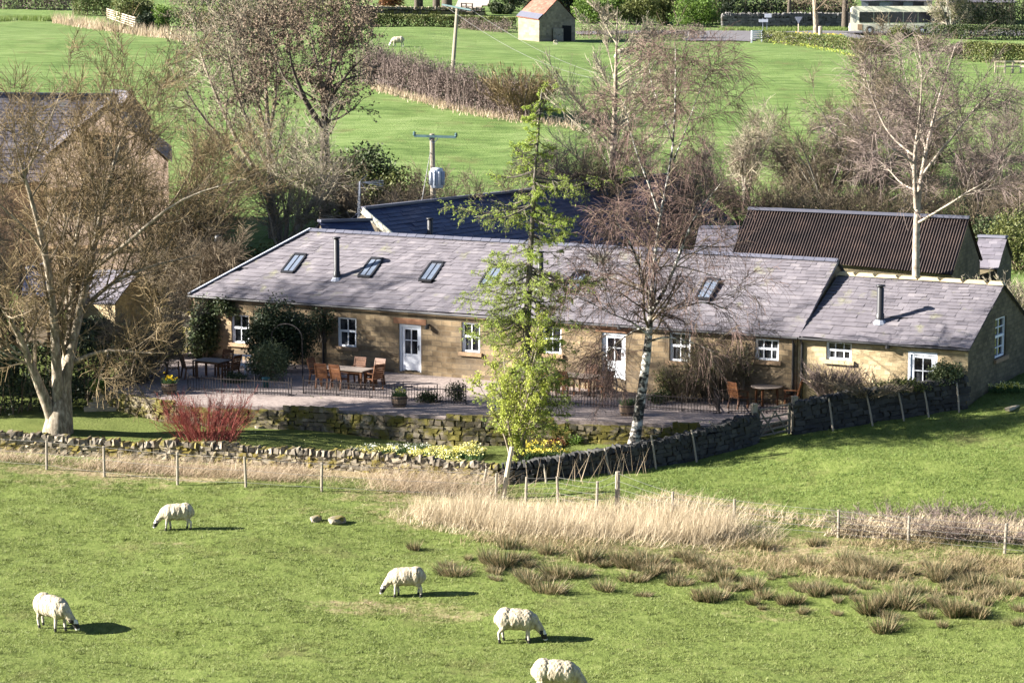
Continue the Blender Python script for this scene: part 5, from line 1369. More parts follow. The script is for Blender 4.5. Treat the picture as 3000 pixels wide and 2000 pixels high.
table_rect('rectangular wooden table half hidden behind larch and birch', c3, A_, 1.7, .95, m_teak)
c4 = PZ(2246, 1186)
table_round('round wooden table on the gravel near the field gate', c4, .3, .62, m_teak)
ch = make_chair('chair at the near side of the long table by the white door, left one', atp(c2, -.55, -.78, A_), A_ + math.pi + .1)
for dx, dy, r, lab in ((.2, -.82, math.pi - .1, 'chair at the near side of the long table by the white door, right one'),
                       (-.05, .85, .05, 'chair at the house side of the long table by the white door, left one'),
                       (.85, .85, -.1, 'chair at the house side of the long table by the white door, right one'),
                       (-1.35, .0, math.pi / 2, 'wooden chair at the left head of the long table before the white door'),
                       (1.35, -.1, -math.pi / 2 - .3, 'wooden chair at the right head of the long table before the white door')):
    place_chair(ch, atp(c2, dx, dy, A_), A_ + r, lab)
for dx, dy, r, lab in ((-.75, -.55, math.pi * .8, 'wooden chair on the near left of the table by the ivy'), (.05, .75, 0, 'wooden chair between the table by the ivy and the wall'), (1.0, -.1, -math.pi / 2, 'wooden chair seen from the side at the right of the table by the ivy'), (-1.35, -.9, 2.2, 'reddish chair standing apart left of the table by the ivy')):
    place_chair(ch, atp(c1, dx, dy, A_), A_ + r, lab)
for dx, dy, r, lab in ((-.95, -.45, math.pi * .85, 'wooden chair half behind the larch at the left of the hidden table'), (-.1, -.80, math.pi, 'wooden chair at the near side of the table between larch and birch'), (1.25, -.2, -math.pi / 2 - .2, 'dark wooden chair at the right of the table between larch and birch'), (.1, .8, 0, 'wooden chair at the house side of the table between larch and birch')):
    place_chair(ch, atp(c3, dx, dy, A_), A_ + r, lab)
place_chair(ch, PZ(2163, 1195), math.pi * .72, 'orange brown chair left of the round table')
place_chair(ch, PZ(2190, 1170), .55, 'dark chair behind the round table at its left')
place_chair(ch, PZ(2322, 1190), -1.9, 'chair at the right of the round table near the gate')
ch2 = make_chair('pale sunlit chair behind the round table at its right', PZ(2302, 1166), -.35, m_wood_pale)
# white bench lying by the wall
t = thing('white_bench', 'white slatted bench standing against the wall under the leftmost window', 'bench', PZ(688, 1096), A_ + .12)
mb = MB(); 
for z in (.42, .78): mb.bar((-.65, .25, z), (.65, .25, z), .05, .07)
mb.obj('back_rails', m_white, t)
mb = MB()
for i in range(7): mb.bar((-.6 + i * .2, .25, .42), (-.6 + i * .2, .27, .78), .035, .03, up=(1, 0, 0))
mb.obj('back_slats', m_white, t)
mb = MB(); 
for i in range(4): mb.box((0, -.2 + i * .11, .42), (1.3, .09, .03))
mb.obj('seat', m_white, t)
for x in (-.6, .6):
    for y in (-.2, .24): mb = MB(); mb.box((x, y, .21), (.06, .06, .42)); mb.obj('leg', m_white, t)
# planters made of half barrels
m_barrel = M('barrel_stave', [(.10, .065, .04), (.18, .125, .085), (.25, .19, .14)], 5, .8, .2, stretch=(8, 8, 1))
def barrel(loc, label, plants, seed):
    t = thing('barrel_planter', label, 'planter', loc, seed, 'half barrel planters')
    mb = MB(); mb.lathe([(.24, 0), (.29, .14), (.315, .30), (.325, .42), (.29, .42), (.28, .36), (.02, .35)], 16); mb.obj('tub', m_barrel, t)
    mb = MB(); 
    for z in (.09, .33): mb.lathe([(.275 + z * .16, z), (.285 + z * .16, z + .02), (.275 + z * .16, z + .045)], 16)
    mb.obj('hoops', m_iron, t)
    r = np.random.default_rng(seed)
    n = 240; a = r.uniform(0, 6.28, n); q = .26 * np.sqrt(r.random(n))
    p = np.stack([np.cos(a) * q, np.sin(a) * q, np.full(n, .36)], 1)
    V_, F_ = blade_mesh(r, p, np.full(n, .30), .03, (0, 0), .35)
    link('plants', np_mesh('plants', V_, F_, m_daffleaf), t)
    if plants is not None:
        C_ = p[:40] + np.array([0, 0, .27]) + r.normal(0, .06, (40, 3))
        tag(link('flowers', np_mesh('flowers', *leaf_cards(r, C_, .09, .9), plants), t), kind='stuff')
barrel(PZ(1170, 1190), 'half barrel planter with sprouting bulbs left of the larch', m_daff, 1)
barrel(PZ(496, 1152), 'half barrel planter with yellow flowers at the left end of the terrace', m_yellow, 2)
barrel(PZ(1838, 1216), 'half barrel planter just left of the birch trunk', None, 3)
mb = MB(); mb.lathe([(.11, 0), (.17, .36), (.19, .38), (.17, .40), (.02, .39)], 12)
m_teal = M('teal_glaze', [(.015, .07, .08), (.03, .11, .12)], 4, .4)
tag(mb.obj('glazed_pot', m_teal, None, True, PZ(779, 1134)), 'small teal glazed pot at the foot of the dark shrub', 'pot')
# cart wheel
t = thing('cart_wheel', 'old wooden cart wheel leaning by the chair left of the birch', 'wheel', PZ(1778, 1160), A_ + .2)
mb = MB(); n = 20; R_ = .42
for k in range(n):
    a, b = 2 * math.pi * k / n, 2 * math.pi * (k + 1) / n
    mb.bar((R_ * math.cos(a), .12 * math.sin(a), R_ + R_ * math.sin(a)), (R_ * math.cos(b), .12 * math.sin(b), R_ + R_ * math.sin(b)), .05, .06, up=(0, 1, 0))
mb.obj('rim', m_teak_grey, t)
mb = MB()
for k in range(10):
    a = 2 * math.pi * k / 10; mb.bar((0, 0, R_), (R_ * math.cos(a), .12 * math.sin(a), R_ + R_ * math.sin(a)), .035, .035, up=(0, 1, 0))
mb.obj('spokes', m_teak_grey, t)
mb = MB(); mb.tube([(0, -.08, R_), (0, .08, R_)], .07, 10); mb.obj('hub', m_teak_grey, t)
# iron hurdles
def railing(label, a, b, hgt=.64, step=.12):
    d = b - a; L = d.length; rz = math.atan2(d.y, d.x)
    t = thing('iron_railing', label, 'railing', a, rz, 'low iron railings round the terraces')
    mb = MB(); n = int(L / step)
    for i in range(n + 1):
        x = i * L / n; big = i % 12 == 0 or i == n
        hh = hgt * (1.12 if big else (1.0 if i % 2 else .9))
        mb.box((x, 0, hh / 2), (.032 if big else .018, .032 if big else .018, hh))
        if big: mb.box((x, .1, .012), (.03, .28, .024))
    mb.obj('bars', m_iron, t)
    mb = MB()
    for z in (.09, hgt * .84): mb.box((L / 2, 0, z), (L, .014, .03))
    mb.obj('rails', m_iron, t)
for lab, a, b in (('low black iron railing in front of the table by the ivy', PZ(551, 1143), PZ(854, 1160)), ('long low black iron railing in front of the table by the white door', PZ(889, 1153), PZ(1365, 1184)),
                  ('low black iron railing behind the larch up to the birch', PZ(1560, 1178), PZ(1860, 1199)), ('low black iron railing just right of the birch trunk', PZ(1888, 1197), PZ(2108, 1211)),
                  ('low black iron railing before the round table', PZ(2135, 1211), PZ(2330, 1209)), ('low black iron railing beside the grass at the left end of the terrace', PZ(347, 1140), PZ(492, 1096)),
                  ('short return of iron railing left of the round table', PZ(2108, 1211), PZ(2092, 1187))):
    railing(lab, a, b)
# stone steps from the lawn
s0 = G(318, 1206)
t = thing('stone_steps', 'four worn sandstone steps from the left lawn up to the terrace', 'steps', s0, .15)
m_step = M('sandstone_step', [(.26, .21, .12), (.38, .31, .19), (.44, .37, .24)], 4, .9, .3)
for i in range(4):
    hgt = (PATIO_Z - s0.z + .1) / 4; r_ = random.Random(i)
    mb = MB(); mb.box((-.28 + i * .17, .15 + i * .32, hgt * (i + .5) - .05), (1.35, .40 + .05, hgt + (.0 if i else .1)), 0, 0, 0, 0, .02, r_); mb.obj('step', m_step, t)
# five barred gate between the two dark walls
ga, gb = GY(2228, 88.3), GY(2330, 88.85)
d = gb - ga; rz = math.atan2(d.y, d.x); L = Vector((d.x, d.y)).length
t = thing('field_gate', 'weathered five barred wooden gate between the dark walls', 'gate', ga, rz)
mb = MB(); sl_ = d.z / L
for z in (.12, .30, .50, .74, 1.08): mb.bar((0.06, 0, z + .05), (L - .06, 0, z + .05 + d.z), .05, .09, up=(0, 1, 0))
m_gate = M('dark_gate_wood', [(.11, .095, .075), (.19, .165, .13)], 5, .85, .2, stretch=(6, 6, .8))
mb.obj('bars', m_gate, t)
for x in (.08, L - .08): q = MB(); q.box((x, .03, .6 + d.z * x / L), (.09, .06, 1.15)); q.obj('stile', m_gate, t)
q = MB(); q.bar((.1, -.04, .15), (L * .5, -.04, 1.05), .05, .06, up=(0, 1, 0)); q.bar((L * .5, -.04, 1.05), (L - .1, -.04, .2), .05, .06, up=(0, 1, 0)); q.bar((.1, -.04, 1.1), (L * .5, -.04, .2), .05, .06, up=(0, 1, 0)); q.obj('braces', m_gate, t)
for p, lab in ((ga, 'gatepost at the left side of the field gate'), (gb, 'gatepost at the right side of the field gate')):
    mb = MB(); mb.box((0, 0, .62), (.18, .18, 1.45), .3, 0, 0, 0, .05, random.Random(4)); mb.box((0, 0, 1.37), (.20, .20, .06), .3)
    tag(mb.obj('gatepost', m_wood_fence, None, False, p + (p - (ga + gb) / 2).normalized() * .12), 'weathered ' + lab, 'gatepost')
# stakes leaning on the dark wall
lean_lab = ['first grey stake leaning on the dark wall counted from the wall corner', 'second grey stake from the wall corner, leaning on the dark wall', 'grey stake leaning on the dark wall left of the gate, third from the corner', 'grey stake leaning on the dark wall nearest the gate on its left', 'grey stake leaning on the wall just right of the gate', 'grey stake leaning on the garden wall, second right of the gate', 'grey stake leaning on the garden wall, third right of the gate', 'grey stake leaning on the garden wall, fourth right of the gate', 'grey stake at the wall end by the annexe corner']
for i, (tx, ty, bx, by) in enumerate(((1594, 1343, 1604, 1386), (1777, 1306, 1791, 1372), (1915, 1278, 1931, 1367), (2035, 1258, 2052, 1344), (2443, 1153, 2456, 1240), (2555, 1128, 2574, 1210), (2649, 1095, 2667, 1172), (2726, 1074, 2740, 1146), (2823, 1059, 2829, 1136))):
    wy = np.interp(bx, [1470, 1560, 1760, 1960, 2120, 2222, 2335, 2420, 2560, 2700, 2840], [84.3, 84.3, 85.2, 86.3, 87.4, 88.2, 88.9, 89.2, 89.7, 90.1, 90.4])
    b_ = GY(bx, wy - .62); tp = Vector(((tx - bx) / PXM(wy), .30, min(1.25, (by - ty) / PXM(wy) + .1)))
    mb = MB(); mb.tube([(0, 0, -.15), tp * .5, tp], [.04, .038, .034], 7)
    tag(mb.obj('leaning_stake', m_wood_fence, None, False, b_), lean_lab[i], 'stake', 'stakes leaning on the dark wall')
# post and wire fences of the pasture
def wire_fence(label, posts, nw, seed, thick=()):
    r = random.Random(seed); b0 = G(posts[0][0], posts[0][2]); t = thing('wire_fence', label, 'fence', b0)
    tops = []
    for i, (px, y0, y1) in enumerate(posts):
        b = G(px, y1) if not isinstance(y1, Vector) else y1
        hh = (y1 - y0) / PXM(b.y); rad = .085 if i in thick else .048
        mb = MB(); l = (r.uniform(-.04, .04), r.uniform(-.04, .04)); q = b - b0
        mb.tube([q + Vector((0, 0, -.2)), q + Vector((l[0] / 2, l[1] / 2, hh / 2)), q + Vector((l[0], l[1], hh))], [rad, rad * .98, rad * .92], 8)
        mb.obj('post', m_wood_fence, t); tops.append((q, hh))
    mb = MB()
    for (q0, h0), (q1, h1) in zip(tops, tops[1:]):
        for k in range(nw):
            f = .96 - k * .8 / max(1, nw - 1) if nw > 1 else .95
            a = q0 + Vector((0, -.055, h0 * f)); b = q1 + Vector((0, -.055, h1 * f)); m_ = (a + b) / 2 - Vector((0, 0, .02))
            mb.tube([a, m_, b], .006, 3, cap=False)
    mb.obj('wires', m_wire, t)
    return t
m_wire = M('galvanised_wire', [(.22, .21, .20), (.36, .35, .33)], 5, .5, 0, metal=.5)
wire_fence('post and wire fence in front of the low mossy wall', [(-60, 1275, 1358), (137, 1288, 1376), (306, 1303, 1396), (520, 1322, 1420), (721, 1335, 1428), (942, 1352, 1440), (1453, 1384, 1462)], 3, 1)
wire_fence('post and wire fence running right from the wall corner past a thick strainer post', [(1540, 1395, 1470), (1635, 1392, 1470), (1748, 1406, 1496), (1808, 1378, 1492), (1970, 1437, 1522), (2150, 1458, 1545), (2456, 1490, 1576), (2661, 1508, 1592), (2943, 1530, 1622), (3120, 1545, 1636)], 5, 2, (3,))
b_ = G(1472, 1460); tp = P(1500, 1308, b_.y + .1) - b_
mb = MB(); mb.tube([(0, 0, -.2), tp * .5, tp], [.085, .08, .075], 8)
tag(mb.obj('leaning_pole', m_wood_pale, None, False, b_), 'pale leaning pole at the wall corner below the young tree', 'pole')
b_ = G(1412, 1432); tp = P(1426, 1372, b_.y + .1) - b_
mb = MB(); mb.tube([(0, 0, -.1), tp], [.05, .045], 7); tag(mb.obj('fence_brace', m_wood_fence, None, False, b_), 'short leaning brace post left of the pale pole', 'post')
# pale boulders
def boulder(name, label, loc, d, seed, mat=None, group=None, cat='stone', rz=None):
    import bmesh
    r = np.random.default_rng(seed); bm = bmesh.new(); bmesh.ops.create_icosphere(bm, subdivisions=2, radius=1)
    for v in bm.verts:
        c = v.co; f = 1 + .18 * math.sin(c.x * 2.3 + seed) * math.cos(c.y * 2.9 + seed * 2) + .10 * math.sin(c.z * 4 + c.x * 3 + seed)
        for k in range(3): c[k] = math.copysign(abs(c[k]) ** .72, c[k])
        c *= f
    me = bpy.data.meshes.new(name); bm.to_mesh(me); bm.free()
    me.transform(Matrix.Diagonal((d[0] / 2, d[1] / 2, d[2] / 2, 1))); me.materials.append(mat or m_capstone)
    return tag(link(name, me, None, loc + Vector((0, 0, d[2] * .3)), rz if rz is not None else r.uniform(0, 3)), label, cat, group)
boulder('field_stone', 'squared pale stone lying in the pasture, left of two', G(925, 1527), (.42, .35, .26), 1)
boulder('field_stone', 'pale stone with grass over it lying in the pasture, right of two', G(988, 1532), (.58, .4, .3), 2)
mb = MB(); mb.box((0, 0, .06), (.8, .16, .12), .9, 0, 0, 0, .08, random.Random(2)); tag(mb.obj('timber_offcut', m_wood_pale, None, False, G(2965, 1200)), 'short length of grey timber lying in the paddock at the right edge', 'timber')
r = random.Random(6)
edge = [(765, 1256), (795, 1254), (828, 1256), (853, 1258), (884, 1259), (917, 1259), (942, 1256), (790, 1243), (818, 1238), (775, 1232), (755, 1246), (735, 1252), (640, 1238), (560, 1226), (590, 1232), (680, 1240), (705, 1246)]
for i, (px, py) in enumerate(edge):
    boulder('edging_stone', 'pale flat edging stone in the row along the lawn under the retaining wall', G(px, py), (r.uniform(.3, .55), r.uniform(.25, .35), r.uniform(.16, .28)), 20 + i, m_capstone, 'edging stones along the lawn')
boulder('pale_block', 'single pale squared block in the mossy wall near the birch', P(1645, 1268, 91.9), (.5, .3, .3), 50, m_step)

# ------------------------------------------------------------------ garden plants
twig_bush('dogwood', 'red stemmed dogwood shrub on the lawn behind the field wall', G(612, 1336), 201, 1.55, 2.0, m_tw_scarlet, 110, 'shrub', None, .0048, .72, 7, 6, .42)
bush('ivy', 'ivy mass covering the left corner of the cottage row', HL((.75, -.25, -.1)), 202, (1.05, .5, 2.75), m_ivy, 6500, .11, 12, 20, None, 'ivy', None, .8)
bush('ivy', 'ivy trail under the eave above the leftmost window', HL((1.95, -.12, 1.9)), 203, (.75, .22, .75), m_ivy, 900, .10, 6, 8, None, 'ivy', None, .8)
bush('dark_shrub', 'very dark tall evergreen shrub against the wall beside the long table', HL((5.9, -1.9, -.05)), 204, (1.65, 1.1, 3.0), m_evergreen, 12000, .11, 12, 24, m_bark_dark, 'shrub', None, .7)
bush('dark_shrub', 'dark climber reaching up the wall left of the third window', HL((6.9, -.3, 1.2)), 205, (.75, .3, 1.3), m_evergreen, 1600, .09, 7, 10, m_bark_dark, 'climber')
bush('pale_shrub', 'rounded grey green shrub with light leaves left of the dark evergreen', PZ(778, 1112), 206, (1.0, .8, 1.6), m_shrub, 6500, .085, 9, 22, None, 'shrub')
mb = MB()
t_ = PZ(760, 1110)
arc = [(.75 * math.cos(a) , 0, 1.7 + .55 * math.sin(a)) for a in np.linspace(0, math.pi, 12)]
mb.tube([(.75, 0, 0)] + arc + [(-.75, 0, 0)], .022, 5)
tag(mb.obj('garden_arch', m_iron, None, False, PZ(842, 1106), A_), 'thin black iron arch rising over the grey green shrub', 'arch')
for i, (px, py, R_, hh, mt, lab) in enumerate(((2010, 1175, .9, 1.3, m_tw_brown, 'brown twiggy shrub at the wall right of the birch'), (2105, 1172, 1.3, 1.9, m_tw_brown, 'wide brown twiggy shrub below the climber on the wall'), (2175, 1166, 1.0, 1.75, m_tw_purple, 'dark twiggy shrub behind the chairs of the round table'))):
    twig_bush('bare_shrub', lab, PZ(px, py), 210 + i, R_, hh, mt, 110, 'shrub', None, .008, .8, 6, 4, .5, (1500, .06, m_olive))
bush('olive_shrub', 'olive green shrub against the wall below the wide window', PZ(2250, 1160), 215, (.8, .6, 1.25), m_olive, 3000, .07, 8, 16)
bush('olive_shrub', 'dull olive shrub just right of the birch below the tall window', PZ(1965, 1170), 219, (.7, .6, 1.25), m_olive, 2200, .07, 8, 16)
bush('climber', 'dark green climber on the wall left of the wide window', HL((W(2178, 1040)[0], -.12, .6)), 216, (.35, .2, 1.8), m_evergreen, 1500, .07, 7, 8, None, 'climber')
twig_bush('climber', 'bare brown climber on the wall between tall and wide windows', HL((W(2100, 1060)[0], -.15, .1)), 217, .9, 2.3, m_tw_brown, 60, 'climber', None, .008, .8, 6, 4, .4, (1200, .06, m_olive))
twig_bush('bare_hedge_bush', 'rounded brown dormant bush behind the garden wall', GY(2452, 91.4, .45), 218, 1.05, 1.2, m_tw_purple, 150, 'shrub', None, .008, .8, 5, 4, .45)
bush('ivy', 'pale ivy on the wall top at the annexe corner', GY(2782, 90.35, .95), 221, (.75, .4, .85), m_shrub, 2600, .085, 8, 10, None, 'ivy', None, .8)
bush('ivy', 'green ivy along the top of the garden wall', GY(2655, 90.0, .95), 222, (1.1, .35, .4), m_olive, 2400, .075, 10, 10, None, 'ivy', None, .8)
twig_bush('wall_top_growth', 'withered brown growth lying over the top of the garden wall', GY(2550, 89.7, 1.0), 223, 1.3, .42, m_tw_brown, 90, 'dead plant', None, .008, 1.0, 5, 3, .6)
k = 0
for px, py, sz, mt, lab in ((990, 1248, (.35, .3, .35), m_russet, 'low russet plant at the foot of the retaining wall, left of two'), (1165, 1253, (.5, .35, .45), m_russet, 'low russet plant at the foot of the retaining wall, right of two'), (1060, 1250, (.3, .25, .45), m_ivy, 'dark green tuft at the foot of the retaining wall'), (760, 1222, (.5, .4, .6), m_ivy, 'dark green plant draped over the wall above the edging stones'), (860, 1215, (.7, .35, .8), m_ivy, 'broad dark green plant covering the retaining wall behind the edging stones'), (930, 1228, (.6, .35, .75), m_olive, 'mossy olive plant on the retaining wall'), (1400, 1292, (.4, .3, .3), m_russet, 'russet plant at the wall foot beside the larch'), (1630, 1312, (.45, .3, .3), m_russet, 'russet plant on the lawn edge left of the birch'), (1790, 1290, (.7, .4, .6), m_tw_purple, 'withered heather bush on the wall left of the birch'), (1700, 1300, (.5, .3, .35), m_green, 'green tuft at the wall foot left of the birch'), (1980, 1285, (.8, .4, .45), m_olive, 'olive heather on the bank right of the birch'), (2090, 1275, (.7, .4, .4), m_green, 'bright moss cushion on the bank right of the birch'), (1550, 1290, (.6, .4, .5), m_olive, 'olive moss clump on the retaining wall right of the larch'), (285, 1150, (.45, .4, .5), m_green, 'light green plant beside the top of the stone steps'), (1265, 1178, (.6, .3, .42), m_ivy, 'dark leafy plant behind the railing left of the larch'), (1345, 1175, (.6, .4, .8), m_ivy, 'dark shrub behind the railing beside the larch'), (690, 1120, (.6, .4, .4), m_ivy, 'low green plant behind the railing below the white bench'), (1925, 1180, (.6, .4, .5), m_ivy, 'low green plant behind the railing right of the birch'), (1890, 1285, (.5, .35, .5), m_tw_brown, 'brown withered tuft at the birch foot'), (470, 1190, (.9, .4, .5), m_ivy, 'dark plants on the bank below the barrel with yellow flowers')):
    o = G(px, py) if py > 1182 else PZ(px, py)
    bush('low_plant', lab, o, 230 + k, sz, mt, int(900 * sz[0] / .4), .07, 6, 8, None, 'plant'); k += 1
twig_bush('bramble', 'purple brown bramble patch behind the right fence, left part', GY(2620, 77.6, -.05), 281, 1.6, .38, m_tw_purple, 70, 'brambles', None, .007, 1.0, 6, 3, .7)
twig_bush('bramble', 'purple brown bramble patch behind the right fence, middle part', GY(2780, 77.3, -.05), 282, 1.7, .45, m_tw_purple, 70, 'brambles', None, .007, 1.0, 6, 3, .7)
twig_bush('bramble', 'purple brown bramble patch behind the right fence at the picture edge', GY(2940, 77.0, -.05), 283, 1.7, .42, m_tw_purple, 70, 'brambles', None, .007, 1.0, 6, 3, .7)
m_daffy = leafmat('yellow_daffodil', [(.62, .50, .03), (.74, .62, .08), (.78, .70, .25)], .2)
# daffodil clumps
def daff(seed, label, petals, n=60, R=.3, lv=160):
    r = np.random.default_rng(seed); t = thing('daffodil_clump', label, 'daffodils', (0, 0, 0), 0, 'daffodils on the lawn')
    a = r.uniform(0, 6.28, lv); q = R * np.sqrt(r.random(lv)); p = np.stack([np.cos(a) * q, np.sin(a) * q, 0 * a], 1)
    link('leaves', np_mesh('leaves', *blade_mesh(r, p, np.full(lv, .26), .02, (0, 0), .25), m_daffleaf), t)
    a = r.uniform(0, 6.28, n); q = R * np.sqrt(r.random(n)); C_ = np.stack([np.cos(a) * q, np.sin(a) * q, r.uniform(.2, .32, n)], 1)
    tag(link('flowers', np_mesh('flowers', *leaf_cards(r, C_, .065, .95), petals), t), kind='stuff')
    return t
dl = ['clump of pale yellow daffodils among others on the lawn left of the young tree', 'clump of white daffodils among others on the lawn left of the young tree', 'clump of deep yellow daffodils on the lawn right of the larch']
dp = [daff(1, dl[0], m_daff, 62, .36), daff(2, dl[1], M('white_petal', [(.72, .70, .50), (.8, .8, .7)], 3, .6), 50, .32, 200), daff(3, dl[2], m_daffy, 56, .34)]
r = random.Random(9); used = [0, 0, 0]
def put(kind, px, py, lab=None):
    o = dp[kind] if not used[kind] else dup(dp[kind], (0, 0, 0)); used[kind] = 1
    o.location = G(px, py, .03); o.rotation_euler.z = r.uniform(0, 6); s = r.uniform(.8, 1.2); o.scale = (s, s, s)
    if lab: o['label'] = lab
for i in range(34):
    put(0, r.uniform(1040, 1450), r.uniform(1335, 1374))
for px, py in ((1040, 1332), (1075, 1338), (1090, 1325), (1150, 1322), (1160, 1334), (1200, 1326), (1210, 1336), (1245, 1322), (1260, 1335), (1275, 1330), (1300, 1340), (1050, 1345), (1330, 1338)): put(1, px, py)
for i in range(7): put(0, r.uniform(1310, 1410), r.uniform(1318, 1345))
for i in range(13): put(2, r.uniform(1530, 1690), r.uniform(1318, 1352))
for i in range(6): put(2, 385 + i * 16, r.uniform(1196, 1216), 'clump of yellow daffodils on the bank right of the stone steps')
for i in range(5): put(2 if i % 2 else 0, 2920 + i * 19, r.uniform(1143, 1155), 'daffodil clump on the grass by the annexe gable')
# scattered daisies in the lawn
p1 = zone(np.random.default_rng(4), 160, [(650, 89.5), (1000, 87.5), (1350, 86.2), (1300, 89.0), (900, 91.5), (600, 92)])
tag(link('lawn_flowers', np_mesh('lawn_flowers', *leaf_cards(np.random.default_rng(5), p1 + np.array([0, 0, .07]), .05, .9), m_daff)), 'small scattered pale flowers in the lawn', 'flowers', kind='stuff')
# dark hedge and evergreens at the left edge of the garden
hedge('garden_hedge', 'dark evergreen hedge in deep shade at the left edge of the garden', [GY(-260, 94.6), GY(40, 95.4), GY(205, 97.2), GY(250, 102)], 260, 2.7, 1.8, m_evergreen, 13000, .14)
bush('evergreen_bush', 'dark evergreen bush beside the big garden tree', GY(300, 106), 261, (1.6, 1.2, 2.2), m_ivy, 5000, .11, 10, 16)
bush('evergreen_bush', 'dark evergreen bush between outbuilding and ivy corner', GY(450, 107), 262, (1.5, 1.0, 1.7), m_evergreen, 4000, .11, 9, 16)
bush('evergreen_bush', 'tall dark evergreen outside the left edge of the picture', Vector((-25, 95.5, h(-25, 95.5))), 263, (2.2, 2.2, 4.6), m_evergreen, 6500, .16, 14, 20)
bush('evergreen_bush', 'broad dark evergreen outside the left edge beside the hedge', Vector((-21.5, 99.5, h(-21.5, 99.5))), 264, (2.0, 1.6, 3.4), m_evergreen, 5500, .15, 12, 18)

# ------------------------------------------------------------------ sheep
m_fleece = M('fleece', [(.22, .18, .12), (.46, .40, .29), (.60, .54, .42)], 11, .95, 1.0, bscale=30, spec=.1, bdist=.06, stretch=(1, 1, .45))
m_face_w = M('white_face', [(.55, .52, .47), (.70, .67, .61)], 8, .8)
m_face_b = M('black_face', [(.012, .011, .010), (.03, .027, .024)], 8, .7)
m_leg = M('sheep_leg', [(.30, .26, .21), (.55, .50, .43)], 9, .85)
def sheep_mesh(name, seed, black=True, step=0.0, lamb=False, turn=0.0):
    import bmesh
    mb = MB(); bm = bmesh.new()
    def ell(c, r_): bmesh.ops.create_icosphere(bm, subdivisions=3, radius=1, matrix=Matrix.Translation(c) @ Matrix.Diagonal((*r_, 1)))
    k = 0.62 if lamb else 1
    ell((0, 0, .60), (.48, .265 * k, .285 * k)); ell((-.28, 0, .61), (.26, .265 * k, .30 * k)); ell((.26, 0, .58), (.26, .245 * k, .285 * k)); ell((.43, 0, .56), (.16, .18, .21)); ell((-.52, 0, .58), (.06, .05, .13))
    me0 = bpy.data.meshes.new('tmp'); 
    ty = turn
    hd = [(.40, 0, .60), (.55, ty * .3, .45), (.66, ty * .7, .30), (.70, ty, .25)]
    mb.tube(hd, [.16, .125, .095, .08], 10)
    mb.tube([(.67, ty, .30), (.715, ty * 1.1, .20), (.755, ty * 1.2, .11), (.77, ty * 1.25, .06)], [.075, .082, .062, .045], 10)
    for s in (-1, 1): mb.tube([(.655, ty + s * .06, .285), (.64, ty + s * .12, .27), (.645, ty + s * .165, .245)], [.022, .035, .012], 6)
    for s in (-1, 1):
        o = step * s
        mb.tube([(.29, s * .11, .50), (.30 + o * .5, s * .115, .30), (.30 + o, s * .115, .05), (.315 + o, s * .115, -.01)], [.085, .05, .036, .045], 8)
        mb.tube([(-.32, s * .12, .56), (-.29 - o * .3, s * .125, .40), (-.40 - o * .8, s * .125, .26), (-.375 - o, s * .125, .05), (-.36 - o, s * .125, -.01)], [.12, .085, .045, .036, .045], 8)
    bm.to_mesh(me0); bm.free()
    V0 = [v.co[:] for v in me0.vertices]; F0 = [tuple(p.vertices) for p in me0.polygons]; mb.add(V0, F0); bpy.data.meshes.remove(me0)
    me = mb.mesh('tmp', m_fleece); ob = bpy.data.objects.new('tmp', me); coll.objects.link(ob)
    md = ob.modifiers.new('r', 'REMESH'); md.mode = 'VOXEL'; md.voxel_size = .021; md.use_smooth_shade = True
    sm = ob.modifiers.new('s', 'SMOOTH'); sm.iterations = 3; sm.factor = .5
    dg = bpy.context.evaluated_depsgraph_get(); ev = ob.evaluated_get(dg)
    me2 = bpy.data.meshes.new_from_object(ev); me2.name = name
    bpy.data.objects.remove(ob); bpy.data.meshes.remove(me)
    n = len(me2.vertices); co = np.empty(n * 3, np.float32); me2.vertices.foreach_get('co', co); co = co.reshape(-1, 3)
    nn = np.empty(n * 3, np.float32); me2.vertices.foreach_get('normal', nn); nn = nn.reshape(-1, 3)
    x, y, z = co.T
    wool = (z > .30) & (x < .60) & ~((x > .5) & (z < .4))
    w = np.clip((z - .32) / .12, 0, 1) * np.clip((.60 - x) / .12, 0, 1)
    ph = seed * 1.7
    lump = np.sin(x * 38 + 3 * np.sin(z * 9 + ph) + ph) * np.sin(y * 30 + z * 8 + ph) * .5 + np.sin(x * 70 + ph) * np.sin(z * 24 + y * 40) * .5
    co = co + nn * (lump * .010 * w)[:, None]
    me2.vertices.foreach_set('co', co.ravel())
    me2.materials.clear()
    for m_ in (m_fleece, m_face_w, m_face_b if black else m_face_w, m_leg): me2.materials.append(m_)
    mi = np.empty(len(me2.polygons), np.int32); c = np.empty(len(me2.polygons) * 3, np.float32); me2.polygons.foreach_get('center', c); c = c.reshape(-1, 3)
    X, Y_, Z = c.T
    mi[:] = 0
    mi[(Z < .33) & (X < .50)] = 3
    mi[(Z < .10) & (X < .50)] = 2
    head = (X > .61) & (Z < .34); mi[head] = 1
    mi[head & (Z > .115) & (Z < .235)] = 2
    mi[head & (np.abs(Y_ - ty) > .075)] = 2
    me2.polygons.foreach_set('material_index', mi); me2.polygons.foreach_set('use_smooth', np.full(len(mi), True, bool)); me2.update()
    return me2
def put_sheep(me, label, px, py, rz, sc, cat='sheep', off=0.0):
    g = G(px, py, .0 + off); o = link('sheep' if cat == 'sheep' else 'lamb', me, None, g, rz); o.scale = (sc, sc, sc)
    return tag(o, label, cat, 'grazing sheep')
pi = math.pi
put_sheep(sheep_mesh('sheep', 1, True, .07), 'black and white faced sheep grazing highest in the near pasture, below the red shrub', 520, 1551, pi + .05, .97)
put_sheep(sheep_mesh('sheep', 2, True, .05), 'sheep grazing near the rushes with its head to the left', 1192, 1748, pi - .03, .99)
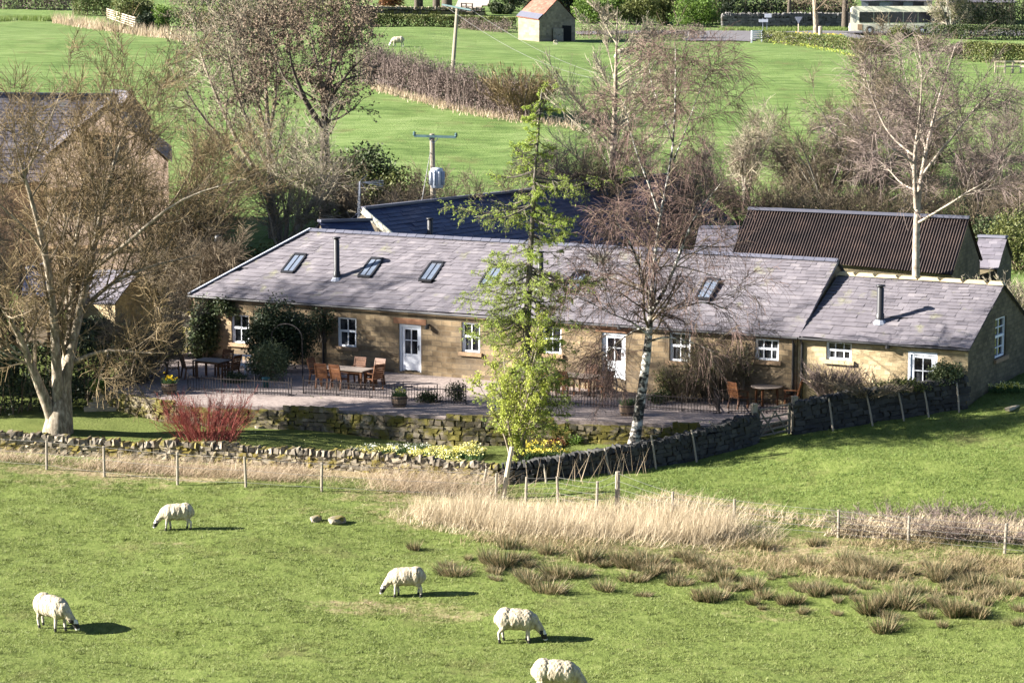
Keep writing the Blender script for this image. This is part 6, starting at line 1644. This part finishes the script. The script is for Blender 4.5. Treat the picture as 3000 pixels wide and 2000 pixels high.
put_sheep(sheep_mesh('sheep', 3, True, -.04), 'sheep grazing with its dark head lowered to the right at bottom centre', 1512, 1882, -.1, 1.08)
put_sheep(sheep_mesh('sheep', 4, True, .06, turn=.12), 'shaggy sheep at the bottom left turned towards the viewer on the right', 152, 1843, -.62, 1.12)
put_sheep(sheep_mesh('sheep', 5, True, .03), 'sheep cut off by the bottom edge of the picture', 1628, 2042, -.12, 1.12)
fs = sheep_mesh('sheep', 6, False, .10)
put_sheep(fs, 'white sheep grazing far off in the field left of the leaning pole', 1166, 137, pi, 1.0)
put_sheep(fs, 'white sheep far off behind the alder branches', 1826, 172, pi + .2, 1.0)
lm_ = sheep_mesh('lamb', 7, False, .03, True)
put_sheep(lm_, 'tiny white lamb in the far field beside the sheep', 1888, 174, .3, .55, 'lamb')
put_sheep(lm_, 'tiny white lamb at the far barn door', 1627, 131, 1.0, .5, 'lamb')
# ------------------------------------------------------------------ poles
t = thing('power_pole', 'wooden power pole with teal cross arm and grey transformer behind the navy roof', 'pole', GY(1272, 124, -.2))
b_ = Vector(t.location); top = P(1266, 392, 124) - b_
mb = MB(); mb.tube([(0, 0, 0), top * .5, top], [.17, .15, .13], 10); mb.obj('pole', m_wood_fence, t)
m_teal2 = M('teal_arm', [(.035, .075, .08), (.06, .115, .12)], 4, .6)
a0 = P(1214, 398, 124.1) - b_; a1 = P(1336, 402, 123.5) - b_
mb = MB(); mb.bar(a0, a1, .10, .12); mb.obj('cross_arm', m_teal2, t)
for q in (a0, a1): mb = MB(); mb.lathe([(.05, 0), (.09, .05), (.06, .10), (.08, .15), (.03, .22)], 8, q); mb.obj('insulator', m_teal2, t)
mb = MB(); mb.bar(P(1256, 405, 123.8) - b_, P(1270, 420, 123.8) - b_, .04, .04); mb.bar(P(1284, 405, 123.8) - b_, P(1270, 420, 123.8) - b_, .04, .04); mb.obj('arm_braces', m_lead, t)
c = P(1280, 522, 123.6) - b_
m_trans = M('transformer_grey', [(.36, .40, .46), (.46, .50, .56)], 3, .45)
mb = MB(); mb.lathe([(.25, -.5), (.31, -.46), (.31, .44), (.27, .5), (.05, .54)], 16, c)
for k in range(10):
    a = k * 2 * pi / 10; mb.box((c.x + .35 * math.cos(a), c.y + .35 * math.sin(a), c.z), (.09, .03, .7), a)
mb.obj('transformer', m_trans, t, True)
mb = MB(); mb.tube([P(1262, 440, 124) - b_, P(1230, 620, 121.5) - b_], .02, 4); mb.obj('stay_wire', m_wire, t)
t = thing('field_pole', 'leaning wooden pole standing behind the purple hedge in the far field', 'pole', G(1324, 222) - Vector((0, 0, .3)))
b_ = Vector(t.location); Yp = b_.y; top = P(1340, 26, Yp) - b_
mb = MB(); mb.tube([(0, 0, 0), top * .5, top], [.17, .15, .13], 8); mb.obj('pole', m_wood_fence, t)
mb = MB(); mb.bar(P(1296, 14, Yp + 1) - b_, P(1380, 30, Yp - 1) - b_, .1, .12); mb.obj('cross_arm', m_teal2, t)
# overhead lines from pole to pole
mb = MB()
for f in (0, 1):
    a = P(1300 + f * 78, 16 + 12 * f, Yp); b = P(1900 + f * 120, 262 + 10 * f, 160)
    pts = [a.lerp(b, s) - Vector((0, 0, 1.2 * math.sin(s * pi))) for s in np.linspace(0, 1, 14)]
    mb.tube(pts, .012, 3, cap=False)
tag(mb.obj('overhead_line', m_wire), 'thin overhead wires falling right from the leaning pole', 'power line')
# television aerial on the navy roofed house
t = thing('tv_aerial', 'grey television aerial on a lattice mast at the end of the navy roof', 'aerial', P(1050, 632, 117.5))
b_ = Vector(t.location)
mb = MB(); tp = P(1054, 532, 117.5) - b_
for dx, dy in ((-.06, 0), (.06, 0), (0, .08)): mb.tube([(dx, dy, -.4), (tp.x + dx * .4, dy * .4, tp.z)], .012, 4)
for k in range(9):
    z = k * tp.z / 9; s = 1 - .6 * k / 9; mb.bar((-.06 * s, 0, z), (.06 * s, 0, z + tp.z / 9), .015, .015)
mb.obj('mast', m_lead, t)
mb = MB(); q = lambda px, py: P(px, py, 117.3) - b_
for e in ((1124, 530), (1124, 537), (1122, 545)): mb.bar(q(1058, 534), q(*e), .025, .025)
for k in range(6): x = 1072 + k * 10; mb.bar(q(x, 528), q(x, 544 - (6 - k) * .8), .012, .012)
mb.bar(q(1054, 532), q(1076, 512), .02, .02); mb.bar(q(1058, 536), q(1072, 558), .02, .02)
mb.obj('antenna', m_lead, t)
mb = MB(); mb.lathe([(.13, 0), (.12, 1.6), (.17, 1.62), (.17, 1.9), (.05, 1.95)], 10); tag(mb.obj('stove_pipe', m_black, None, True, P(641, 800, 111.5) - Vector((0, 0, .2))), 'tall black stove pipe behind the left end of the cottages', 'flue')

# ------------------------------------------------------------------ hedges and bushes of the far side
def L_(pts, off=-.1): return [G(a, b, off) for a, b in pts]
hedge('purple_hedge', 'long leafless purple brown hedge across the far field', L_([(1075, 236), (1200, 270), (1330, 306), (1450, 332), (1560, 352)]), 301, 2.7, 2.8, m_tw_purple, 42000, .15, 'hedge', 500, m_tw_purple, False, .25)
twig_bush('orange_bush', 'orange tinged bush at the right end of the purple hedge', G(1530, 345), 302, 2.6, 2.9, m_tw_gold, 120, 'shrub', None, .02, .8, 6, 4)
r_ = np.random.default_rng(8)
def strip_straw(name, label, pts, wid, n, hh, mat, w=.05):
    g = np.array([list(G(a, b)) for a, b in pts]); s = np.concatenate([[0], np.cumsum(np.linalg.norm(np.diff(g, axis=0), axis=1))]); t = r_.uniform(0, s[-1], n)
    x = np.interp(t, s, g[:, 0]); y = np.interp(t, s, g[:, 1]) + r_.normal(0, wid, n); p = np.stack([x, y, H(x, y)], 1)
    tag(link(name, np_mesh(name, *blade_mesh(r_, p, np.full(n, hh), w, (.1, 0), .3), mat)), label, 'dead grass', kind='stuff')
strip_straw('hedge_foot_straw', 'pale dead grass along the foot of the purple hedge', [(1085, 258), (1200, 290), (1330, 322), (1450, 345), (1560, 356), (1700, 378)], .7, 1500, .55, m_straw, .05)
strip_straw('far_straw', 'pale reeds along the far fence at upper left', [(160, 68), (300, 88), (330, 92), (450, 108), (560, 122)], 1.0, 1600, 1.1, m_straw, .07)
wire_fence('thin post fence along the purple hedge', [(1102, 232, 262), (1424, 300, 330), (1462, 306, 338), (1500, 312, 344), (1548, 320, 354), (1675, 352, 376)], 1, 5)
bush('green_bush', 'dark green bush at the field edge left of the transformer pole', GY(1060, 142, -.2), 310, (3.4, 2.2, 4.2), m_ivy, 9000, .2, 12, 24)
bush('green_bush', 'smaller dull green bush right of the dark green one', GY(1150, 141, -.2), 311, (3.0, 2.0, 3.2), m_olive, 5000, .2, 10, 24)
bush('green_bush', 'low ivy green bush below the pale tree left of the cottages', GY(765, 117, -.2), 312, (1.4, 1.2, 1.9), m_green, 3000, .12, 9, 12)
for i, (px, Y, s, mt, lab) in enumerate(((1020, 131, (2.6, 1.8, 2.3), m_olive, 'olive undergrowth left of the aerial'), (1430, 131, (3.0, 1.8, 1.8), m_tw_brown, 'brown undergrowth at the right of the transformer pole'), (900, 129, (2.6, 1.6, 2.2), m_olive, 'olive undergrowth below the budding tree'), (700, 128, (3, 1.6, 2), m_olive, 'olive undergrowth below the pale tree'), (2075, 132, (2.2, 1.6, 2.4), m_ivy, 'dark undergrowth left of the corrugated barn'), (2990, 128, (2.2, 1.6, 3.4), m_olive, 'grey green bush at the right edge beyond the shed'), (2930, 133, (3, 1.6, 2.4), m_ivy, 'dark undergrowth beyond the barn at the right'), (2800, 134, (3.5, 1.6, 2.0), m_tw_brown, 'brown undergrowth behind the barn ridge at the right'), (2300, 137, (3.2, 1.6, 1.8), m_tw_brown, 'brown undergrowth behind the barn ridge at the left'))):
    bush('undergrowth', lab, GY(px, Y, -.2), 320 + i, s, mt, 4200, .17, 10, 20, None, 'undergrowth', None, .45, 0, .15)
for i, (px, Y, s, lab) in enumerate(((2230, 141, (3.0, 1.5, 2.2), 'brown scrub above the left part of the corrugated ridge'), (2420, 139, (3.6, 1.5, 2.0), 'brown scrub above the middle left of the corrugated ridge'), (2590, 138, (3.6, 1.5, 2.2), 'brown scrub above the corrugated ridge beside the tall birch'), (2850, 137, (3.4, 1.5, 2.4), 'brown scrub above the barn gable'))):
    twig_bush('scrub', lab, GY(px, Y, -.2), 350 + i, s[0], s[2] * 1.3, m_tw_brown, 120, 'scrub', None, .011, .8, 6, 5, .6, (500, .1, m_olive))
twig_bush('pale_bush', 'pale grey bush by the gable of the annexe at the right edge', GY(2985, 104, -.1), 335, 2.0, 2.6, m_tw_grey, 130, 'shrub', None, .012, .8, 6, 5, .5, (2500, .07, m_olive))

# upper left
hedge('dark_hedge', 'dark reddish hedge along the top left edge', L_([(-40, 26), (110, 28), (215, 30)]), 340, 2.2, 2.2, m_tw_purple, 6000, .22, 'hedge', None, m_bark_dark)
hedge('trimmed_hedge', 'square trimmed olive hedge at the top left', L_([(218, 44), (330, 48)]), 341, 2.4, 1.6, m_olive, 5000, .18)
bush('green_bush', 'large olive green bush behind the sloping rail fence', G(405, 78), 342, (2.8, 2.0, 3.6), m_olive, 7000, .2, 11, 24)
bush('green_bush', 'bright green bush right of the sloping rail fence', G(490, 92), 343, (1.5, 1.3, 2.8), m_green, 4500, .17, 10, 14)
hedge('dull_hedge', 'dull olive and brown hedge behind the pale trees at the top', L_([(540, 92), (700, 80), (840, 66), (1010, 60)]), 344, 2.4, 2.2, m_olive, 9000, .22, 'hedge', None, None, False)
bush('dark_bush', 'dark bush in the gap below the sloping rail fence', G(425, 98), 345, (1.2, 1.0, 2.0), m_evergreen, 2500, .18, 8, 12)
strip_straw('bank_grass', 'dark lush grass on the bank at the top left', [(-20, 62), (80, 58), (150, 62)], 1.5, 3000, .5, m_turf_d, .07)
def rail_fence(name, label, pts, hgt, nr_, mat, seg=None, rs=.10):
    b0 = pts[0].copy(); t = thing(name, label, 'fence', b0)
    for p in pts: mb = MB(); mb.box(p - b0 + Vector((0, 0, hgt / 2 - .1)), (.14, .12, hgt + .2)); mb.obj('post', mat, t)
    for k in range(nr_):
        z = hgt * (.95 - k * .8 / nr_); mb = MB()
        for p, q in zip(pts, pts[1:]): mb.bar(p - b0 + Vector((0, -.08, z)), q - b0 + Vector((0, -.08, z)), .05, rs)
        mb.obj('rail', mat, t)
    return t
rail_fence('rail_fence', 'pale five rail fence sloping down at the top left', [G(314, 62), G(335, 70), G(356, 78), G(378, 86), G(399, 93)], 1.35, 5, m_wood_pale)
rail_fence('rail_fence', 'white two rail fence at the right edge below the hedge', [G(2916, 215), G(2944, 215), G(2967, 215), G(2990, 215), G(3030, 215)], 1.0, 2, m_wood_pale, rs=.14)
rail_fence('white_gate', 'small white barred gate beside the road', [G(2202, 125), G(2232, 124)], 1.15, 5, m_white)

# top middle: hedge, wall, tree trunks, track
hedge('roadside_hedge', 'trimmed hedge with dark base along the far field, left of the field barn', L_([(1020, 76), (1150, 78), (1300, 80), (1420, 84), (1510, 86)]), 350, 1.35, 1.3, m_olive, 9000, .2)
hedge('bramble_tangle', 'brown bramble tangle in the far hedge right of the leaning pole', L_([(1350, 84), (1420, 92), (1500, 98)]), 351, 1.2, 1.8, m_tw_purple, 4500, .16, 'brambles', None, None, False, .3)
wire_fence('post and wire fence before the far trimmed hedge', [(1095, 48, 72), (1166, 48, 72), (1246, 48, 76), (1330, 54, 80), (1412, 56, 82), (1474, 56, 82)], 1, 6)
drystone('far_wall', 'grey stone wall behind the far trimmed hedge', [G(1040, 42, -.2), G(1200, 44, -.2), G(1420, 47, -.2)], lambda t: .9, .6, m_mossy, m_capstone, .5, .3, 14, cap_h=.3)
tr = [(1222, 30, .30), (1278, 40, .38), (1308, 42, .55), (1232, 28, .26)]
for i, (px, py, rr_) in enumerate(tr):
    lab = ['dark trunked tree at the top behind the far wall, leftmost', 'dark trunked tree at the top left of the track', 'thickest dark tree trunk at the top beside the track', 'second slender dark trunk at the top left'][i]
    bare('roadside_tree', lab, G(px, py, -.3), 360 + i, 13, m_bark_dark, m_tw_brown, m_tw_brown, r0=rr_, n1=12, n2=6, n3=5, lf1=.45, t1=.3, tr=.02)
bush('orange_hedge', 'orange brown beech bush at the top behind the far wall', G(1150, 28), 370, (1.8, 1.4, 2.6), m_russet, 3500, .2, 9, 14)
m_track = M('pale_track', [(.34, .28, .24), (.46, .39, .34)], 1, .95, .2, coord='World')
tk = [G(a, b) for a, b in ((1325, 42), (1400, 42), (1420, 20), (1440, -20), (1400, -30), (1350, -10), (1340, 15))]
tag(sheet('track', [(p.x, p.y) for p in tk], .8, H, m_track, .06), 'pale farm track at the top centre', 'track', kind='structure')
rail_fence('timber_gate', 'dark timber gate at the foot of the pale track', [G(1352, 48), G(1366, 48), G(1384, 49)], 1.5, 4, m_bark_dark)
for i, (px, py, s, mt, lab) in enumerate(((1500, 32, (2.6, 2, 5), m_evergreen, 'dark conifer like bush at the top left of the barn roof'), (1555, 30, (2.4, 2, 5.5), m_evergreen, 'second dark evergreen rising behind the barn roof'), (1470, 40, (1.6, 1.2, 1.6), m_ivy, 'low dark bush on the lawn at the top'), (1670, 36, (2, 1.6, 4), m_evergreen, 'dark evergreen right behind the field barn'), (1735, 68, (2.6, 2, 3.4), m_green, 'large light green bush right of the field barn'), (1800, 62, (3, 2, 4.4), m_green, 'tall light green bush behind the alder top'), (1870, 72, (3, 2, 3.8), m_olive, 'dark green bush right of the alder top'), (1950, 70, (3.2, 2, 4.4), m_olive, 'broad olive bush at the top between alder and birch'), (2040, 78, (3, 2, 4.0), m_green, 'bright green bush at the top beside the road'), (2090, 66, (2.6, 2, 4.6), m_ivy, 'dark green bush at the top left of the stone wall'))):
    bush('hedgerow_bush', lab, G(px, py, -.2), 380 + i, s, mt, 5200, .22, 11, 18, None, 'bush')
hedge('low_bramble', 'brown bramble hedge along the field right of the barn', L_([(1695, 112), (1800, 116), (1930, 118), (2060, 112)]), 392, 1.4, 1.6, m_tw_purple, 7000, .16, 'hedge', None, None, False, .3)

# road, verge, wall, bus
m_road = M('asphalt', [(.10, .095, .10), (.15, .14, .145)], 2, .9, .2, coord='World')
rd = [(1690, 102), (2000, 100), (2200, 98), (2480, 100), (2760, 106), (3060, 108), (3060, 92), (2760, 92), (2480, 90), (2200, 92), (2000, 92), (1690, 94)]
roadp = [G(a, b) for a, b in rd]
tag(sheet('road', [(p.x, p.y) for p in roadp], .7, H, m_road, .07), 'grey tarmac road crossing the top of the far field', 'road', kind='structure')
rd = [G(a, b) for a, b in ((2010, 122), (2200, 124), (2240, 112), (2500, 118), (2560, 112), (2480, 99), (2200, 97), (2000, 99))]
tag(sheet('road_junction', [(p.x, p.y) for p in rd], .7, H, m_road, .10), 'grey tarmac of the junction mouth below the road', 'road', kind='structure')
drystone('roadside_wall', 'dark grey stone wall behind the road', [G(2115, 84, -.2), G(2300, 84, -.2), G(2500, 84, -.2)], lambda t: 1.6, .6, m_greywall, None, .5, .3, 16, cap_h=.35)
strip_straw('road_verge', 'lush green grass verge along the road', [(2110, 90), (2300, 91), (2480, 91)], .8, 6000, .45, m_turf_d, .06)
m_bus_glass, _nt, _b = new_mat('bus_glass'); _b.inputs['Base Color'].default_value = (.012, .013, .02, 1); _b.inputs['Roughness'].default_value = .08
m_bus_grey = M('bus_skirt', [(.34, .33, .28), (.42, .41, .35)], 3, .5)
Yb_ = G(2500, 103).y
bp = G(2492, 104); be = G(2800, 106)
dv = (Vector((be.x, be.y, 0)) - Vector((bp.x, bp.y, 0))).normalized(); ang = math.atan2(dv.y, dv.x)
t = thing('bus', 'cream single deck bus standing on the road at the upper right', 'bus', bp + Vector((0, .6, .1)), ang)
BL, BW, BH = 10.6, 2.5, 2.95
mb = MB()
prof = [(.0, .35), (0, 1.0), (.05, 2.0), (.12, 2.7), (.35, BH - .05), (.7, BH), (BL - .4, BH), (BL - .05, BH - .2), (BL, 2.4), (BL, .35)]
n = len(prof); vs = [(x, 0, z) for x, z in prof] + [(x, BW, z) for x, z in prof]
mb.add(vs, [tuple(range(n)), tuple(range(2 * n - 1, n - 1, -1))] + [(i + n, (i + 1) % n + n, (i + 1) % n, i) for i in range(n)]); mb.obj('body', m_cream, t)
mb = MB(); mb.box((BL / 2 + .5, -.012, .72), (BL - 1.2, .03, .62)); mb.obj('skirt', m_bus_grey, t)
mb = MB()
for i in range(6):
    x0 = .95 + i * 1.55; mb.box((x0 + .75, -.015, 1.78), (1.48, .04, 1.12))
mb.obj('side_windows', m_bus_glass, t)
mb = MB(); vs = [(.43 + .22 * math.cos(a), -.02, 1.95 + .72 * math.sin(a)) for a in np.linspace(0, 2 * pi, 20, endpoint=False)]; mb.add(vs + [(x, .02, z) for x, _, z in vs], [tuple(range(20))] + [(i, i + 20, (i + 1) % 20 + 20, (i + 1) % 20) for i in range(20)]); mb.obj('cab_window', m_bus_grey, t)
mb = MB(); mb.box((-.01, BW / 2, 1.75), (.06, BW - .3, 1.2)); mb.obj('windscreen', m_bus_glass, t)
mb = MB(); mb.box((1.05, -.03, .75), (.5, .03, .6)); mb.obj('panel', m_lintel, t)
for x in (2.1, 7.6):
    mb = MB(); mb.tube([(x, -.04, .42), (x, .3, .42)], .45, 16); w_ = mb.obj('wheel', m_black, t)
    mb = MB(); mb.tube([(x, -.07, .42), (x, 0, .42)], .2, 12); mb.obj('hub', m_lead, w_)
for y in (.3, BW - .3): mb = MB(); mb.box((-.02, y, .75), (.05, .3, .16)); mb.obj('headlight', m_white, t)
mb = MB(); mb.box((-.15, -.12, 2.1), (.1, .2, .34)); mb.obj('mirror', m_black, t)
# signs
t = thing('sign_board', 'small white sign board on two posts before the grey wall', 'sign', G(2240, 94, 0))
mb = MB(); s_ = PXM(Vector(t.location).y)
for x in (-.2, .25): mb.box((x, 0, .75), (.07, .07, 1.5))
mb.obj('posts', m_lead, t); mb = MB(); mb.box((.35, -.06, 1.75), (.75, .05, .42)); mb.box((-.15, -.06, 1.2), (1.0, .05, .3)); mb.obj('board', m_white, t)
t = thing('road_sign', 'triangular give way sign on a pale post seen from behind', 'sign', G(2339, 98, 0))
mb = MB(); mb.tube([(0, 0, 0), (0, 0, 1.0)], .06, 8); mb.obj('post', m_wood_pale, t)
mb = MB(); mb.add([(-.42, -.05, 1.75), (.42, -.05, 1.75), (0, -.05, 1.0), (-.42, 0, 1.75), (.42, 0, 1.75), (0, 0, 1.0)], [(0, 2, 1), (3, 4, 5), (0, 1, 4, 3), (1, 2, 5, 4), (2, 0, 3, 5)]); mb.obj('plate', m_lead, t)
mb = MB(); mb.lathe([(.2, 0), (.2, 1.15), (.14, 1.2)], 10); tag(mb.obj('stub_post', m_wood_pale, None, False, G(2403, 112)), 'stout rounded timber post among the far daffodils', 'post')
bare('verge_tree', 'tree with a pale straight trunk on the daffodil verge left of the bus', G(2392, 100, -.2), 400, 11, m_bark_pale, m_tw_brown, m_tw_brown, r0=.26, n1=12, n2=6, n3=6, t1=.22, ang1=1.0, tr=.018)
bare('verge_tree', 'dark leaning trunk tree at the left end of the bus', G(2475, 88, -.2), 401, 10, m_bark_dark, m_tw_brown, m_tw_brown, r0=.34, n1=10, n2=6, n3=6, tr=.018)
bare('verge_tree', 'dark trunked tree behind the grey wall, left of the sign', G(2310, 80, -.2), 403, 9, m_bark_dark, m_tw_brown, m_tw_brown, r0=.22, n1=10, n2=6, n3=6, tr=.018)
bare('verge_tree', 'small tree coming into leaf before the right half of the bus', G(2782, 112, -.2), 402, 5.2, m_bark_grey, m_tw_grey, m_tw_grey, r0=.16, nst=3, spread=.7, n1=9, n2=6, n3=6, lf1=.5, tr=.016, buds=3500, budmat=m_olive)
def far_daff(name, label, pts, wid, n, mat):
    g = np.array([list(G(a, b)) for a, b in pts]); s = np.concatenate([[0], np.cumsum(np.linalg.norm(np.diff(g, axis=0), axis=1))]); t_ = r_.uniform(0, s[-1], n)
    x = np.interp(t_, s, g[:, 0]); y = np.interp(t_, s, g[:, 1]) + r_.normal(0, wid, n); p = np.stack([x, y, H(x, y) + r_.uniform(.15, .4, n)], 1)
    tag(link(name, np_mesh(name, *leaf_cards(r_, p, .14, .9), mat)), label, 'flowers', kind='stuff')
far_daff('verge_daffodils', 'yellow daffodils on the verge round the stout post', [(2325, 106), (2390, 108), (2470, 112)], .9, 260, m_yellow)
strip_straw('verge_leaves', 'green leaves of the verge daffodils', [(2320, 108), (2390, 112), (2475, 116)], .9, 2600, .45, m_turf_d, .06)
far_daff('hedge_flowers', 'yellow flowers in the grass below the low hedge', [(2250, 130), (2350, 140), (2440, 156), (2500, 172)], 1.6, 330, m_young)
hedge('low_hedge', 'low clipped brown green hedge below the road junction', L_([(2240, 122), (2330, 132), (2420, 142), (2540, 150)]), 410, 1.15, 1.5, m_olive, 7000, .16)
hedge('clipped_hedge', 'dark clipped hedge right of the bus', L_([(2720, 112), (2850, 116), (3060, 118)]), 411, 1.5, 1.6, m_ivy, 7500, .18)
hedge('olive_hedge', 'olive brown clipped hedge above the white rail fence', L_([(2840, 178), (2930, 184), (3060, 190)]), 412, 1.7, 1.8, m_olive, 7000, .17)
bush('hedgerow_bush', 'olive green bush before the middle of the bus', G(2650, 116, -.1), 413, (1.8, 1.2, 1.7), m_olive, 3000, .15, 9, 14, None, 'bush')
bush('hedgerow_bush', 'dark brown bush at the right end of the low hedge', G(2700, 150, -.1), 414, (2.4, 1.4, 1.6), m_tw_brown, 3200, .15, 9, 14, None, 'bush', None, .35)
bush('hedgerow_bush', 'brown bracken heap left of the olive hedge', G(2780, 170, -.1), 415, (3.0, 1.5, 1.6), m_tw_purple, 3500, .15, 9, 14, None, 'bush', None, .35)
mb = MB(); mb.tube([(0, 0, .45), (.2, .9, .45)], .5, 14); tag(mb.obj('log', m_bark_pale, None, False, G(2634, 124)), 'end of a thick sawn log by the roadside bushes', 'log')
t_, pts, base = building('roadside_house', 'brown stone house at the top right corner', P(2760, -30, 292), P(2960, -30, 292), P(2740, 8, 286), P(2980, 8, 286), h(58, 286), m_barnstone, m_slate_dark, 'slate', 8, .1, 'house', 60)
t_, pts, base = building('roadside_house', 'pale grey house behind the bus at the top', P(2540, -40, 296), P(2720, -40, 296), P(2520, 3, 290), P(2735, 3, 290), h(45, 290), m_lead, m_slate_dark, 'slate', 8, .1, 'house', 61)
for x in (2560, 2630, 2690):
    mb = MB(); c_ = P(x, 22, 289.6) - base; mb.box(c_, (1.3, .2, 1.3)); mb.obj('window', m_bus_glass, t_)
# dense dark planting along the very top so that the slope behind closes the view
for i, (a, b, mt, lab) in enumerate((((2090, 74), (2300, 72), m_evergreen, 'dark planting behind the grey roadside wall, left part'), ((2300, 72), (2500, 72), m_tw_brown, 'brown planting behind the grey roadside wall, right part'), ((2740, 86), (3060, 88), m_ivy, 'dark shrubbery before the roadside house'))):
    hedge('shrubbery', lab, L_([a, b]), 420 + i, 3.6, 3.0, mt, 5200, .26, 'shrubbery', None, None, False)
hedge('distant_hedge', 'brown hedge crossing the slope at the top left', L_([(500, 14), (700, 18), (900, 22), (1000, 26)]), 430, 1.6, 2.0, m_tw_purple, 5200, .24, 'hedge', None, None, False, .4)
